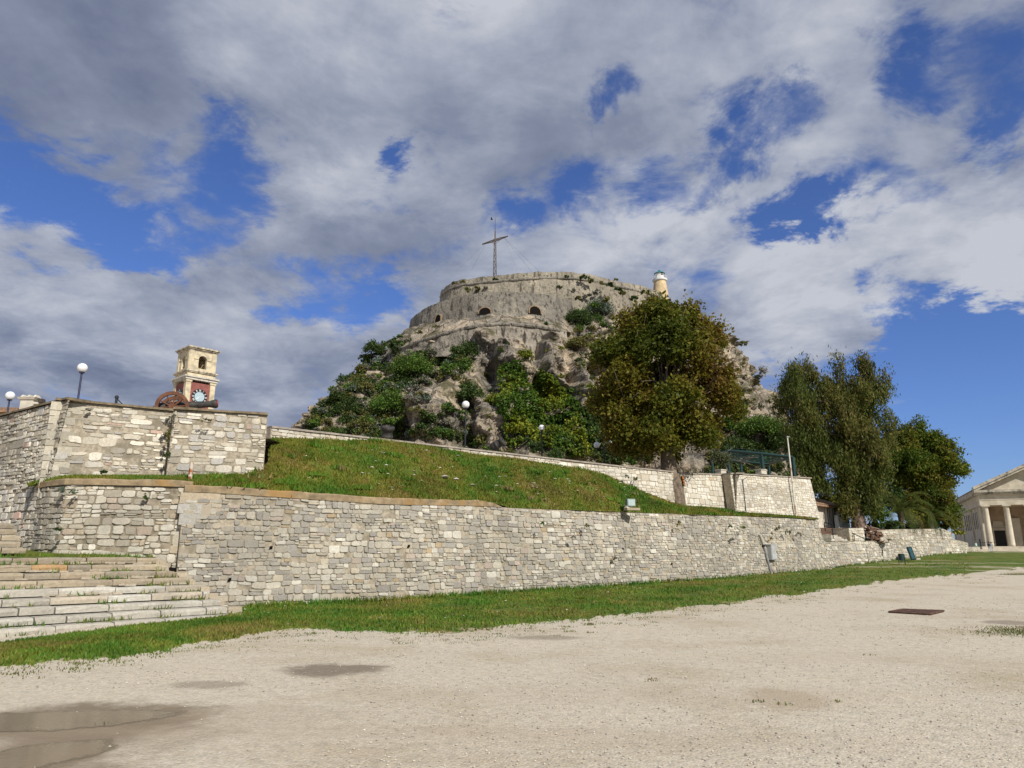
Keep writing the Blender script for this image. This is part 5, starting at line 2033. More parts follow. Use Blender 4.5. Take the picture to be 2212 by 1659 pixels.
ed = 57.0
eb = at(1856, 1140, ed)
EUC = [(.09, .12, .024), (.100, .130, .028), (.130, .150, .032), (.160, .155, .036), (.185, .155, .045), (.06, .085, .02)]
E_E = [ell(1874, 802, ed, 28, 28, 26), ell(1886, 850, ed, 34, 44, 34), ell(1852, 862, ed, 42, 50, 40), ell(1902, 895, ed, 22, 42, 26), ell(1830, 832, ed, 28, 26, 26), ell(1740, 812, ed, 34, 20, 30), ell(1768, 852, ed, 54, 42, 44), ell(1722, 872, ed, 32, 46, 34), ell(1706, 905, ed, 16, 28, 20),
       ell(1738, 945, ed, 40, 52, 40), ell(1795, 935, ed, 48, 62, 44), ell(1862, 950, ed, 50, 66, 46), ell(1900, 990, ed, 24, 62, 30), ell(1882, 1050, ed, 34, 40, 32), ell(1784, 1000, ed, 30, 36, 30), ell(1842, 1020, ed, 28, 50, 30), ell(1745, 990, ed, 24, 26, 26), ell(1800, 812, ed, 26, 20, 24), ell(1868, 1085, ed, 18, 20, 18), ell(1805, 868, ed, 30, 44, 34), ell(1825, 1060, ed, 20, 45, 24), ell(1770, 1040, ed, 16, 22, 20), ell(1865, 1010, ed, 40, 60, 40)]
tree('eucalyptus', 'tall dark eucalyptus with drooping foliage and exposed red roots', tuple(eb),
     [eb + Vector((0, 0, -.4)), eb + Vector((-.02, 0, 1.2)), eb + Vector((-.15, .1, 3)), eb + Vector((-.05, .2, 5.5)), eb + Vector((.1, .2, 8.5))], [.62, .40, .34, .28, .18],
     E_E, 2100, 46, .08, EUC, 9, clump=.21, hang=.9, elong=3.4, limbs=30, squash=.8, bough=(170, .72, .8, 1.7), bark=mat_plain('smooth_bark', (.17, .12, .095), .9, amp=.25, s=4, bmp=.6))
mb = MB()
for q in range(16):
    a = rng.uniform(-2.6, .2)
    L_ = rng.uniform(.9, 2.0)
    p = eb + Vector((math.cos(a) * .3, math.sin(a) * .3, .15))
    mb.tube([p, p + Vector((math.cos(a) * L_ * .5, math.sin(a) * L_ * .5, -.25)), p + Vector((math.cos(a + .2) * L_, math.sin(a + .2) * L_, -.65))], [.11, .07, .02], 5, (.16, .08, .05))
mb.build('root', STONE_L, bpy.data.objects['eucalyptus'])

rd_ = 66.0
rb = at(1985, 1140, rd_)
R_PAL = [(.080, .130, .016), (.110, .155, .018), (.145, .175, .020), (.180, .180, .024), (.215, .18, .03), (.07, .11, .015)]
R_E = [ell(1984, 990, rd_, 60, 50, 55), ell(2019, 1010, rd_, 46, 55, 50), ell(1944, 1000, rd_, 45, 60, 50), ell(1929, 950, rd_, 22, 26, 25), ell(1992, 945, rd_, 30, 28, 30), ell(2014, 955, rd_, 24, 26, 26), ell(2034, 1050, rd_, 34, 30, 34), ell(1979, 1060, rd_, 60, 32, 50), ell(1954, 955, rd_, 28, 30, 28), ell(2014, 1085, rd_, 42, 36, 40), ell(2032, 1108, rd_, 24, 22, 26)]
tree('broadleaf_tree', 'round green tree touched with yellow, between the eucalyptus and the church', tuple(rb),
     [rb, rb + Vector((0, 0, 1.5)), rb + Vector((.15, 0, 3.2)), rb + Vector((.3, 0, 5))], [.30, .25, .2, .12], R_E, 1150, 56, .14, R_PAL, 15, clump=.27, limbs=22, bough=(95, .85, .8))


# palms: arching fronds with leaflets
def palm(label, base, h, nf, L, seed):
    r_ = np.random.default_rng(seed)
    root = thing('palm_tree', label, 'palm', tuple(base), 'palms below the round tree')
    b = Vector(base)
    mb = MB()
    mb.tube([b + Vector((0, 0, -.2)), b + Vector((.03, 0, h * .5)), b + Vector((0, 0, h))], [.26, .22, .24], 10)
    mb.build('trunk', BARK, root)
    mb = MB()
    for f in range(nf):
        a = r_.uniform(0, 6.28)
        el = r_.uniform(.1, 1.35)
        d = Vector((math.cos(a), math.sin(a), 0))
        pts, p = [], b + Vector((0, 0, h))
        ang = el
        for i in range(11):
            pts.append(p.copy())
            p = p + (d * math.cos(ang) + Vector((0, 0, math.sin(ang)))) * (L / 10)
            ang -= .17 + .03 * i * .5
        mb.tube(pts, [.03 - .0025 * i for i in range(11)], 4, (.14, .15, .03))
        col = np.array([(.055, .095, .018), (.075, .11, .02), (.10, .12, .025), (.16, .13, .04)][r_.integers(0, 4)])
        V, F = [], []
        for i in range(1, 11):
            for u in (0, .33, .66):
                q = pts[i - 1].lerp(pts[i], u)
                t = (pts[i] - pts[i - 1]).normalized()
                s = t.cross(Vector((0, 0, 1))).normalized()
                ll = L * .19 * math.sin(math.pi * (.12 + .80 * i / 11))
                for sg in (-1, 1):
                    e = q + (s * sg * .8 + t * .55 + Vector((0, 0, -.28))) * ll
                    n_ = len(V)
                    V += [tuple(q - t * .022), tuple(q + t * .022), tuple(e)]
                    F.append((n_, n_ + 1, n_ + 2))
        mb.add(V, F, tuple(col))
    mb.build('frond', LEAF, root)
    return root


palm('larger palm with arching fronds at the foot of the round tree', at(1948, 1139, 60.5), 1.3, 34, 3.6, 3)
palm('smaller dark palm right of the larger palm, by the church', at(2012, 1139, 64), .8, 24, 2.6, 5)
nr = np.random.default_rng(5)
for px, py, d, rx, rz, pal, lab in [(1905, 1118, 57.5, 20, 26, 'green', 'rounded green bush right of the eucalyptus trunk'), (1935, 1138, 58, 18, 16, 'dark', 'low dark bush on the edge of the upper terrace wall'), (1832, 1112, 58.5, 22, 34, 'dark', 'dark shrub between the little house and the eucalyptus trunk'),
                                    (2050, 1139, 68.5, 14, 10, 'olive', 'sprawling olive weeds where the terrace wall meets the church'), (2070, 1152, 69, 12, 8, 'yellow', 'yellow-green weeds on the end of the low wall'), (1975, 1122, 62, 18, 18, 'yellow', 'yellowish fern-like bush under the larger palm'),
                                    (1895, 1065, 59.5, 22, 36, 'dark', 'dark evergreen bush behind the eucalyptus trunk'), (1925, 1085, 63.5, 30, 40, 'dark', 'tall dark bush behind the larger palm'), (1975, 1105, 66, 34, 30, 'dark', 'dark bush at the foot of the round tree'), (2020, 1122, 67, 30, 20, 'green', 'green bush under the low right side of the round tree'), (1870, 1105, 60, 20, 28, 'dark', 'dark bush immediately right of the small house'), (1885, 1137, 58, 16, 12, 'dark', 'low dark bush directly right of the eucalyptus roots'), (1915, 1139, 60, 18, 14, 'green', 'low green bush behind the edge of the upper terrace wall'), (1962, 1139, 63, 20, 13, 'dark', 'low dark bush between the two palms'), (1996, 1139, 65, 18, 12, 'olive', 'low olive bush under the smaller palm'), (2032, 1139, 67.5, 18, 13, 'dark', 'low dark bush near the right end of the upper terrace wall'), (1775, 1060, 62, 22, 24, 'grey', 'grey brush behind the right end of the white bastion'), (1790, 1085, 63, 26, 22, 'yellow', 'yellow-green hedge behind the little house roof')]:
    c = at(px, py, d)
    k = d / FOC
    m2 = MB()
    bush_geo(m2, c, rx * k, rx * k * .8, rz * k, pal, nr, 1.2, .17)
    tag(m2.build('bush', LEAFY, origin=c), lab, 'bush', 'garden bushes')

# weeds rooted in the walls
for px, py, d, rx, rz, pal, lab in [(367, 912, 21.55, 11, 22, 'grey', 'dry grey bush hanging in the inner corner of the bastion'), (362, 950, 21.5, 5, 24, 'olive', 'thin olive creeper below the dry bush in the bastion corner'), (444, 908, 21.6, 14, 4, 'olive', 'dry olive tuft near the top of the projecting bastion'),
                                    (363, 985, 21.6, 8, 10, 'dark', 'dark weed at the foot of the bastion corner'), (225, 1020, 20.7, 6, 5, 'dark', 'small dark weed at the foot of the bastion'), (191, 885, 20.8, 5, 3, 'grey', 'tiny withered tuft high on the bastion'),
                                    (133, 1060, 19.3, 4, 9, 'blue', 'bluish weed hanging under the terrace coping, left one'), (160, 1062, 19.3, 5, 8, 'blue', 'bluish weed hanging under the terrace coping, second from the left'), (314, 1075, 19.8, 4, 8, 'dark', 'dark weed near the right end of the terrace wall'), (126, 1145, 19.0, 4, 4, 'dark', 'little weed low on the terrace wall'),
                                    (1172, 1131, 26.9, 4, 4, 'green', 'green tuft on the long wall below the grass bank'), (1268, 1136, 28.6, 4, 5, 'olive', 'olive tuft high on the long wall right of the green tuft'), (1466, 1132, 33.0, 5, 8, 'olive', 'bristly tuft high on the long wall under the tree'), (1330, 1208, 30, 6, 5, 'grey', 'dry grey tuft in the middle of the long wall'),
                                    (1238, 1160, 28, 4, 5, 'grey', 'withered tuft on the long wall, left of the dry grey tuft'), (1578, 1137, 36.6, 5, 6, 'dark', 'dark tuft at the wall top under the white bastion'), (1605, 1140, 37.4, 7, 5, 'green', 'green weeds on the wall top below the drain conduit'), (1680, 1142, 40, 6, 7, 'olive', 'olive weed cluster near the junction box'),
                                    (1702, 1150, 40.8, 6, 8, 'olive', 'yellowish weed cluster left of the pole foot'), (1725, 1155, 41.6, 5, 6, 'grey', 'dry weed right of the pole foot'), (1583, 1166, 36.8, 5, 6, 'grey', 'dry tuft left of the slanting pipe'), (1665, 1164, 39.7, 5, 3, 'olive', 'flat tuft just above the slanting pipe'),
                                    (1372, 1035, 35.4, 5, 7, 'dark', 'dark weed on the parapet left of the tree shadow'), (1354, 1030, 35.0, 4, 6, 'dark', 'second dark weed on the parapet, farther left'), (1565, 1050, 40.2, 6, 8, 'green', 'green fern on the shaded return of the white bastion')]:
    c = at(px, py, d)
    k = d / FOC
    m2 = MB()
    bush_geo(m2, c, rx * k, .12, rz * k, pal, nr, 5.0, .055)
    tag(m2.build('wall_weed', LEAFY, origin=c), lab, 'plant', 'weeds rooted in the walls')

# ------------------------------------------------------------------ street lamps
NAVY = mat_plain('navy_paint', (.028, .032, .075), .45, amp=.15, spec=.5)
OPAL = mat_plain('opal_globe', (.80, .80, .80), .3, amp=.02, spec=.5)


def lamp(px, py, d, zfoot, rg, lab, paint, two=False):
    c = at(px, py, d)
    root = thing('street_lamp', lab, 'lamp', (c.x, c.y, zfoot), 'globe street lamps')
    pole = MB()
    if two:
        c0 = at(px + 15, py, d)
        x0 = c0.x
    else:
        x0 = c.x
    pole.lathe([(.10, zfoot), (.10, zfoot + .25), (.065, zfoot + .3), (.06, zfoot + .8), (.045, zfoot + .85), (.038, c.z - rg - (0 if not two else -.1)), (.07, c.z - rg + .02), (.09, c.z - rg + .06)], (x0, c.y, 0), 10)
    pole.build('pole', paint, root)
    gl = MB()
    n = 12
    gl.lathe([(rg * math.sin(math.pi * (i + .5) / n), c.z - rg * math.cos(math.pi * (i + .5) / n)) for i in range(n)], (c.x, c.y, 0), 20)
    gl.build('globe', OPAL, root, smooth=True)
    if two:
        g2 = MB()
        c3 = at(px + 30, py - 4, d + .3)
        g2.lathe([(rg * math.sin(math.pi * (i + .5) / n), c3.z - rg * math.cos(math.pi * (i + .5) / n)) for i in range(n)], (c3.x, c3.y, 0), 20)
        g2.build('globe', mat_plain('smoked_globe', (.10, .12, .11), .15, spec=.6), root, smooth=True)
        ar = MB()
        ar.tube([(c.x, c.y, c.z - rg * .9), (x0, c.y, c.z - rg * 1.5), (c3.x, c3.y, c3.z - rg * .9)], .025, 6)
        ar.build('arm', paint, root)
    else:
        nk = MB()
        nk.lathe([(.10, c.z - rg - .02), (.11, c.z - rg + .03), (.07, c.z - rg + .07)], (c.x, c.y, 0), 12)
        nk.build('globe_collar', paint, root)
    return root


lamp(178, 795, 29.5, 5.3, .205, 'globe lamp on a navy pole above the corner of the bastion', NAVY)
lamp(22, 855, 33, 5.3, .205, 'leftmost globe lamp on a navy pole, in front of the tiled roof', NAVY)
lamp(1006, 874, 40, 4.95, .215, 'tall white globe lamp before the rock at the ramp parapet', IRON)
lamp(1170, 924, 42.5, 4.95, .18, 'white globe lamp in front of the ivy', IRON)
lamp(1289, 961, 45, 4.95, .19, 'twin-globe lamp with a smoked globe left of the big tree', IRON, True)

# ------------------------------------------------------------------ clock tower
TD = 85.0
tk = TD / FOC
tc0 = at(424, 800, TD)
ctw = thing('clock_tower', 'old cream stone clock tower with a red clock stage and open belfry', 'tower', (tc0.x, tc0.y, 5))
CREAM = mat_plain('cream_stone', (.62, .535, .37), .9, amp=.12, s=1.6, bmp=.4, dirt=(.38, .335, .25), dirt_s=1.1)
CREAM_D = mat_plain('weathered_cornice', (.50, .44, .33), .95, amp=.25, s=2.5, bmp=.5, dirt=(.14, .125, .10), dirt_s=1.8)
RED = mat_plain('red_render', (.26, .095, .082), .9, amp=.14, s=2.0)
fn = Vector((.735, -.678, 0)).normalized()   # the front face looks to the right
fr = Vector((-fn.y, fn.x, 0))                # along the front face, to the right
rzt = math.atan2(fr.y, fr.x)
A = 3.55
zt_ = lambda py: at(430, py, TD).z
# centre of the tower from the front corner's place
corner = at(405, 800, TD - 1.5)
tc = corner + fr * (A / 2) - fn * (A / 2)
tcx, tcy = tc.x, tc.y


def tbox(mb, u, v, z0, z1, w, dpt, mat=0):
    c = Vector((tcx, tcy, 0)) + fr * u + fn * v
    mb.box((c.x, c.y, (z0 + z1) / 2), (w, dpt, z1 - z0), rzt, mat=mat)


z = {n: zt_(p) for n, p in dict(top=752, corn0=762, bel1=764, bel0=803, band1=801, band0=805, sill=808, ent=820, cap=824, stage=829, low=900).items()}
mb = MB()
tbox(mb, 0, 0, 5, z['stage'], A * .93, A * .93)
mb.build('clock_stage', RED, ctw)
mb = MB()
for su in (-1, 1):
    for sv in (-1, 1):
        tbox(mb, su * (A / 2 - .30), sv * (A / 2 - .30), 5, z['cap'], .62, .62)
        tbox(mb, su * (A / 2 - .30), sv * (A / 2 - .30), z['cap'] - .28, z['cap'] - .02, .76, .76)
mb.build('pilaster', CREAM, ctw)
mb = MB()
tbox(mb, 0, 0, z['cap'], z['cap'] + .28, A + .34, A + .34)
tbox(mb, 0, 0, z['cap'] + .28, z['cap'] + .46, A + .62, A + .62)
mb.build('entablature', mat_plain('white_cornice', (.62, .58, .50), .9, amp=.15, s=2, dirt=(.3, .27, .22), dirt_s=2), ctw)
mb = MB()
tbox(mb, 0, 0, z['cap'] + .46, z['sill'], A * .97, A * .97)
mb.build('attic', CREAM, ctw)
mb = MB()
tbox(mb, 0, 0, z['sill'], z['sill'] + .12, A + .2, A + .2)
tbox(mb, 0, 0, z['sill'] + .12, z['sill'] + .26, A + .36, A + .36)
mb.build('string_course', CREAM_D, ctw)
# belfry with an arched opening on every side
B = A * .92
zb0, zb1 = z['sill'] + .26, z['corn0'] + .05
mb = MB()
OW, AH = 1.0, 0.5
zs_ = zb0 + (zb1 - zb0) * .14
za = zb0 + (zb1 - zb0) * .60
for s_ in range(4):
    q = rzt + s_ * math.pi / 2
    u_, n_ = Vector((math.cos(q), math.sin(q), 0)), Vector((math.sin(q), -math.cos(q), 0))
    th = .45
    W2 = lambda u, zz, o: tuple(Vector((tcx, tcy, zz)) + u_ * u + n_ * (B / 2 - o))
    hw = B / 2
    na = 12
    arc = [(math.cos(math.pi * k / na) * OW / 2, za + math.sin(math.pi * k / na) * OW / 2) for k in range(na + 1)]
    for o in (0, th):
        Vv = [W2(-hw, zb0, o), W2(-OW / 2, zb0, o), W2(-OW / 2, za, o), W2(-hw, za, o), W2(OW / 2, zb0, o), W2(hw, zb0, o), W2(hw, za, o), W2(OW / 2, za, o), W2(-hw, zb1, o), W2(hw, zb1, o)] + [W2(u, zz, o) for u, zz in arc] + [W2(-OW / 2, zs_, o), W2(OW / 2, zs_, o)]
        Ff = [(0, 1, 2, 3), (4, 5, 6, 7), (1, 4, 10 + na + 2, 10 + na + 1)]
        half = na // 2
        Ff.append((6, 9) + tuple(10 + k for k in range(half, -1, -1)))
        Ff.append((9, 8, 10 + half))
        Ff.append((8, 3) + tuple(10 + k for k in range(na, half - 1, -1)))
        mb.add(Vv, Ff)
    loop = [(OW / 2, zs_)] + arc + [(-OW / 2, zs_)]
    Vv = [W2(u, zz, 0) for u, zz in loop] + [W2(u, zz, th) for u, zz in loop]
    m = len(loop)
    mb.add(Vv, [(k, k + 1, m + k + 1, m + k) for k in range(m - 1)] + [(m - 1, 0, m, 2 * m - 1)])
    # corner pilaster strips and impost
    for su in (-1, 1):
        c = Vector((tcx, tcy, 0)) + u_ * su * (hw - .25) + n_ * (B / 2 + .02)
        mb.box((c.x, c.y, (zb0 + zb1) / 2), (.5, .10, zb1 - zb0), q)
        c = Vector((tcx, tcy, za)) + u_ * su * (OW / 2 + .30) + n_ * (B / 2 + .02)
        mb.box((c.x, c.y, za), (.52, .12, .09), q)
mb.build('belfry', CREAM, ctw)
mb = MB()
tbox(mb, 0, 0, zb1, zb1 + .14, B + .12, B + .12)
tbox(mb, 0, 0, zb1 + .14, zb1 + .28, B + .42, B + .42)
tbox(mb, 0, 0, zb1 + .28, zb1 + .42, B + .68, B + .68)
tbox(mb, 0, 0, zb1 + .42, zb1 + .50, B + .4, B + .4)
for k in range(40):
    a, b_ = rng.uniform(-1.6, 1.6), rng.uniform(-1.6, 1.6)
    c = Vector((tcx, tcy, zb1 + .5)) + fr * a + fn * b_
    mb.tube([c, c + Vector((rng.uniform(-.1, .1), 0, rng.uniform(.05, .3)))], [.012, .004], 3)
mb.build('roof_cornice', CREAM_D, ctw)
mb = MB()
bz = za + .15
mb.lathe([(.33, bz - .35), (.30, bz - .28), (.20, bz - .05), (.13, bz + .08), (.03, bz + .12)], (tcx, tcy, 0), 14)
bell = mb.build('bell', mat_plain('bell_patina', (.10, .22, .17), .7, amp=.2), ctw)
mb = MB()
p0_ = Vector((tcx, tcy, 0))
mb.tube([p0_ - fr * 1.4 + Vector((0, 0, bz + .15)), p0_ + fr * 1.4 + Vector((0, 0, bz + .15))], .07, 6)
mb.tube([p0_ + fn * .9 - fr * .45 + Vector((0, 0, za - .3)), p0_ + fn * .9 - fr * .05 + Vector((0, 0, zs_ + .1))], .05, 5)
mb.tube([p0_ + fn * .9 + fr * .40 + Vector((0, 0, za - .4)), p0_ + fn * .9 + fr * .1 + Vector((0, 0, zs_ + .1))], .05, 5)
mb.build('bell_beam', mat_plain('old_timber', (.30, .21, .12), .9), ctw)
# clock faces: black ring, white Roman numerals, pale disc and white hand
CLK = mat_plain('black_ring', (.015, .016, .018), .6)
DISC = mat_plain('pale_dial', (.40, .52, .58), .5, amp=.05)
NUMER = ['XII', 'I', 'II', 'III', 'IV', 'V', 'VI', 'VII', 'VIII', 'IX', 'X', 'XI']
for nrm_, u_ in ((fn, fr), (-fr, fn)):
    cz = zt_(858)
    base = Vector((tcx, tcy, cz)) + nrm_ * (A * .465)
    W3_ = lambda u, v, o: tuple(base + u_ * u + Vector((0, 0, v)) + nrm_ * o)
    mb = MB()
    n = 40
    RO, RI = .96, .60

    def disc(mb, r, o0, o1):
        V = [W3_(r * math.cos(2 * math.pi * k / n), r * math.sin(2 * math.pi * k / n), o) for o in (o0, o1) for k in range(n)]
        mb.add(V, [(k, (k + 1) % n, n + (k + 1) % n, n + k) for k in range(n)] + [tuple(range(n, 2 * n))])
    disc(mb, RO, 0, .06)
    cf = mb.build('clock_face', CLK, ctw)
    mb = MB()
    disc(mb, RI, .05, .075)
    mb.build('dial', DISC, cf)
    for h, t in enumerate(NUMER):
        mb = MB()
        a = math.pi / 2 - h * math.pi / 6
        rad, tan_ = Vector((math.cos(a), math.sin(a))), Vector((math.sin(a), -math.cos(a)))
        x = -sum({'I': .065, 'V': .13, 'X': .13}[c] for c in t) / 2
        for c in t:
            w = {'I': .065, 'V': .13, 'X': .13}[c]
            segs = {'I': [((.5, 0), (.5, 1))], 'V': [((.1, 1), (.5, 0)), ((.5, 0), (.9, 1))], 'X': [((.1, 0), (.9, 1)), ((.1, 1), (.9, 0))]}[c]
            for (x0, y0), (x1, y1) in segs:
                p, q = [], []
                for (xx, yy) in ((x0, y0), (x1, y1)):
                    v = rad * (.67 + .23 * yy) + tan_ * (x + xx * w)
                    p.append(v)
                d = (p[1] - p[0]).normalized()
                s = Vector((-d.y, d.x)) * .018
                mb.add([W3_(*(p[0] - s), .075), W3_(*(p[0] + s), .075), W3_(*(p[1] + s), .075), W3_(*(p[1] - s), .075)], [(0, 1, 2, 3)])
            x += w
        mb.build('numeral', WHT, cf)
    mb = MB()
    a = math.radians(222)
    d = Vector((math.cos(a), math.sin(a)))
    s = Vector((-d.y, d.x)) * .05
    q = d * .66
    t_ = -d * .12
    mb.add([W3_(*(t_ - s * .4), .10), W3_(*(t_ + s * .4), .10), W3_(*(q * .6 + s), .10), W3_(*q, .10), W3_(*(q * .6 - s), .10)], [(0, 1, 2, 3, 4)])
    mb.build('hand', WHT, cf)

# ------------------------------------------------------------------ cannon on the bastion
WOOD = mat_plain('red_brown_paint', (.14, .058, .030), .7, amp=.2, s=6)
CAST = mat_plain('cast_iron', (.040, .036, .032), .65, amp=.3, s=8, spec=.4)
wc = at(375, 884, 25.2)
can = thing('cannon', 'old field cannon with spoked brown wheels and a red muzzle plug on the bastion', 'cannon', (wc.x, wc.y, 5.3))
cdir = Vector((.93, .30, 0)).normalized()
csd = Vector((-cdir.y, cdir.x, 0))
RW = .56
for sgn, off in ((-1, -.42), (1, .42)):
    c = wc + csd * off
    mb = MB()
    n = 28
    V, F = [], []
    for k in range(n):
        a = 2 * math.pi * k / n
        e = cdir * math.cos(a) + Vector((0, 0, math.sin(a)))
        for r, o in ((RW, -.05), (RW, .05), (RW - .12, .05), (RW - .12, -.05)):
            V.append(tuple(c + e * r + csd * o))
    for k in range(n):
        for j in range(4):
            a, b = k * 4 + j, k * 4 + (j + 1) % 4
            a2, b2 = ((k + 1) % n) * 4 + j, ((k + 1) % n) * 4 + (j + 1) % 4
            F.append((a, b, b2, a2))
    mb.add(V, F)
    wh = mb.build('wheel', WOOD, can)
    for k in range(10):
        mb = MB()
        a = 2 * math.pi * k / 10 + .15
        e = cdir * math.cos(a) + Vector((0, 0, math.sin(a)))
        mb.tube([c + e * .08, c + e * (RW - .1)], [.035, .026], 6)
        mb.build('spoke', WOOD, wh)
    mb = MB()
    mb.tube([c - csd * .12, c + csd * .12], .10, 12)
    mb.build('hub', WOOD, wh)
mb = MB()
b0_, b1_ = wc - cdir * .55 + Vector((0, 0, .03)), at(470, 872, 25.6)
ax = (b1_ - b0_).normalized()
LB = (b1_ - b0_).length
mb.lathe([(.03, -.12), (.07, -.10), (.05, -.02), (.16, 0), (.175, .1), (.16, .12), (.15, LB * .38), (.165, LB * .39), (.14, LB * .41), (.115, LB * .86), (.15, LB * .93), (.165, LB * .97), (.14, LB)], b0_, 18, axis=ax)
mb.build('barrel', CAST, can, smooth=True)
mb = MB()
mb.lathe([(.125, LB - .02), (.125, LB + .015), (.02, LB + .02)], b0_, 16, axis=ax)
mb.build('muzzle_plug', mat_plain('red_plug', (.42, .035, .07), .5), can)
mb = MB()
for off in (-.2, .2):
    a = wc + csd * off + cdir * .25 - Vector((0, 0, .1))
    b = wc + csd * off * .6 - cdir * 1.6 - Vector((0, 0, RW - .08))
    mb.tube([a, b], [.09, .07], 6)
mb.tube([wc - csd * .5, wc + csd * .5], .05, 8)
mb.build('carriage', WOOD, can)


def mortar(px, py, d, zf, sc_, lab, lean):
    c = at(px, py, d)
    root = thing('mortar', lab, 'mortar', (c.x, c.y, zf), 'iron mortars on the ramp')
    ax = Vector(lean).normalized()
    p = c - ax * .55 * sc_
    mb = MB()
    mb.lathe([(.05, -.5 * sc_), (.30 * sc_, -.42 * sc_), (.38 * sc_, -.2 * sc_), (.36 * sc_, 0), (.39 * sc_, .02 * sc_), (.39 * sc_, .10 * sc_), (.34 * sc_, .14 * sc_), (.33 * sc_, .46 * sc_), (.42 * sc_, .52 * sc_), (.44 * sc_, .68 * sc_), (.40 * sc_, .72 * sc_), (.27 * sc_, .72 * sc_), (.25 * sc_, .3 * sc_)], p, 22, axis=ax, cap=False)
    bar = mb.build('barrel', CAST, root, smooth=True)
    mb = MB()
    mb.lathe([(.26 * sc_, .55 * sc_), (.02, .54 * sc_)], p, 18, axis=ax, cap=False)
    mb.build('bore', mat_plain('rusty_bore', (.09, .04, .025), .9), bar)
    mb = MB()
    for s in (-1, 1):
        for q in range(3):
            mb.box((c.x + s * .48 * sc_, c.y, zf + .14 * sc_ + q * .22 * sc_), (.16 * sc_, (1.3 - q * .35) * sc_, .22 * sc_ - .004), 0)
        mb.lathe([(.10 * sc_, -.09 * sc_), (.10 * sc_, .09 * sc_)], (c.x + s * .52 * sc_, c.y - .1, zf + .72 * sc_), 10, axis=(1, 0, 0))
    mb.build('carriage', mat_plain('grey_iron', (.07, .075, .08), .6, amp=.2), root)


mortar(838, 927, 33.2, 5.15, .72, 'squat iron mortar gun pointing up behind the parapet, with rusty bore', (.12, -.35, .93))
mortar(1084, 955, 36.0, 4.95, .62, 'dark mortar gun half hidden behind the parapet right of the tall lamp', (.85, -.25, .45))

# ------------------------------------------------------------------ small things on walls and bank
cp = at(252, 860, 22.6)
chain = thing('chain_post', 'small iron post with a sagging chain on top of the bastion', 'post', (cp.x, cp.y, 5.9))
mb = MB()
mb.lathe([(.05, 5.4), (.04, cp.z - .02), (.06, cp.z), (.06, cp.z + .06), (.02, cp.z + .09)], (cp.x, cp.y, 0), 8)
mb.build('post', IRON, chain)
ce = at(300, 883, 24)
mb = MB()
mb.tube([Vector((cp.x, cp.y, cp.z)).lerp(ce, t) - Vector((0, 0, .25 * 4 * t * (1 - t) * .5)) for t in np.linspace(0, 1, 10)], .018, 4)
mb.build('chain', IRON, chain)
rp = at(409, 1044, 20.75)
mb = MB()
mb.tube([rp - Vector((0, 0, .15)), rp + Vector((.005, 0, .3)), rp + Vector((.015, 0, .60))], [.058, .056, .055], 12)
m_, t_, b__, P_, o_ = new_mat('rusty_white_paint')
n_ = NOISE(t_, P_, 7, 5, .6)
t_.links.new(RAMP(t_, n_, [(.42, (.55, .50, .42)), (.50, (.34, .10, .03)), (.62, (.14, .05, .025))]), b__.inputs['Base Color'])
tag(mb.build('rusty_post', m_, origin=rp), 'short rusty post with flaking white paint at the corner of the wall', 'post')

fl = at(1360, 1086, 30.9)
flo = thing('floodlight', 'boxy grey floodlight on short legs on the grass bank', 'floodlight', tuple(at(1362, 1098, 30.9)))
fz = at(1362, 1099, 30.9)
ft = Vector((0.25, -1, .15)).normalized()
mb = MB()
mb.box(fl, (.33, .22, .29), .25, taper=.9)
mb.box(fl + Vector((.05, -.13, 0)), (.36, .03, .32), .25)
mb.build('housing', mat_plain('grey_housing', (.20, .25, .24), .5, amp=.1), flo)
mb = MB()
c = fl + Vector((.06, -.15, .0))
mb.box(c, (.30, .02, .26), .25)
mb.build('lens', mat_plain('dusty_lens', (.42, .52, .51), .25, amp=.05, spec=.5), flo)
for s in (-.11, .14):
    mb = MB()
    mb.tube([fl + Vector((s, 0, -.12)), Vector((fl.x + s, fl.y, fz.z))], .016, 5)
    mb.build('leg', IRON, flo)
mb = MB()
mb.box(fz + Vector((.05, -.02, -.02)), (.58, .4, .10), .25, (.45, .36, .25))
mb.box(fz + Vector((-.16, -.1, .07)), (.2, .16, .1), .6, (.6, .56, .48), taper=.6)
mb.build('slab', STONE_L, flo)


def wall_at(px, py, ln, batter, out):
    """a point on a wall face under an image position"""
    best = None
    for s in np.linspace(0, ln.L, 900):
        zt = float(ln.q(s, 3))
        p = ln.pos(s, 1.0, 0, 0)
        d = p[1]
        z = at(px, py, d).z
        q = Vector(ln.pos(s, z, out, batter))
        r = ray(px, py)
        e = abs(q.x - r.x * q.y / r.y)
        if best is None or e < best[0]:
            best = (e, q, s)
    return best[1], best[2]


BOXM = mat_plain('light_grey_cabinet', (.44, .45, .45), .5, amp=.06, dirt=(.33, .31, .28), dirt_s=2)
jb, js = wall_at(1668, 1193, LN_MAIN, .10, .14)
i_ = min(len(LN_MAIN.N) - 1, int(np.searchsorted(LN_MAIN.s, js)))
rj = math.atan2(LN_MAIN.N[i_][0], -LN_MAIN.N[i_][1])
jbx = thing('junction_box', 'grey electrical cabinet mounted on the long wall beside a slanting pipe', 'cabinet', tuple(jb))
mb = MB()
kk = jb.y / FOC
tl = Vector((0, 0, 0))
mb.box(jb, (.62, .24, .78), rj, taper=1.0)
mb.box(jb + Vector((0, 0, .40)), (.66, .28, .03), rj)
mb.build('cabinet_body', BOXM, jbx)
mb = MB()
n0 = Vector((LN_MAIN.N[i_][0], LN_MAIN.N[i_][1], 0))
mb.box(jb + n0 * .13, (.54, .03, .70), rj)
dr = mb.build('cabinet_door', BOXM, jbx)
mb = MB()
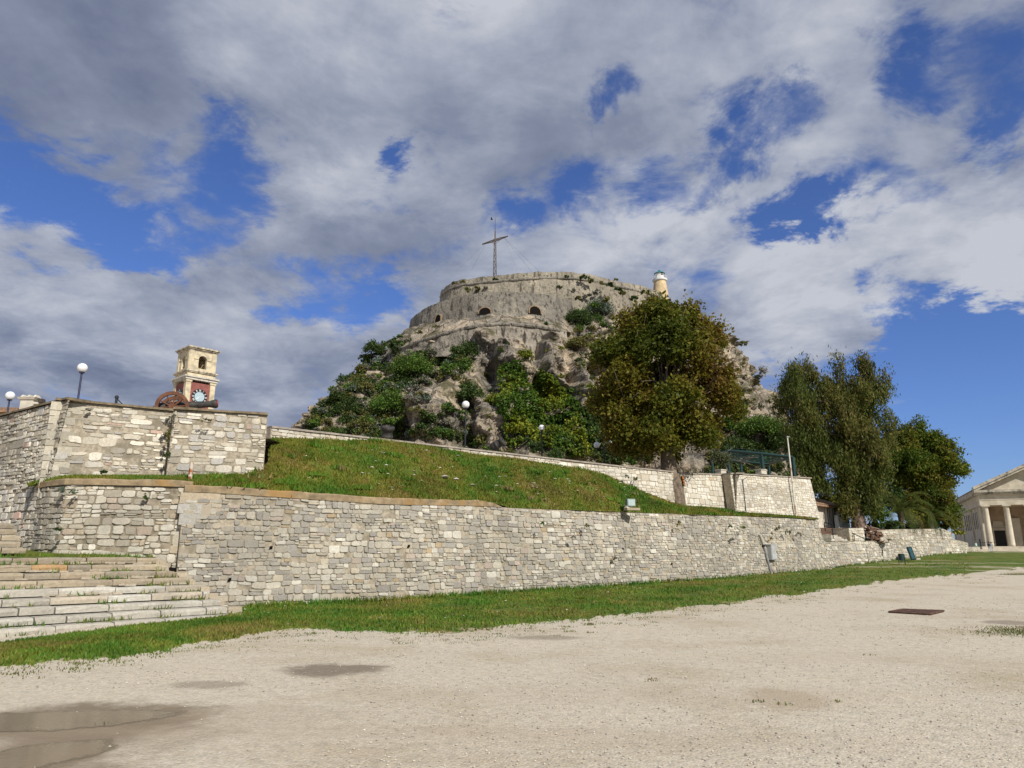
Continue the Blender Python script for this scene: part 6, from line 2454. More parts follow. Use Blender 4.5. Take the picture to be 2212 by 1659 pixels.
mb.box(jb + n0 * .155 + Vector((.16, .14, .02)), (.03, .03, .10), rj)
mb.build('handle', IRON, dr)
mb = MB()
pts = [wall_at(1641, 1158, LN_MAIN, .10, .09)[0], wall_at(1650, 1178, LN_MAIN, .10, .09)[0], wall_at(1668, 1240, LN_MAIN, .10, .09)[0]]
mb.tube([pts[1], pts[2] - Vector((0, 0, .15))], .062, 10)
pp = thing('drain_pipe', 'grey pipe slanting down the long wall beside the cabinet', 'pipe', tuple(pts[2]))
mb.build('pipe', mat_plain('grey_pipe', (.26, .26, .27), .5), pp)
mb = MB()
mb.tube([pts[0] + Vector((0, 0, .1)), pts[1] + Vector((0, 0, .02))], .085, 8)
mb.build('mortar_sleeve', mat_plain('pale_cement', (.45, .42, .37), .95), pp)
mb = MB()
mb.lathe([(.10, -.05), (.10, .05)], pts[1], 10, axis=(pts[2] - pts[1]))
mb.build('pipe_joint', IRON, pp)

fp0, fp1 = at(1720, 1119, 42.9), at(1701, 946, 43.2)
mast2 = thing('thin_pole', 'thin white pole leaning slightly in front of the white bastion', 'pole', tuple(fp0))
mb = MB()
mb.tube([fp0 - Vector((0, 0, .3)), fp0.lerp(fp1, .5), fp1], [.062, .052, .04], 10)
mb.build('shaft', mat_plain('white_pole_paint', (.60, .57, .48), .5, amp=.08, dirt=(.25, .13, .06), dirt_s=1.5), mast2)
mb = MB()
mb.lathe([(.05, 0), (.075, .03), (.06, .09), (.02, .11)], fp1, 10)
mb.tube([fp1 + Vector((-.02, 0, .08)), fp1 + Vector((.14, 0, .06))], .025, 6)
mb.build('finial', mat_plain('grey_finial', (.3, .3, .3), .5), mast2)
# conduit with a small lamp on the white bastion
g0, _s = wall_at(1604, 1036, LNe, .10, .05)
g1, _s = wall_at(1612, 1108, LNe, .10, .05)
cl = thing('wall_conduit', 'dark conduit with a small lamp head running up the white bastion', 'conduit', tuple(g1))
mb = MB()
mb.tube([g1, g0], .022, 6)
mb.tube([g0, g0 + Vector((.22, -.08, .12))], .02, 6)
mb.build('conduit', IRON, cl)
mb = MB()
mb.box(g0 + Vector((-.14, .02, -.07)), (.24, .10, .26), .2)
mb.build('lamp_head', mat_plain('grey_lamp_head', (.24, .24, .23), .6), cl)
# stone planters on the wall tops
for px, py, d, w, lab in ((1557, 1020.5, 40.6, .52, 'white stone planter box at the end of the wall behind the tree'), (1644, 1020, 42.3, .58, 'white stone planter box on top of the white bastion')):
    c = at(px, py, d)
    pl_ = thing('planter', lab, 'planter', tuple(c))
    mb = MB()
    mb.box(c, (w, .4, .24), .7, (.55, .51, .43), taper=.94)
    mb.box(c + Vector((0, 0, .13)), (w * 1.06, .44, .05), .7, (.58, .54, .46))
    mb.build('trough', STONE_W, pl_)
# young olive in the corner of the terrace
oc = at(1574, 1022, 42.0)
E_O = [ell(1562, 992, 42.0, 15, 9, 14), ell(1550, 988, 42.0, 9, 8, 9)]
tree('olive_sapling', 'little olive sapling leaning above the shaded return of the bastion', tuple(oc - Vector((0, 0, .7))), [oc - Vector((0, 0, .7)), oc, oc + Vector((-.15, 0, .4)), oc + Vector((-.25, 0, .7))], [.04, .035, .03, .02], E_O, 70, 22, .07, [(.10, .12, .05), (.13, .15, .07), (.08, .10, .04)], 21, clump=.14, limbs=8)

# ------------------------------------------------------------------ dark green steel pergola
PGM = mat_plain('dark_green_steel', (.012, .045, .040), .45, amp=.15, spec=.5)
pg = thing('pergola', 'dark green steel pergola frame standing on the white bastion terrace', 'pergola', tuple(at(1640, 1020, 47)))
zr = 5.35


def pgpt(px, py, d):
    return at(px, py, d)


F_ = [pgpt(1572, 973, 48.5), pgpt(1645, 980, 46.6), pgpt(1712, 987.5, 45.8)]
B_ = [pgpt(1538, 990, 56.5), pgpt(1600, 997, 55.5), pgpt(1660, 1003, 54.5)]
for a in F_:
    mb = MB()
    mb.box((a.x, a.y, (zr + a.z) / 2), (.17, .17, a.z - zr), .5)
    mb.tube([(a.x, a.y, a.z - .45), (a.x - .4, a.y + .25, a.z - .06)], .05, 5)
    mb.build('post', PGM, pg)
for a in B_:
    mb = MB()
    mb.box((a.x, a.y, (zr + a.z) / 2), (.15, .15, a.z - zr), .5)
    mb.build('post', PGM, pg)
for P2 in (F_, B_):
    mb = MB()
    mb.tube([P2[0], P2[1], P2[2]], .10, 4)
    mb.build('long_beam', PGM, pg)
for a, b in zip(F_, B_):
    mb = MB()
    mb.tube([a, b], .085, 4)
    mb.build('cross_beam', PGM, pg)
mb = MB()
for t in np.linspace(.1, .9, 6):
    mb.tube([F_[0].lerp(B_[0], t) + Vector((0, 0, .10)), F_[2].lerp(B_[2], t) + Vector((0, 0, .10))], .03, 4)
for px in (1525, 1532, 1541, 1549, 1557):
    pass
mb.tube([F_[0] + Vector((0, 0, .22)), F_[2] + Vector((0, 0, .25))], .012, 3)
mb.build('purlin', PGM, pg)

# ------------------------------------------------------------------ small houses
TILE = mat_plain('clay_tiles', (.33, .20, .12), .9, amp=.25, s=7, bmp=.8, dirt=(.25, .18, .13), dirt_s=1.5)
LIMEW = mat_plain('lime_wash', (.60, .56, .47), .9, amp=.08, s=1.5, bmp=.2)
GREEN = mat_plain('green_joinery', (.05, .12, .09), .5, amp=.1)
PANE = mat_plain('dim_pane', (.10, .14, .12), .2, amp=.2, spec=.5)
hd = 57.5
h0_, h1_ = at(1757, 1140, 56.0), at(1822, 1138, 60.5)
hz0, hz1 = 3.3, at(1790, 1096, 58).z
u_ = Vector((h1_.x - h0_.x, h1_.y - h0_.y, 0))
HL_ = u_.length
u_.normalize()
v_ = Vector((-u_.y, u_.x, 0))
rh = math.atan2(u_.y, u_.x)
hs = thing('small_house', 'small whitewashed house with brown tiled roof and green glazed doors', 'house', (h0_.x, h0_.y, hz0))
mb = MB()
c = Vector((h0_.x, h0_.y, 0)) + u_ * HL_ / 2 + v_ * 2.2
mb.box((c.x, c.y, (hz0 + hz1) / 2), (HL_, 4.4, hz1 - hz0), rh)
mb.build('wall', LIMEW, hs)
mb = MB()
rz0, rz1 = hz1 - .02, hz1 + 1.15
e0, e1 = c - u_ * (HL_ / 2 + .4), c + u_ * (HL_ / 2 + .4)
q = [e0 - v_ * 2.7, e1 - v_ * 2.7, e1 + v_ * 2.7, e0 + v_ * 2.7]
rg = [c - u_ * (HL_ / 2 - 1.6), c + u_ * (HL_ / 2 - 1.6)]
V = [(p.x, p.y, rz0) for p in q] + [(p.x, p.y, rz1) for p in rg] + [(p.x, p.y, rz0 + .12) for p in q]
mb.add(V, [(3, 2, 1, 0), (0, 1, 7, 6), (1, 2, 8, 7), (2, 3, 9, 8), (3, 0, 6, 9), (6, 7, 5, 4), (7, 8, 5), (8, 9, 4, 5), (9, 6, 4)])
for k in range(26):    # tile rolls up the front slope
    t = k / 25
    a = Vector((*(q[0].lerp(q[1], t))[:2], rz0 + .13))
    b = Vector((*(rg[0].lerp(rg[1], t))[:2], rz1 + .02))
    mb.tube([a, b], .055, 5)
mb.build('roof', TILE, hs)
front = lambda s, zz, o: Vector((h0_.x, h0_.y, zz)) + u_ * s - v_ * o
for s, w, hh in ((HL_ * .50, .75, 1.75), (HL_ * .68, .75, 1.75), (HL_ * .12, .5, 1.6)):
    mb = MB()
    zc = hz0 + .25 + hh / 2 + .2
    for du_ in (-w / 2, w / 2, 0):
        mb.box(front(s + du_, zc, .04), (.08, .10, hh), rh)
    for dz in (-hh / 2, hh / 2):
        mb.box(front(s, zc + dz, .04), (w + .08, .11, .08), rh)
    fr_ = mb.build('glazed_door', WHT, hs)
    mb = MB()
    mb.box(front(s, zc, .02), (w - .1, .05, hh - .1), rh)
    mb.build('pane', GREEN if s > 2 else PANE, fr_)
mb = MB()
for k, px in enumerate((1809, 1815, 1822, 1829)):
    c_ = at(px, 1127 + k * .6, 58 + .3 * k)
    mb.box(c_, (.34, .3, 1.0 if k == 0 else .8), rh + .3 * k)
tag(mb.build('folding_screen', mat_plain('pale_panels', (.62, .70, .68), .6)), 'pale low panels leaning by the little house door', 'screen')

# house at the far left with chimney
bl = thing('tiled_house', 'house with orange wall and tiled roof at the far left behind the bastion', 'house', tuple(at(-60, 900, 46)))
mb = MB()
a, b = at(-330, 892, 46), at(46, 886, 47)
zb_ = at(20, 889, 46).z
mb.box(((a.x + b.x) / 2 - .3, 49.8, (4.0 + zb_) / 2), (b.x - a.x - 1.2, 6, zb_ - 4.0), 0)
mb.build('wall', mat_plain('orange_render', (.50, .19, .09), .9, amp=.1), bl)
mb = MB()
zt2_ = at(20, 873, 46).z
V = [(a.x, 46.1, zb_), (b.x + .3, 46.1, zb_), (b.x + .3, 53.5, zb_), (a.x, 53.5, zb_), (a.x + 2, 49.8, zt2_ + .5), (b.x - 2.2, 49.8, zt2_ + .5), (a.x, 46.1, zb_ + .1), (b.x + .3, 46.1, zb_ + .1), (b.x + .3, 53.5, zb_ + .1), (a.x, 53.5, zb_ + .1)]
mb.add(V, [(3, 2, 1, 0), (0, 1, 7, 6), (1, 2, 8, 7), (2, 3, 9, 8), (6, 7, 5, 4), (7, 8, 5), (8, 9, 4, 5), (9, 6, 4)])
for k in range(40):
    t = k / 39
    mb.tube([(a.x + (b.x + .3 - a.x) * t, 46.1, zb_ + .12), (a.x + 2 + (b.x - 2.2 - a.x - 2) * t, 49.8, zt2_ + .52)], .06, 5)
rf = mb.build('roof', TILE, bl)
mb = MB()
cc = at(64, 876, 47.5)
mb.box((cc.x, cc.y, cc.z - .3), (.85, .7, 1.3), 0)
mb.box((cc.x, cc.y, cc.z + .42), (1.05, .85, .16), 0, taper=1.2)
for s in (-.42, 0, .42):
    mb.box((cc.x + s, cc.y, cc.z + .60), (.2, .7, .2), 0, taper=.5)
mb.box((cc.x + .35, cc.y, cc.z + .12), (.75, .6, .12), 0)
mb.build('chimney', LIMEW, bl)
mb = MB()
mb.box((cc.x + .80, cc.y - .03, cc.z + .3), (.3, .5, .28), 0, taper=.7)
mb.build('chimney_vent', mat_plain('dark_vent', (.06, .045, .04), .9), bl)

# ------------------------------------------------------------------ church with a columned front
CH = mat_plain('church_stone', (.58, .525, .42), .9, amp=.08, s=.8, bmp=.25, dirt=(.46, .41, .32), dirt_s=.5)
CHD = mat_plain('stained_cornice', (.46, .42, .34), .95, amp=.15, s=1.5, bmp=.4, dirt=(.15, .14, .12), dirt_s=1.0)
SHD = mat_plain('tan_render', (.42, .32, .22), .95, amp=.1, s=.7, dirt=(.30, .22, .15), dirt_s=.6)
DOORM = mat_plain('dark_doorway', (.02, .022, .022), .6)
cd_ = 135.0
ca = at(2117, 1094, cd_)
ef, eb_ = Vector((.906, -.42, 0)).normalized(), Vector((.42, .906, 0)).normalized()
re = math.atan2(ef.y, ef.x)
O = Vector((ca.x, ca.y, 0))
ch = thing('church', 'neoclassical stone church with plain columns and pediment at the right edge', 'church', (O.x, O.y, 1.8))
zch = lambda py: at(2130, py, cd_).z
zst, zar, zar1, zco, = zch(1180.5), zch(1092), zch(1069.5), zch(1059.5)
CWD, SP, CR = 17.4, 3.55, .53
cpt = lambda s, b, zz: Vector((O.x, O.y, zz)) + ef * s + eb_ * b


def cbox(mb, s, b, z0, z1, ws, wb, taper=1.0):
    c = cpt(s, b, (z0 + z1) / 2)
    mb.box(c, (ws, wb, z1 - z0), re, taper=taper)


mb = MB()
cbox(mb, CWD / 2 - .1, 21.5, .8, zst, CWD + 1.6, 47.4)
cbox(mb, CWD / 2 - .1, -2.6, .8, zst - .5, CWD + 2.6, .9)
mb.build('podium', CH, ch)
for k in range(6):
    mb = MB()
    s = .85 + k * SP * .92
    c = cpt(s, .55, 0)
    hgt_ = zar - zst
    mb.lathe([(CR * 1.05, zst), (CR * 1.03, zst + .05 * hgt_), (CR * .98, zst + .4 * hgt_), (CR * .84, zst + .93 * hgt_), (CR * .86, zst + .935 * hgt_), (CR * .86, zst + .95 * hgt_), (CR * 1.2, zst + .972 * hgt_)], (c.x, c.y, 0), 24)
    col_ = mb.build('column', CH, ch, smooth=True)
    mb = MB()
    mb.box((c.x, c.y, zst + .986 * hgt_), (1.32, 1.32, .028 * hgt_), re)
    mb.build('capital', CH, col_)
mb = MB()
cbox(mb, CWD / 2, .55, zar, zar + (zar1 - zar) * .48, CWD, 1.25)
cbox(mb, CWD / 2, .55, zar + (zar1 - zar) * .48, zar1, CWD + .12, 1.36)
cbox(mb, .35, 23.5, zar, zar + (zar1 - zar) * .48, .5, 45)
cbox(mb, .33, 23.5, zar + (zar1 - zar) * .48, zar1, .56, 45)
mb.build('entablature', CH, ch)
mb = MB()
cbox(mb, CWD / 2, .4, zar1, zar1 + (zco - zar1) * .5, CWD + 1.0, 2.2)
cbox(mb, CWD / 2, .3, zar1 + (zco - zar1) * .5, zco, CWD + 1.5, 2.6)
cbox(mb, -.2, 24.1, zar1, zco, 1.2, 45)
mb.build('cornice', CHD, ch)
ap = 4.1
mb = MB()
V = [cpt(.3, .5, zco), cpt(CWD - .3, .5, zco), cpt(CWD / 2, .5, zco + ap - .15)]
mb.add([tuple(v) for v in V], [(0, 1, 2)])
mb.build('tympanum', CH, ch)
mb = MB()
for sg in (0, 1):
    a = cpt(-.8 if sg == 0 else CWD + .8, 0, zco)
    b = cpt(CWD / 2, 0, zco + ap + .25)
    nrm2 = Vector((0, 0, 1))
    for o0, o1, t0, t1 in ((-.9, .8, 0, .45), (-1.15, .8, .45, .95)):
        V = []
        for p in (a, b):
            for o, t in ((o0, t0), (o1, t0), (o1, t1), (o0, t1)):
                V.append(tuple(p + eb_ * o + Vector((0, 0, t - .35))))
        mb.add(V, [(0, 1, 2, 3), (7, 6, 5, 4), (0, 4, 5, 1), (1, 5, 6, 2), (2, 6, 7, 3), (3, 7, 4, 0)])
mb.build('raking_cornice', CHD, ch)
mb = MB()
V = [cpt(-.9, .8, zco + .05), cpt(CWD / 2, .8, zco + ap + .62), cpt(CWD + .9, .8, zco + .05), cpt(-.9, 46, zco + .05), cpt(CWD / 2, 46, zco + ap + .62), cpt(CWD + .9, 46, zco + .05)]
mb.add([tuple(v) for v in V], [(0, 1, 4, 3), (1, 2, 5, 4), (3, 4, 5)])
for k in range(48):
    b = 1 + k * .95
    mb.tube([cpt(-.9, b, zco + .08), cpt(CWD / 2, b, zco + ap + .66)], .06, 4)
mb.build('roof', mat_plain('old_roof_tiles', (.24, .17, .11), .95, amp=.25, s=4, bmp=.8), ch)
# side wall with pilasters and tall windows, porch wall and door
mb = MB()
cbox(mb, .75, 25.9, zst, zar, .5, 40.2)
cbox(mb, CWD / 2 + .6, 5.9, zst, zar, CWD - .6, .5)
for b in (2.4, 6.1, 15.5, 30.5, 45.4):
    cbox(mb, .62, b, zst - .2, zar, .75, .9)
cbox(mb, .62, 4.2, zst, zar, .5, 3.6)
mb.build('side_wall', CH, ch)
mb = MB()
cbox(mb, CWD / 2 + .8, 5.62, zst, zar, CWD - 1.6, .06)
cbox(mb, CWD / 2 + .5, 3, zar - .12, zar - .02, CWD - .8, 5)
mb.build('porch_wall', SHD, ch)
for b in (8.2, 10.4, 13.1, 18, 20.5, 23, 26, 33.5, 36.5, 39.5):
    mb = MB()
    cbox(mb, .48, b, zst + (zar - zst) * .46, zst + (zar - zst) * .90, .10, .72)
    w_ = mb.build('window', CHD, ch)
    mb = MB()
    cbox(mb, .44, b, zst + (zar - zst) * .47, zst + (zar - zst) * .89, .08, .52)
    mb.build('pane', DOORM, w_)
for b in (7.0, 9.6):
    mb = MB()
    cbox(mb, .46, b, zst - .3, zst + 1.5, .14, .75)
    w_ = mb.build('window', DOORM, ch)
for s in (3.3, 8.7, 14.1):
    mb = MB()
    hw_ = 1.05 if s == 3.3 else 1.3
    cbox(mb, s, 5.5, zst, zst + 3.0, 1.7, .12)
    dr = mb.build('door', DOORM, ch)
    mb = MB()
    cbox(mb, s, 5.48, zst + 3.0, zst + 3.45, 2.6, .3)
    cbox(mb, s, 5.44, zst + 3.55, zst + 3.75, 3.0, .5)
    cbox(mb, s - .1, 5.52, zst + 3.75, zst + 4.7, 1.9, .2, taper=.72)
    cbox(mb, s - 1.05, 5.5, zst, zst + 3.0, .3, .2)
    cbox(mb, s + 1.05, 5.5, zst, zst + 3.0, .3, .2)
    mb.build('surround', CH, dr)
mb = MB()
cbox(mb, 6.0, 5.2, zst, zst + 5.2, 1.3, .6)
mb.build('buttress', CH, ch)
mb = MB()
for k in range(9):
    p = cpt(-1.2 + .35 * k, -.3 - .05 * k, 0)
    mb.tube([(p.x, p.y, zst - .3), (p.x, p.y, zst + .75)], .025, 4)
a, b = cpt(-1.2, -.3, zst + .75), cpt(1.6, -.7, zst + .75)
mb.tube([a, b], .03, 4)
mb.build('railing', IRON, ch)

# ------------------------------------------------------------------ handrails, bin, board, cover
def rail(label, pts, r=.025, posts=()):
    root = thing('handrail', label, 'handrail', tuple(pts[0]), 'iron handrails')
    mb = MB()
    mb.tube(pts, r, 6)
    mb.build('rail', IRON, root)
    for p, h in posts:
        mb = MB()
        p = Vector(p)
        mb.tube([p, p - Vector((0, 0, h))], r, 6)
        mb.build('post', IRON, root)


a, b = at(1781, 1128, 48.5), at(1797, 1133, 48.0)
rail('iron handrail on the platform before the little house', [a, b], .03, [(a, .6), (b, .9)])
a, b = at(1840, 1151, 49.8), at(1868, 1164, 49.2)
rail('iron handrail on the terrace grass beside the pale block', [a, b], .03, [(a, .5), (b, .2), (a.lerp(b, .15), .5)])
a, b, c = at(1889, 1170, 48.9), at(1905, 1178, 48.4), at(1906, 1201, 48.2)
rail('bent iron handrail coming down in front of the low wall', [a, b, c], .03, [(b, .5)])
BIN = mat_plain('bin_green', (.015, .045, .05), .5, amp=.2, spec=.4)
bb = at(1947, 1203, 48.0)
gb = gz(48) + .06
bn = thing('litter_bin', 'small dark green litter bin hung in an iron frame on the lawn', 'bin', (bb.x, bb.y, gb))
mb = MB()
zb2 = at(1947, 1211, 48).z
zb3 = at(1947, 1196, 48).z
mb.lathe([(.135, zb2), (.165, zb3), (.15, zb3), (.13, zb2 + .05)], (bb.x, bb.y, 0), 14, cap=True)
mb.build('bucket', BIN, bn)
for s in (-.20, .20):
    mb = MB()
    mb.tube([(bb.x + s, bb.y, gb - .15), (bb.x + s, bb.y, zb3 - .05), (bb.x + s * .8, bb.y, zb3 - .02)], .025, 5)
    mb.build('leg', IRON, bn)
mb = MB()
mb.tube([(bb.x - .20, bb.y, zb2 - .08), (bb.x + .20, bb.y, zb2 - .08)], .02, 5)
mb.build('crossbar', IRON, bn)
bd0, bd1 = at(1973, 1209, 51.4), at(1963, 1182, 52.2)
bx_ = (bd1 - bd0)
L_ = bx_.length
tl = Vector((1, .75, 0)).normalized()
nn_ = tl.cross(bx_.normalized()).normalized()
mb = MB()
W4 = lambda s, t, o: tuple(bd0 + tl * s + bx_ * t + nn_ * o)
V = [W4(s, t, o) for o in (-.05, .05) for s, t in ((-.30, 0), (.30, 0), (.30, 1), (-.30, 1))]
mb.add(V, [(3, 2, 1, 0), (4, 5, 6, 7), (0, 1, 5, 4), (1, 2, 6, 5), (2, 3, 7, 6), (3, 0, 4, 7)])
bdo = mb.build('leaning_board', mat_plain('board_green', (.018, .065, .075), .5, amp=.15), origin=bd0)
tag(bdo, 'dark teal board leaning back against the low wall beside the bin', 'board')
mb = MB()
for s, t0, t1, w in ((0, .02, .06, .56), (0, .93, .97, .56), (-.27, .06, .93, .03), (.27, .06, .93, .03)):
    V = [W4(s + a * w / 2, t, o) for o in (.052, .075) for a, t in ((-1, t0), (1, t0), (1, t1), (-1, t1))]
    mb.add(V, [(3, 2, 1, 0), (4, 5, 6, 7), (0, 1, 5, 4), (1, 2, 6, 5), (2, 3, 7, 6), (3, 0, 4, 7)])
mb.build('board_frame', BIN, bdo)
sb = MB()
for px, py, s in ((1984, 1209, .22), (1935, 1208, .3), (1920, 1212, .25), (2075, 1193, .25), (2084, 1194, .2)):
    c = gpt(px, py + 2)
    sb.box(c + Vector((0, 0, .1)), (s * 1.4, s, s * .7), rng.uniform(0, 3), (.58, .54, .46), taper=.7)
tag(sb.build('fallen_stones', STONE_W), kind='stuff')

mc0, mc1, mc2, mc3 = gpt(1920, 1324), gpt(2010, 1329), gpt(2040, 1322), gpt(1950, 1318.5)
mb = MB()
V = [(p.x, p.y, gz(p.y) + .028) for p in (mc0, mc1, mc2, mc3)]
V2 = [(p.x, p.y, gz(p.y) - .05) for p in (mc0, mc1, mc2, mc3)]
mb.add(V + V2, [(0, 1, 2, 3), (4, 5, 1, 0), (5, 6, 2, 1), (6, 7, 3, 2), (7, 4, 0, 3)])
mhc = thing('access_cover', 'rusty rectangular iron cover set in the gravel on the right', 'cover', tuple(mc0))
mb.build('plate', mat_plain('rusty_plate', (.085, .045, .032), .8, amp=.3, s=6, bmp=.5), mhc)
mb = MB()
for a, b in ((0, 1), (1, 2), (2, 3), (3, 0)):
    mb.tube([Vector(V[a]) + Vector((0, 0, .0)), Vector(V[b]) + Vector((0, 0, .0))], .022, 4)
mb.build('rim', mat_plain('rusty_rim', (.10, .055, .04), .85, amp=.3), mhc)


# ------------------------------------------------------------------ people in front of the church
def person(px, py, d, hgt, label, shirt, trousers, hair, skin=(.50, .32, .23), face=0.0, pose='stand', bag=None):
    foot = at(px, py, d)
    foot.z = gz(d) + .05
    root = thing('person', label, 'person', tuple(foot))
    s = hgt / 1.72
    ca, sa = math.cos(face), math.sin(face)
    T = lambda x, y, z: (x * ca - y * sa, x * sa + y * ca, z)
    J = {}
    st = .10 if pose == 'walk' else .03
    J['pelvis'] = (0, 0, .95)
    J['belly'] = (0, .01, 1.10)
    J['chest'] = (0, .015, 1.32)
    J['neck'] = (0, .0, 1.48)
    J['head0'] = (0, -.015, 1.56)
    J['head1'] = (0, -.02, 1.66)
    for sg, n in ((-1, 'l'), (1, 'r')):
        J['hip' + n] = (sg * .09, 0, .90)
        J['knee' + n] = (sg * .095, -.02 - sg * st * .5, .49)
        J['ank' + n] = (sg * .10, sg * st * 1.0, .08)
        J['toe' + n] = (sg * .115, -.16 + sg * st, .035)
        J['sh' + n] = (sg * .17, .01, 1.40)
        J['elb' + n] = (sg * .225, .03, 1.13)
        J['wr' + n] = (sg * .20, -.10 if n == 'r' or pose == 'stand' else .05, .93)
        J['ha' + n] = (sg * .19, -.14 if n == 'r' or pose == 'stand' else .06, .84)
    if pose == 'hold':
        J['elbr'], J['wrr'], J['har'] = (.21, -.04, 1.14), (.10, -.26, 1.18), (.06, -.31, 1.22)
        J['elbl'], J['wrl'], J['hal'] = (-.21, -.04, 1.14), (-.10, -.26, 1.16), (-.05, -.31, 1.20)
    RR = dict(pelvis=.145, belly=.125, chest=.145, neck=.055, head0=.085, head1=.088)
    for n in 'lr':
        RR.update({'hip' + n: .095, 'knee' + n: .06, 'ank' + n: .042, 'toe' + n: .04, 'sh' + n: .07, 'elb' + n: .045, 'wr' + n: .032, 'ha' + n: .04})
    E = [('pelvis', 'belly'), ('belly', 'chest'), ('chest', 'neck'), ('neck', 'head0'), ('head0', 'head1')]
    for n in 'lr':
        E += [('pelvis', 'hip' + n), ('hip' + n, 'knee' + n), ('knee' + n, 'ank' + n), ('ank' + n, 'toe' + n), ('chest', 'sh' + n), ('sh' + n, 'elb' + n), ('elb' + n, 'wr' + n), ('wr' + n, 'ha' + n)]
    names = list(J)
    me = bpy.data.meshes.new('body')
    me.from_pydata([tuple(c * s for c in T(*J[n])) for n in names], [(names.index(a), names.index(b)) for a, b in E], [])
    ob = bpy.data.objects.new('body', me)
    COL.objects.link(ob)
    ob.parent = root
    md = ob.modifiers.new('skin', 'SKIN')
    for i, n in enumerate(names):
        v = me.skin_vertices[0].data[i]
        v.radius = (RR[n] * s, RR[n] * s)
        v.use_root = n == 'pelvis'
    ob.modifiers.new('subd', 'SUBSURF').levels = 2
    ob.modifiers['subd'].render_levels = 2
    dg = bpy.context.evaluated_depsgraph_get()
    me2 = bpy.data.meshes.new_from_object(ob.evaluated_get(dg))
    ob.modifiers.clear()
    ob.data = me2
    me2.materials.clear()
    ms = [mat_plain('skin_tone', skin, .6, amp=.03), mat_plain('shirt_cloth', shirt, .9, amp=.05), mat_plain('trouser_cloth', trousers, .9, amp=.05), mat_plain('shoe', (.03, .03, .03), .6)]
    for m in ms:
        me2.materials.append(m)
    for p in me2.polygons:
        z = p.center.z / s
        r = math.hypot(p.center.x, p.center.y) / s
        i = 0
        if z < .10:
            i = 3
        elif z < 1.0 and not (r > .17 and z > .70):
            i = 2
        elif z < 1.47 and not (z < 1.02 and r > .16):
            i = 1
        p.material_index = i
        p.use_smooth = True
    h = MB()
    hc = Vector(T(*J['head1'])) * s + foot + Vector((0, 0, .02))
    h.lathe([(.105 * s * math.sin(math.pi * (k + .5) / 8), -.105 * s * math.cos(math.pi * (k + .5) / 8)) for k in range(3, 8)], hc, 12)
    bk = Vector(T(0, .05, 0)) * s
    h.lathe([(.085 * s * math.sin(math.pi * (k + .5) / 6), -.13 * s * math.cos(math.pi * (k + .5) / 6)) for k in range(6)], hc + bk - Vector((0, 0, .05)), 10)
    h.build('hair', mat_plain('hair_tone', hair, .7), root, smooth=True)
    f = MB()
    fc = Vector(T(0, -.10, 1.60)) * s + foot
    f.lathe([(.018, -.03), (.022, 0), (.008, .03)], fc, 6)
    for e in (-.035, .035):
        q = Vector(T(e, -.092, 1.635)) * s + foot
        f.box(q, (.022, .012, .014), face)
    f.box(Vector(T(0, -.092, 1.555)) * s + foot, (.05, .014, .012), face)
    f.build('face', mat_plain('face_tone', tuple(c * .6 for c in skin), .6), root)
    for sg, n in ((-1, 'l'), (1, 'r')):
        hm = MB()
        w0 = Vector(T(*J['wr' + n])) * s + foot
        h0 = Vector(T(*J['ha' + n])) * s + foot
        d = (h0 - w0).normalized()
        sd2 = Vector(T(1, 0, 0))
        for k in range(4):
            o = sd2 * (k - 1.5) * .02
            l_ = (.07, .08, .075, .055)[k]
            hm.tube([h0 + o, h0 + o + d * l_ * .55 + Vector((0, 0, -.01)), h0 + o + d * l_ + Vector((0, 0, -.03))], [.010, .009, .007], 5)
        hm.tube([h0 - d * .03 + sd2 * sg * -.035, h0 + sd2 * sg * -.055 + d * .03], [.012, .008], 5)
        hm.build('fingers', ms[0], root)
    if bag:
        b_ = MB()
        c = Vector(T(.02, .17, 1.22)) * s + foot
        b_.box(c, (.30, .16, .42), face, taper=.8)
        b_.build('backpack', mat_plain('backpack_cloth', bag, .8), root)
    return root


person(2111, 1194.5, 118, 1.66, 'person in a pale green top and dark jeans walking left of the church columns', (.42, .62, .50), (.03, .035, .06), (.30, .20, .12), face=.5, pose='walk')
person(2139, 1196, 118, 1.70, 'person with black hair and a dark jacket and pale trousers, in front of the podium', (.16, .16, .24), (.55, .56, .60), (.012, .010, .010), face=2.6, pose='hold', bag=(.03, .03, .05))
person(2144, 1196, 118.4, 1.62, 'person in a grey top standing behind the black-haired one', (.34, .33, .36), (.50, .52, .58), (.05, .035, .025), face=-.3, pose='stand')

# a bird by the mast top
bp = at(1062, 474, 116)
bm = MB()
bm.lathe([(.01, -.26), (.05, -.18), (.10, 0), (.08, .12), (.06, .18), (.02, .26)], bp, 10, axis=(1, .3, -.15))
bird = bm.build('bird', mat_plain('black_feathers', (.012, .012, .014), .7), origin=bp)
tag(bird, 'small black bird flying beside the top of the cross mast', 'bird')
for sg in (-1, 1):
    wm = MB()
    wm.add([tuple(bp + Vector(v)) for v in ((.10, 0, .03), (-.12, 0, .03), (-.10, sg * .3, .24), (.02, sg * .42, .22), (.10, sg * .25, .20))], [(0, 1, 2, 3, 4)])
    wm.build('wing', mat_plain('black_wing', (.012, .012, .014), .7), bird)

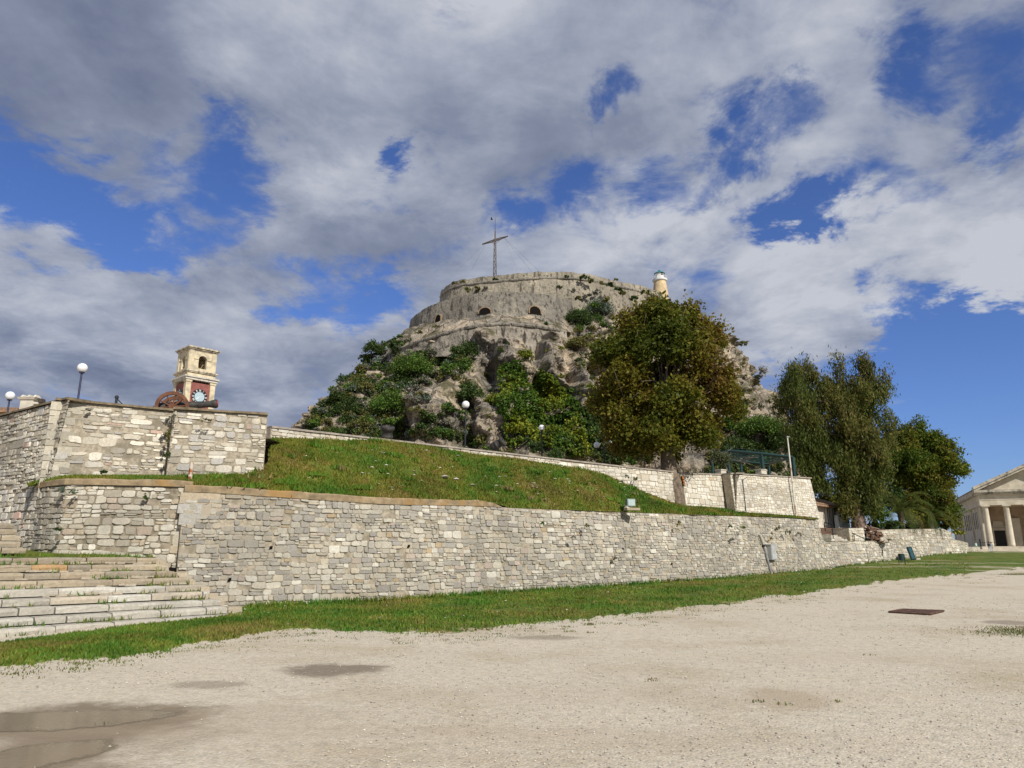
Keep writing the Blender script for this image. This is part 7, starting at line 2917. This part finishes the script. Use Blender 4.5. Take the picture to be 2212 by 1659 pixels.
# weep holes low in the long wall
for px, py in ((585, 1183), (883, 1180), (496, 1252), (1345, 1186), (1450, 1218)):
    q, _s = wall_at(px, py, LN_MAIN, .10, .03)
    mb = MB()
    nn = Vector((LN_MAIN.N[3][0], LN_MAIN.N[3][1], 0))
    tt = Vector((-nn.y, nn.x, 0))
    V = []
    for o, k in ((.03, 1.0), (-.18, .7)):
        for a, b in ((-.055, -.05), (.045, -.03), (.05, .05), (-.015, .045)):
            V.append(tuple(q + tt * a * k + Vector((0, 0, b * k)) + nn * o))
    mb.add(V, [(4, 5, 6, 7), (0, 1, 5, 4), (1, 2, 6, 5), (2, 3, 7, 6), (3, 0, 4, 7), (0, 3, 2, 1)])
    mb.build('weep_hole', DARK, main_wall)
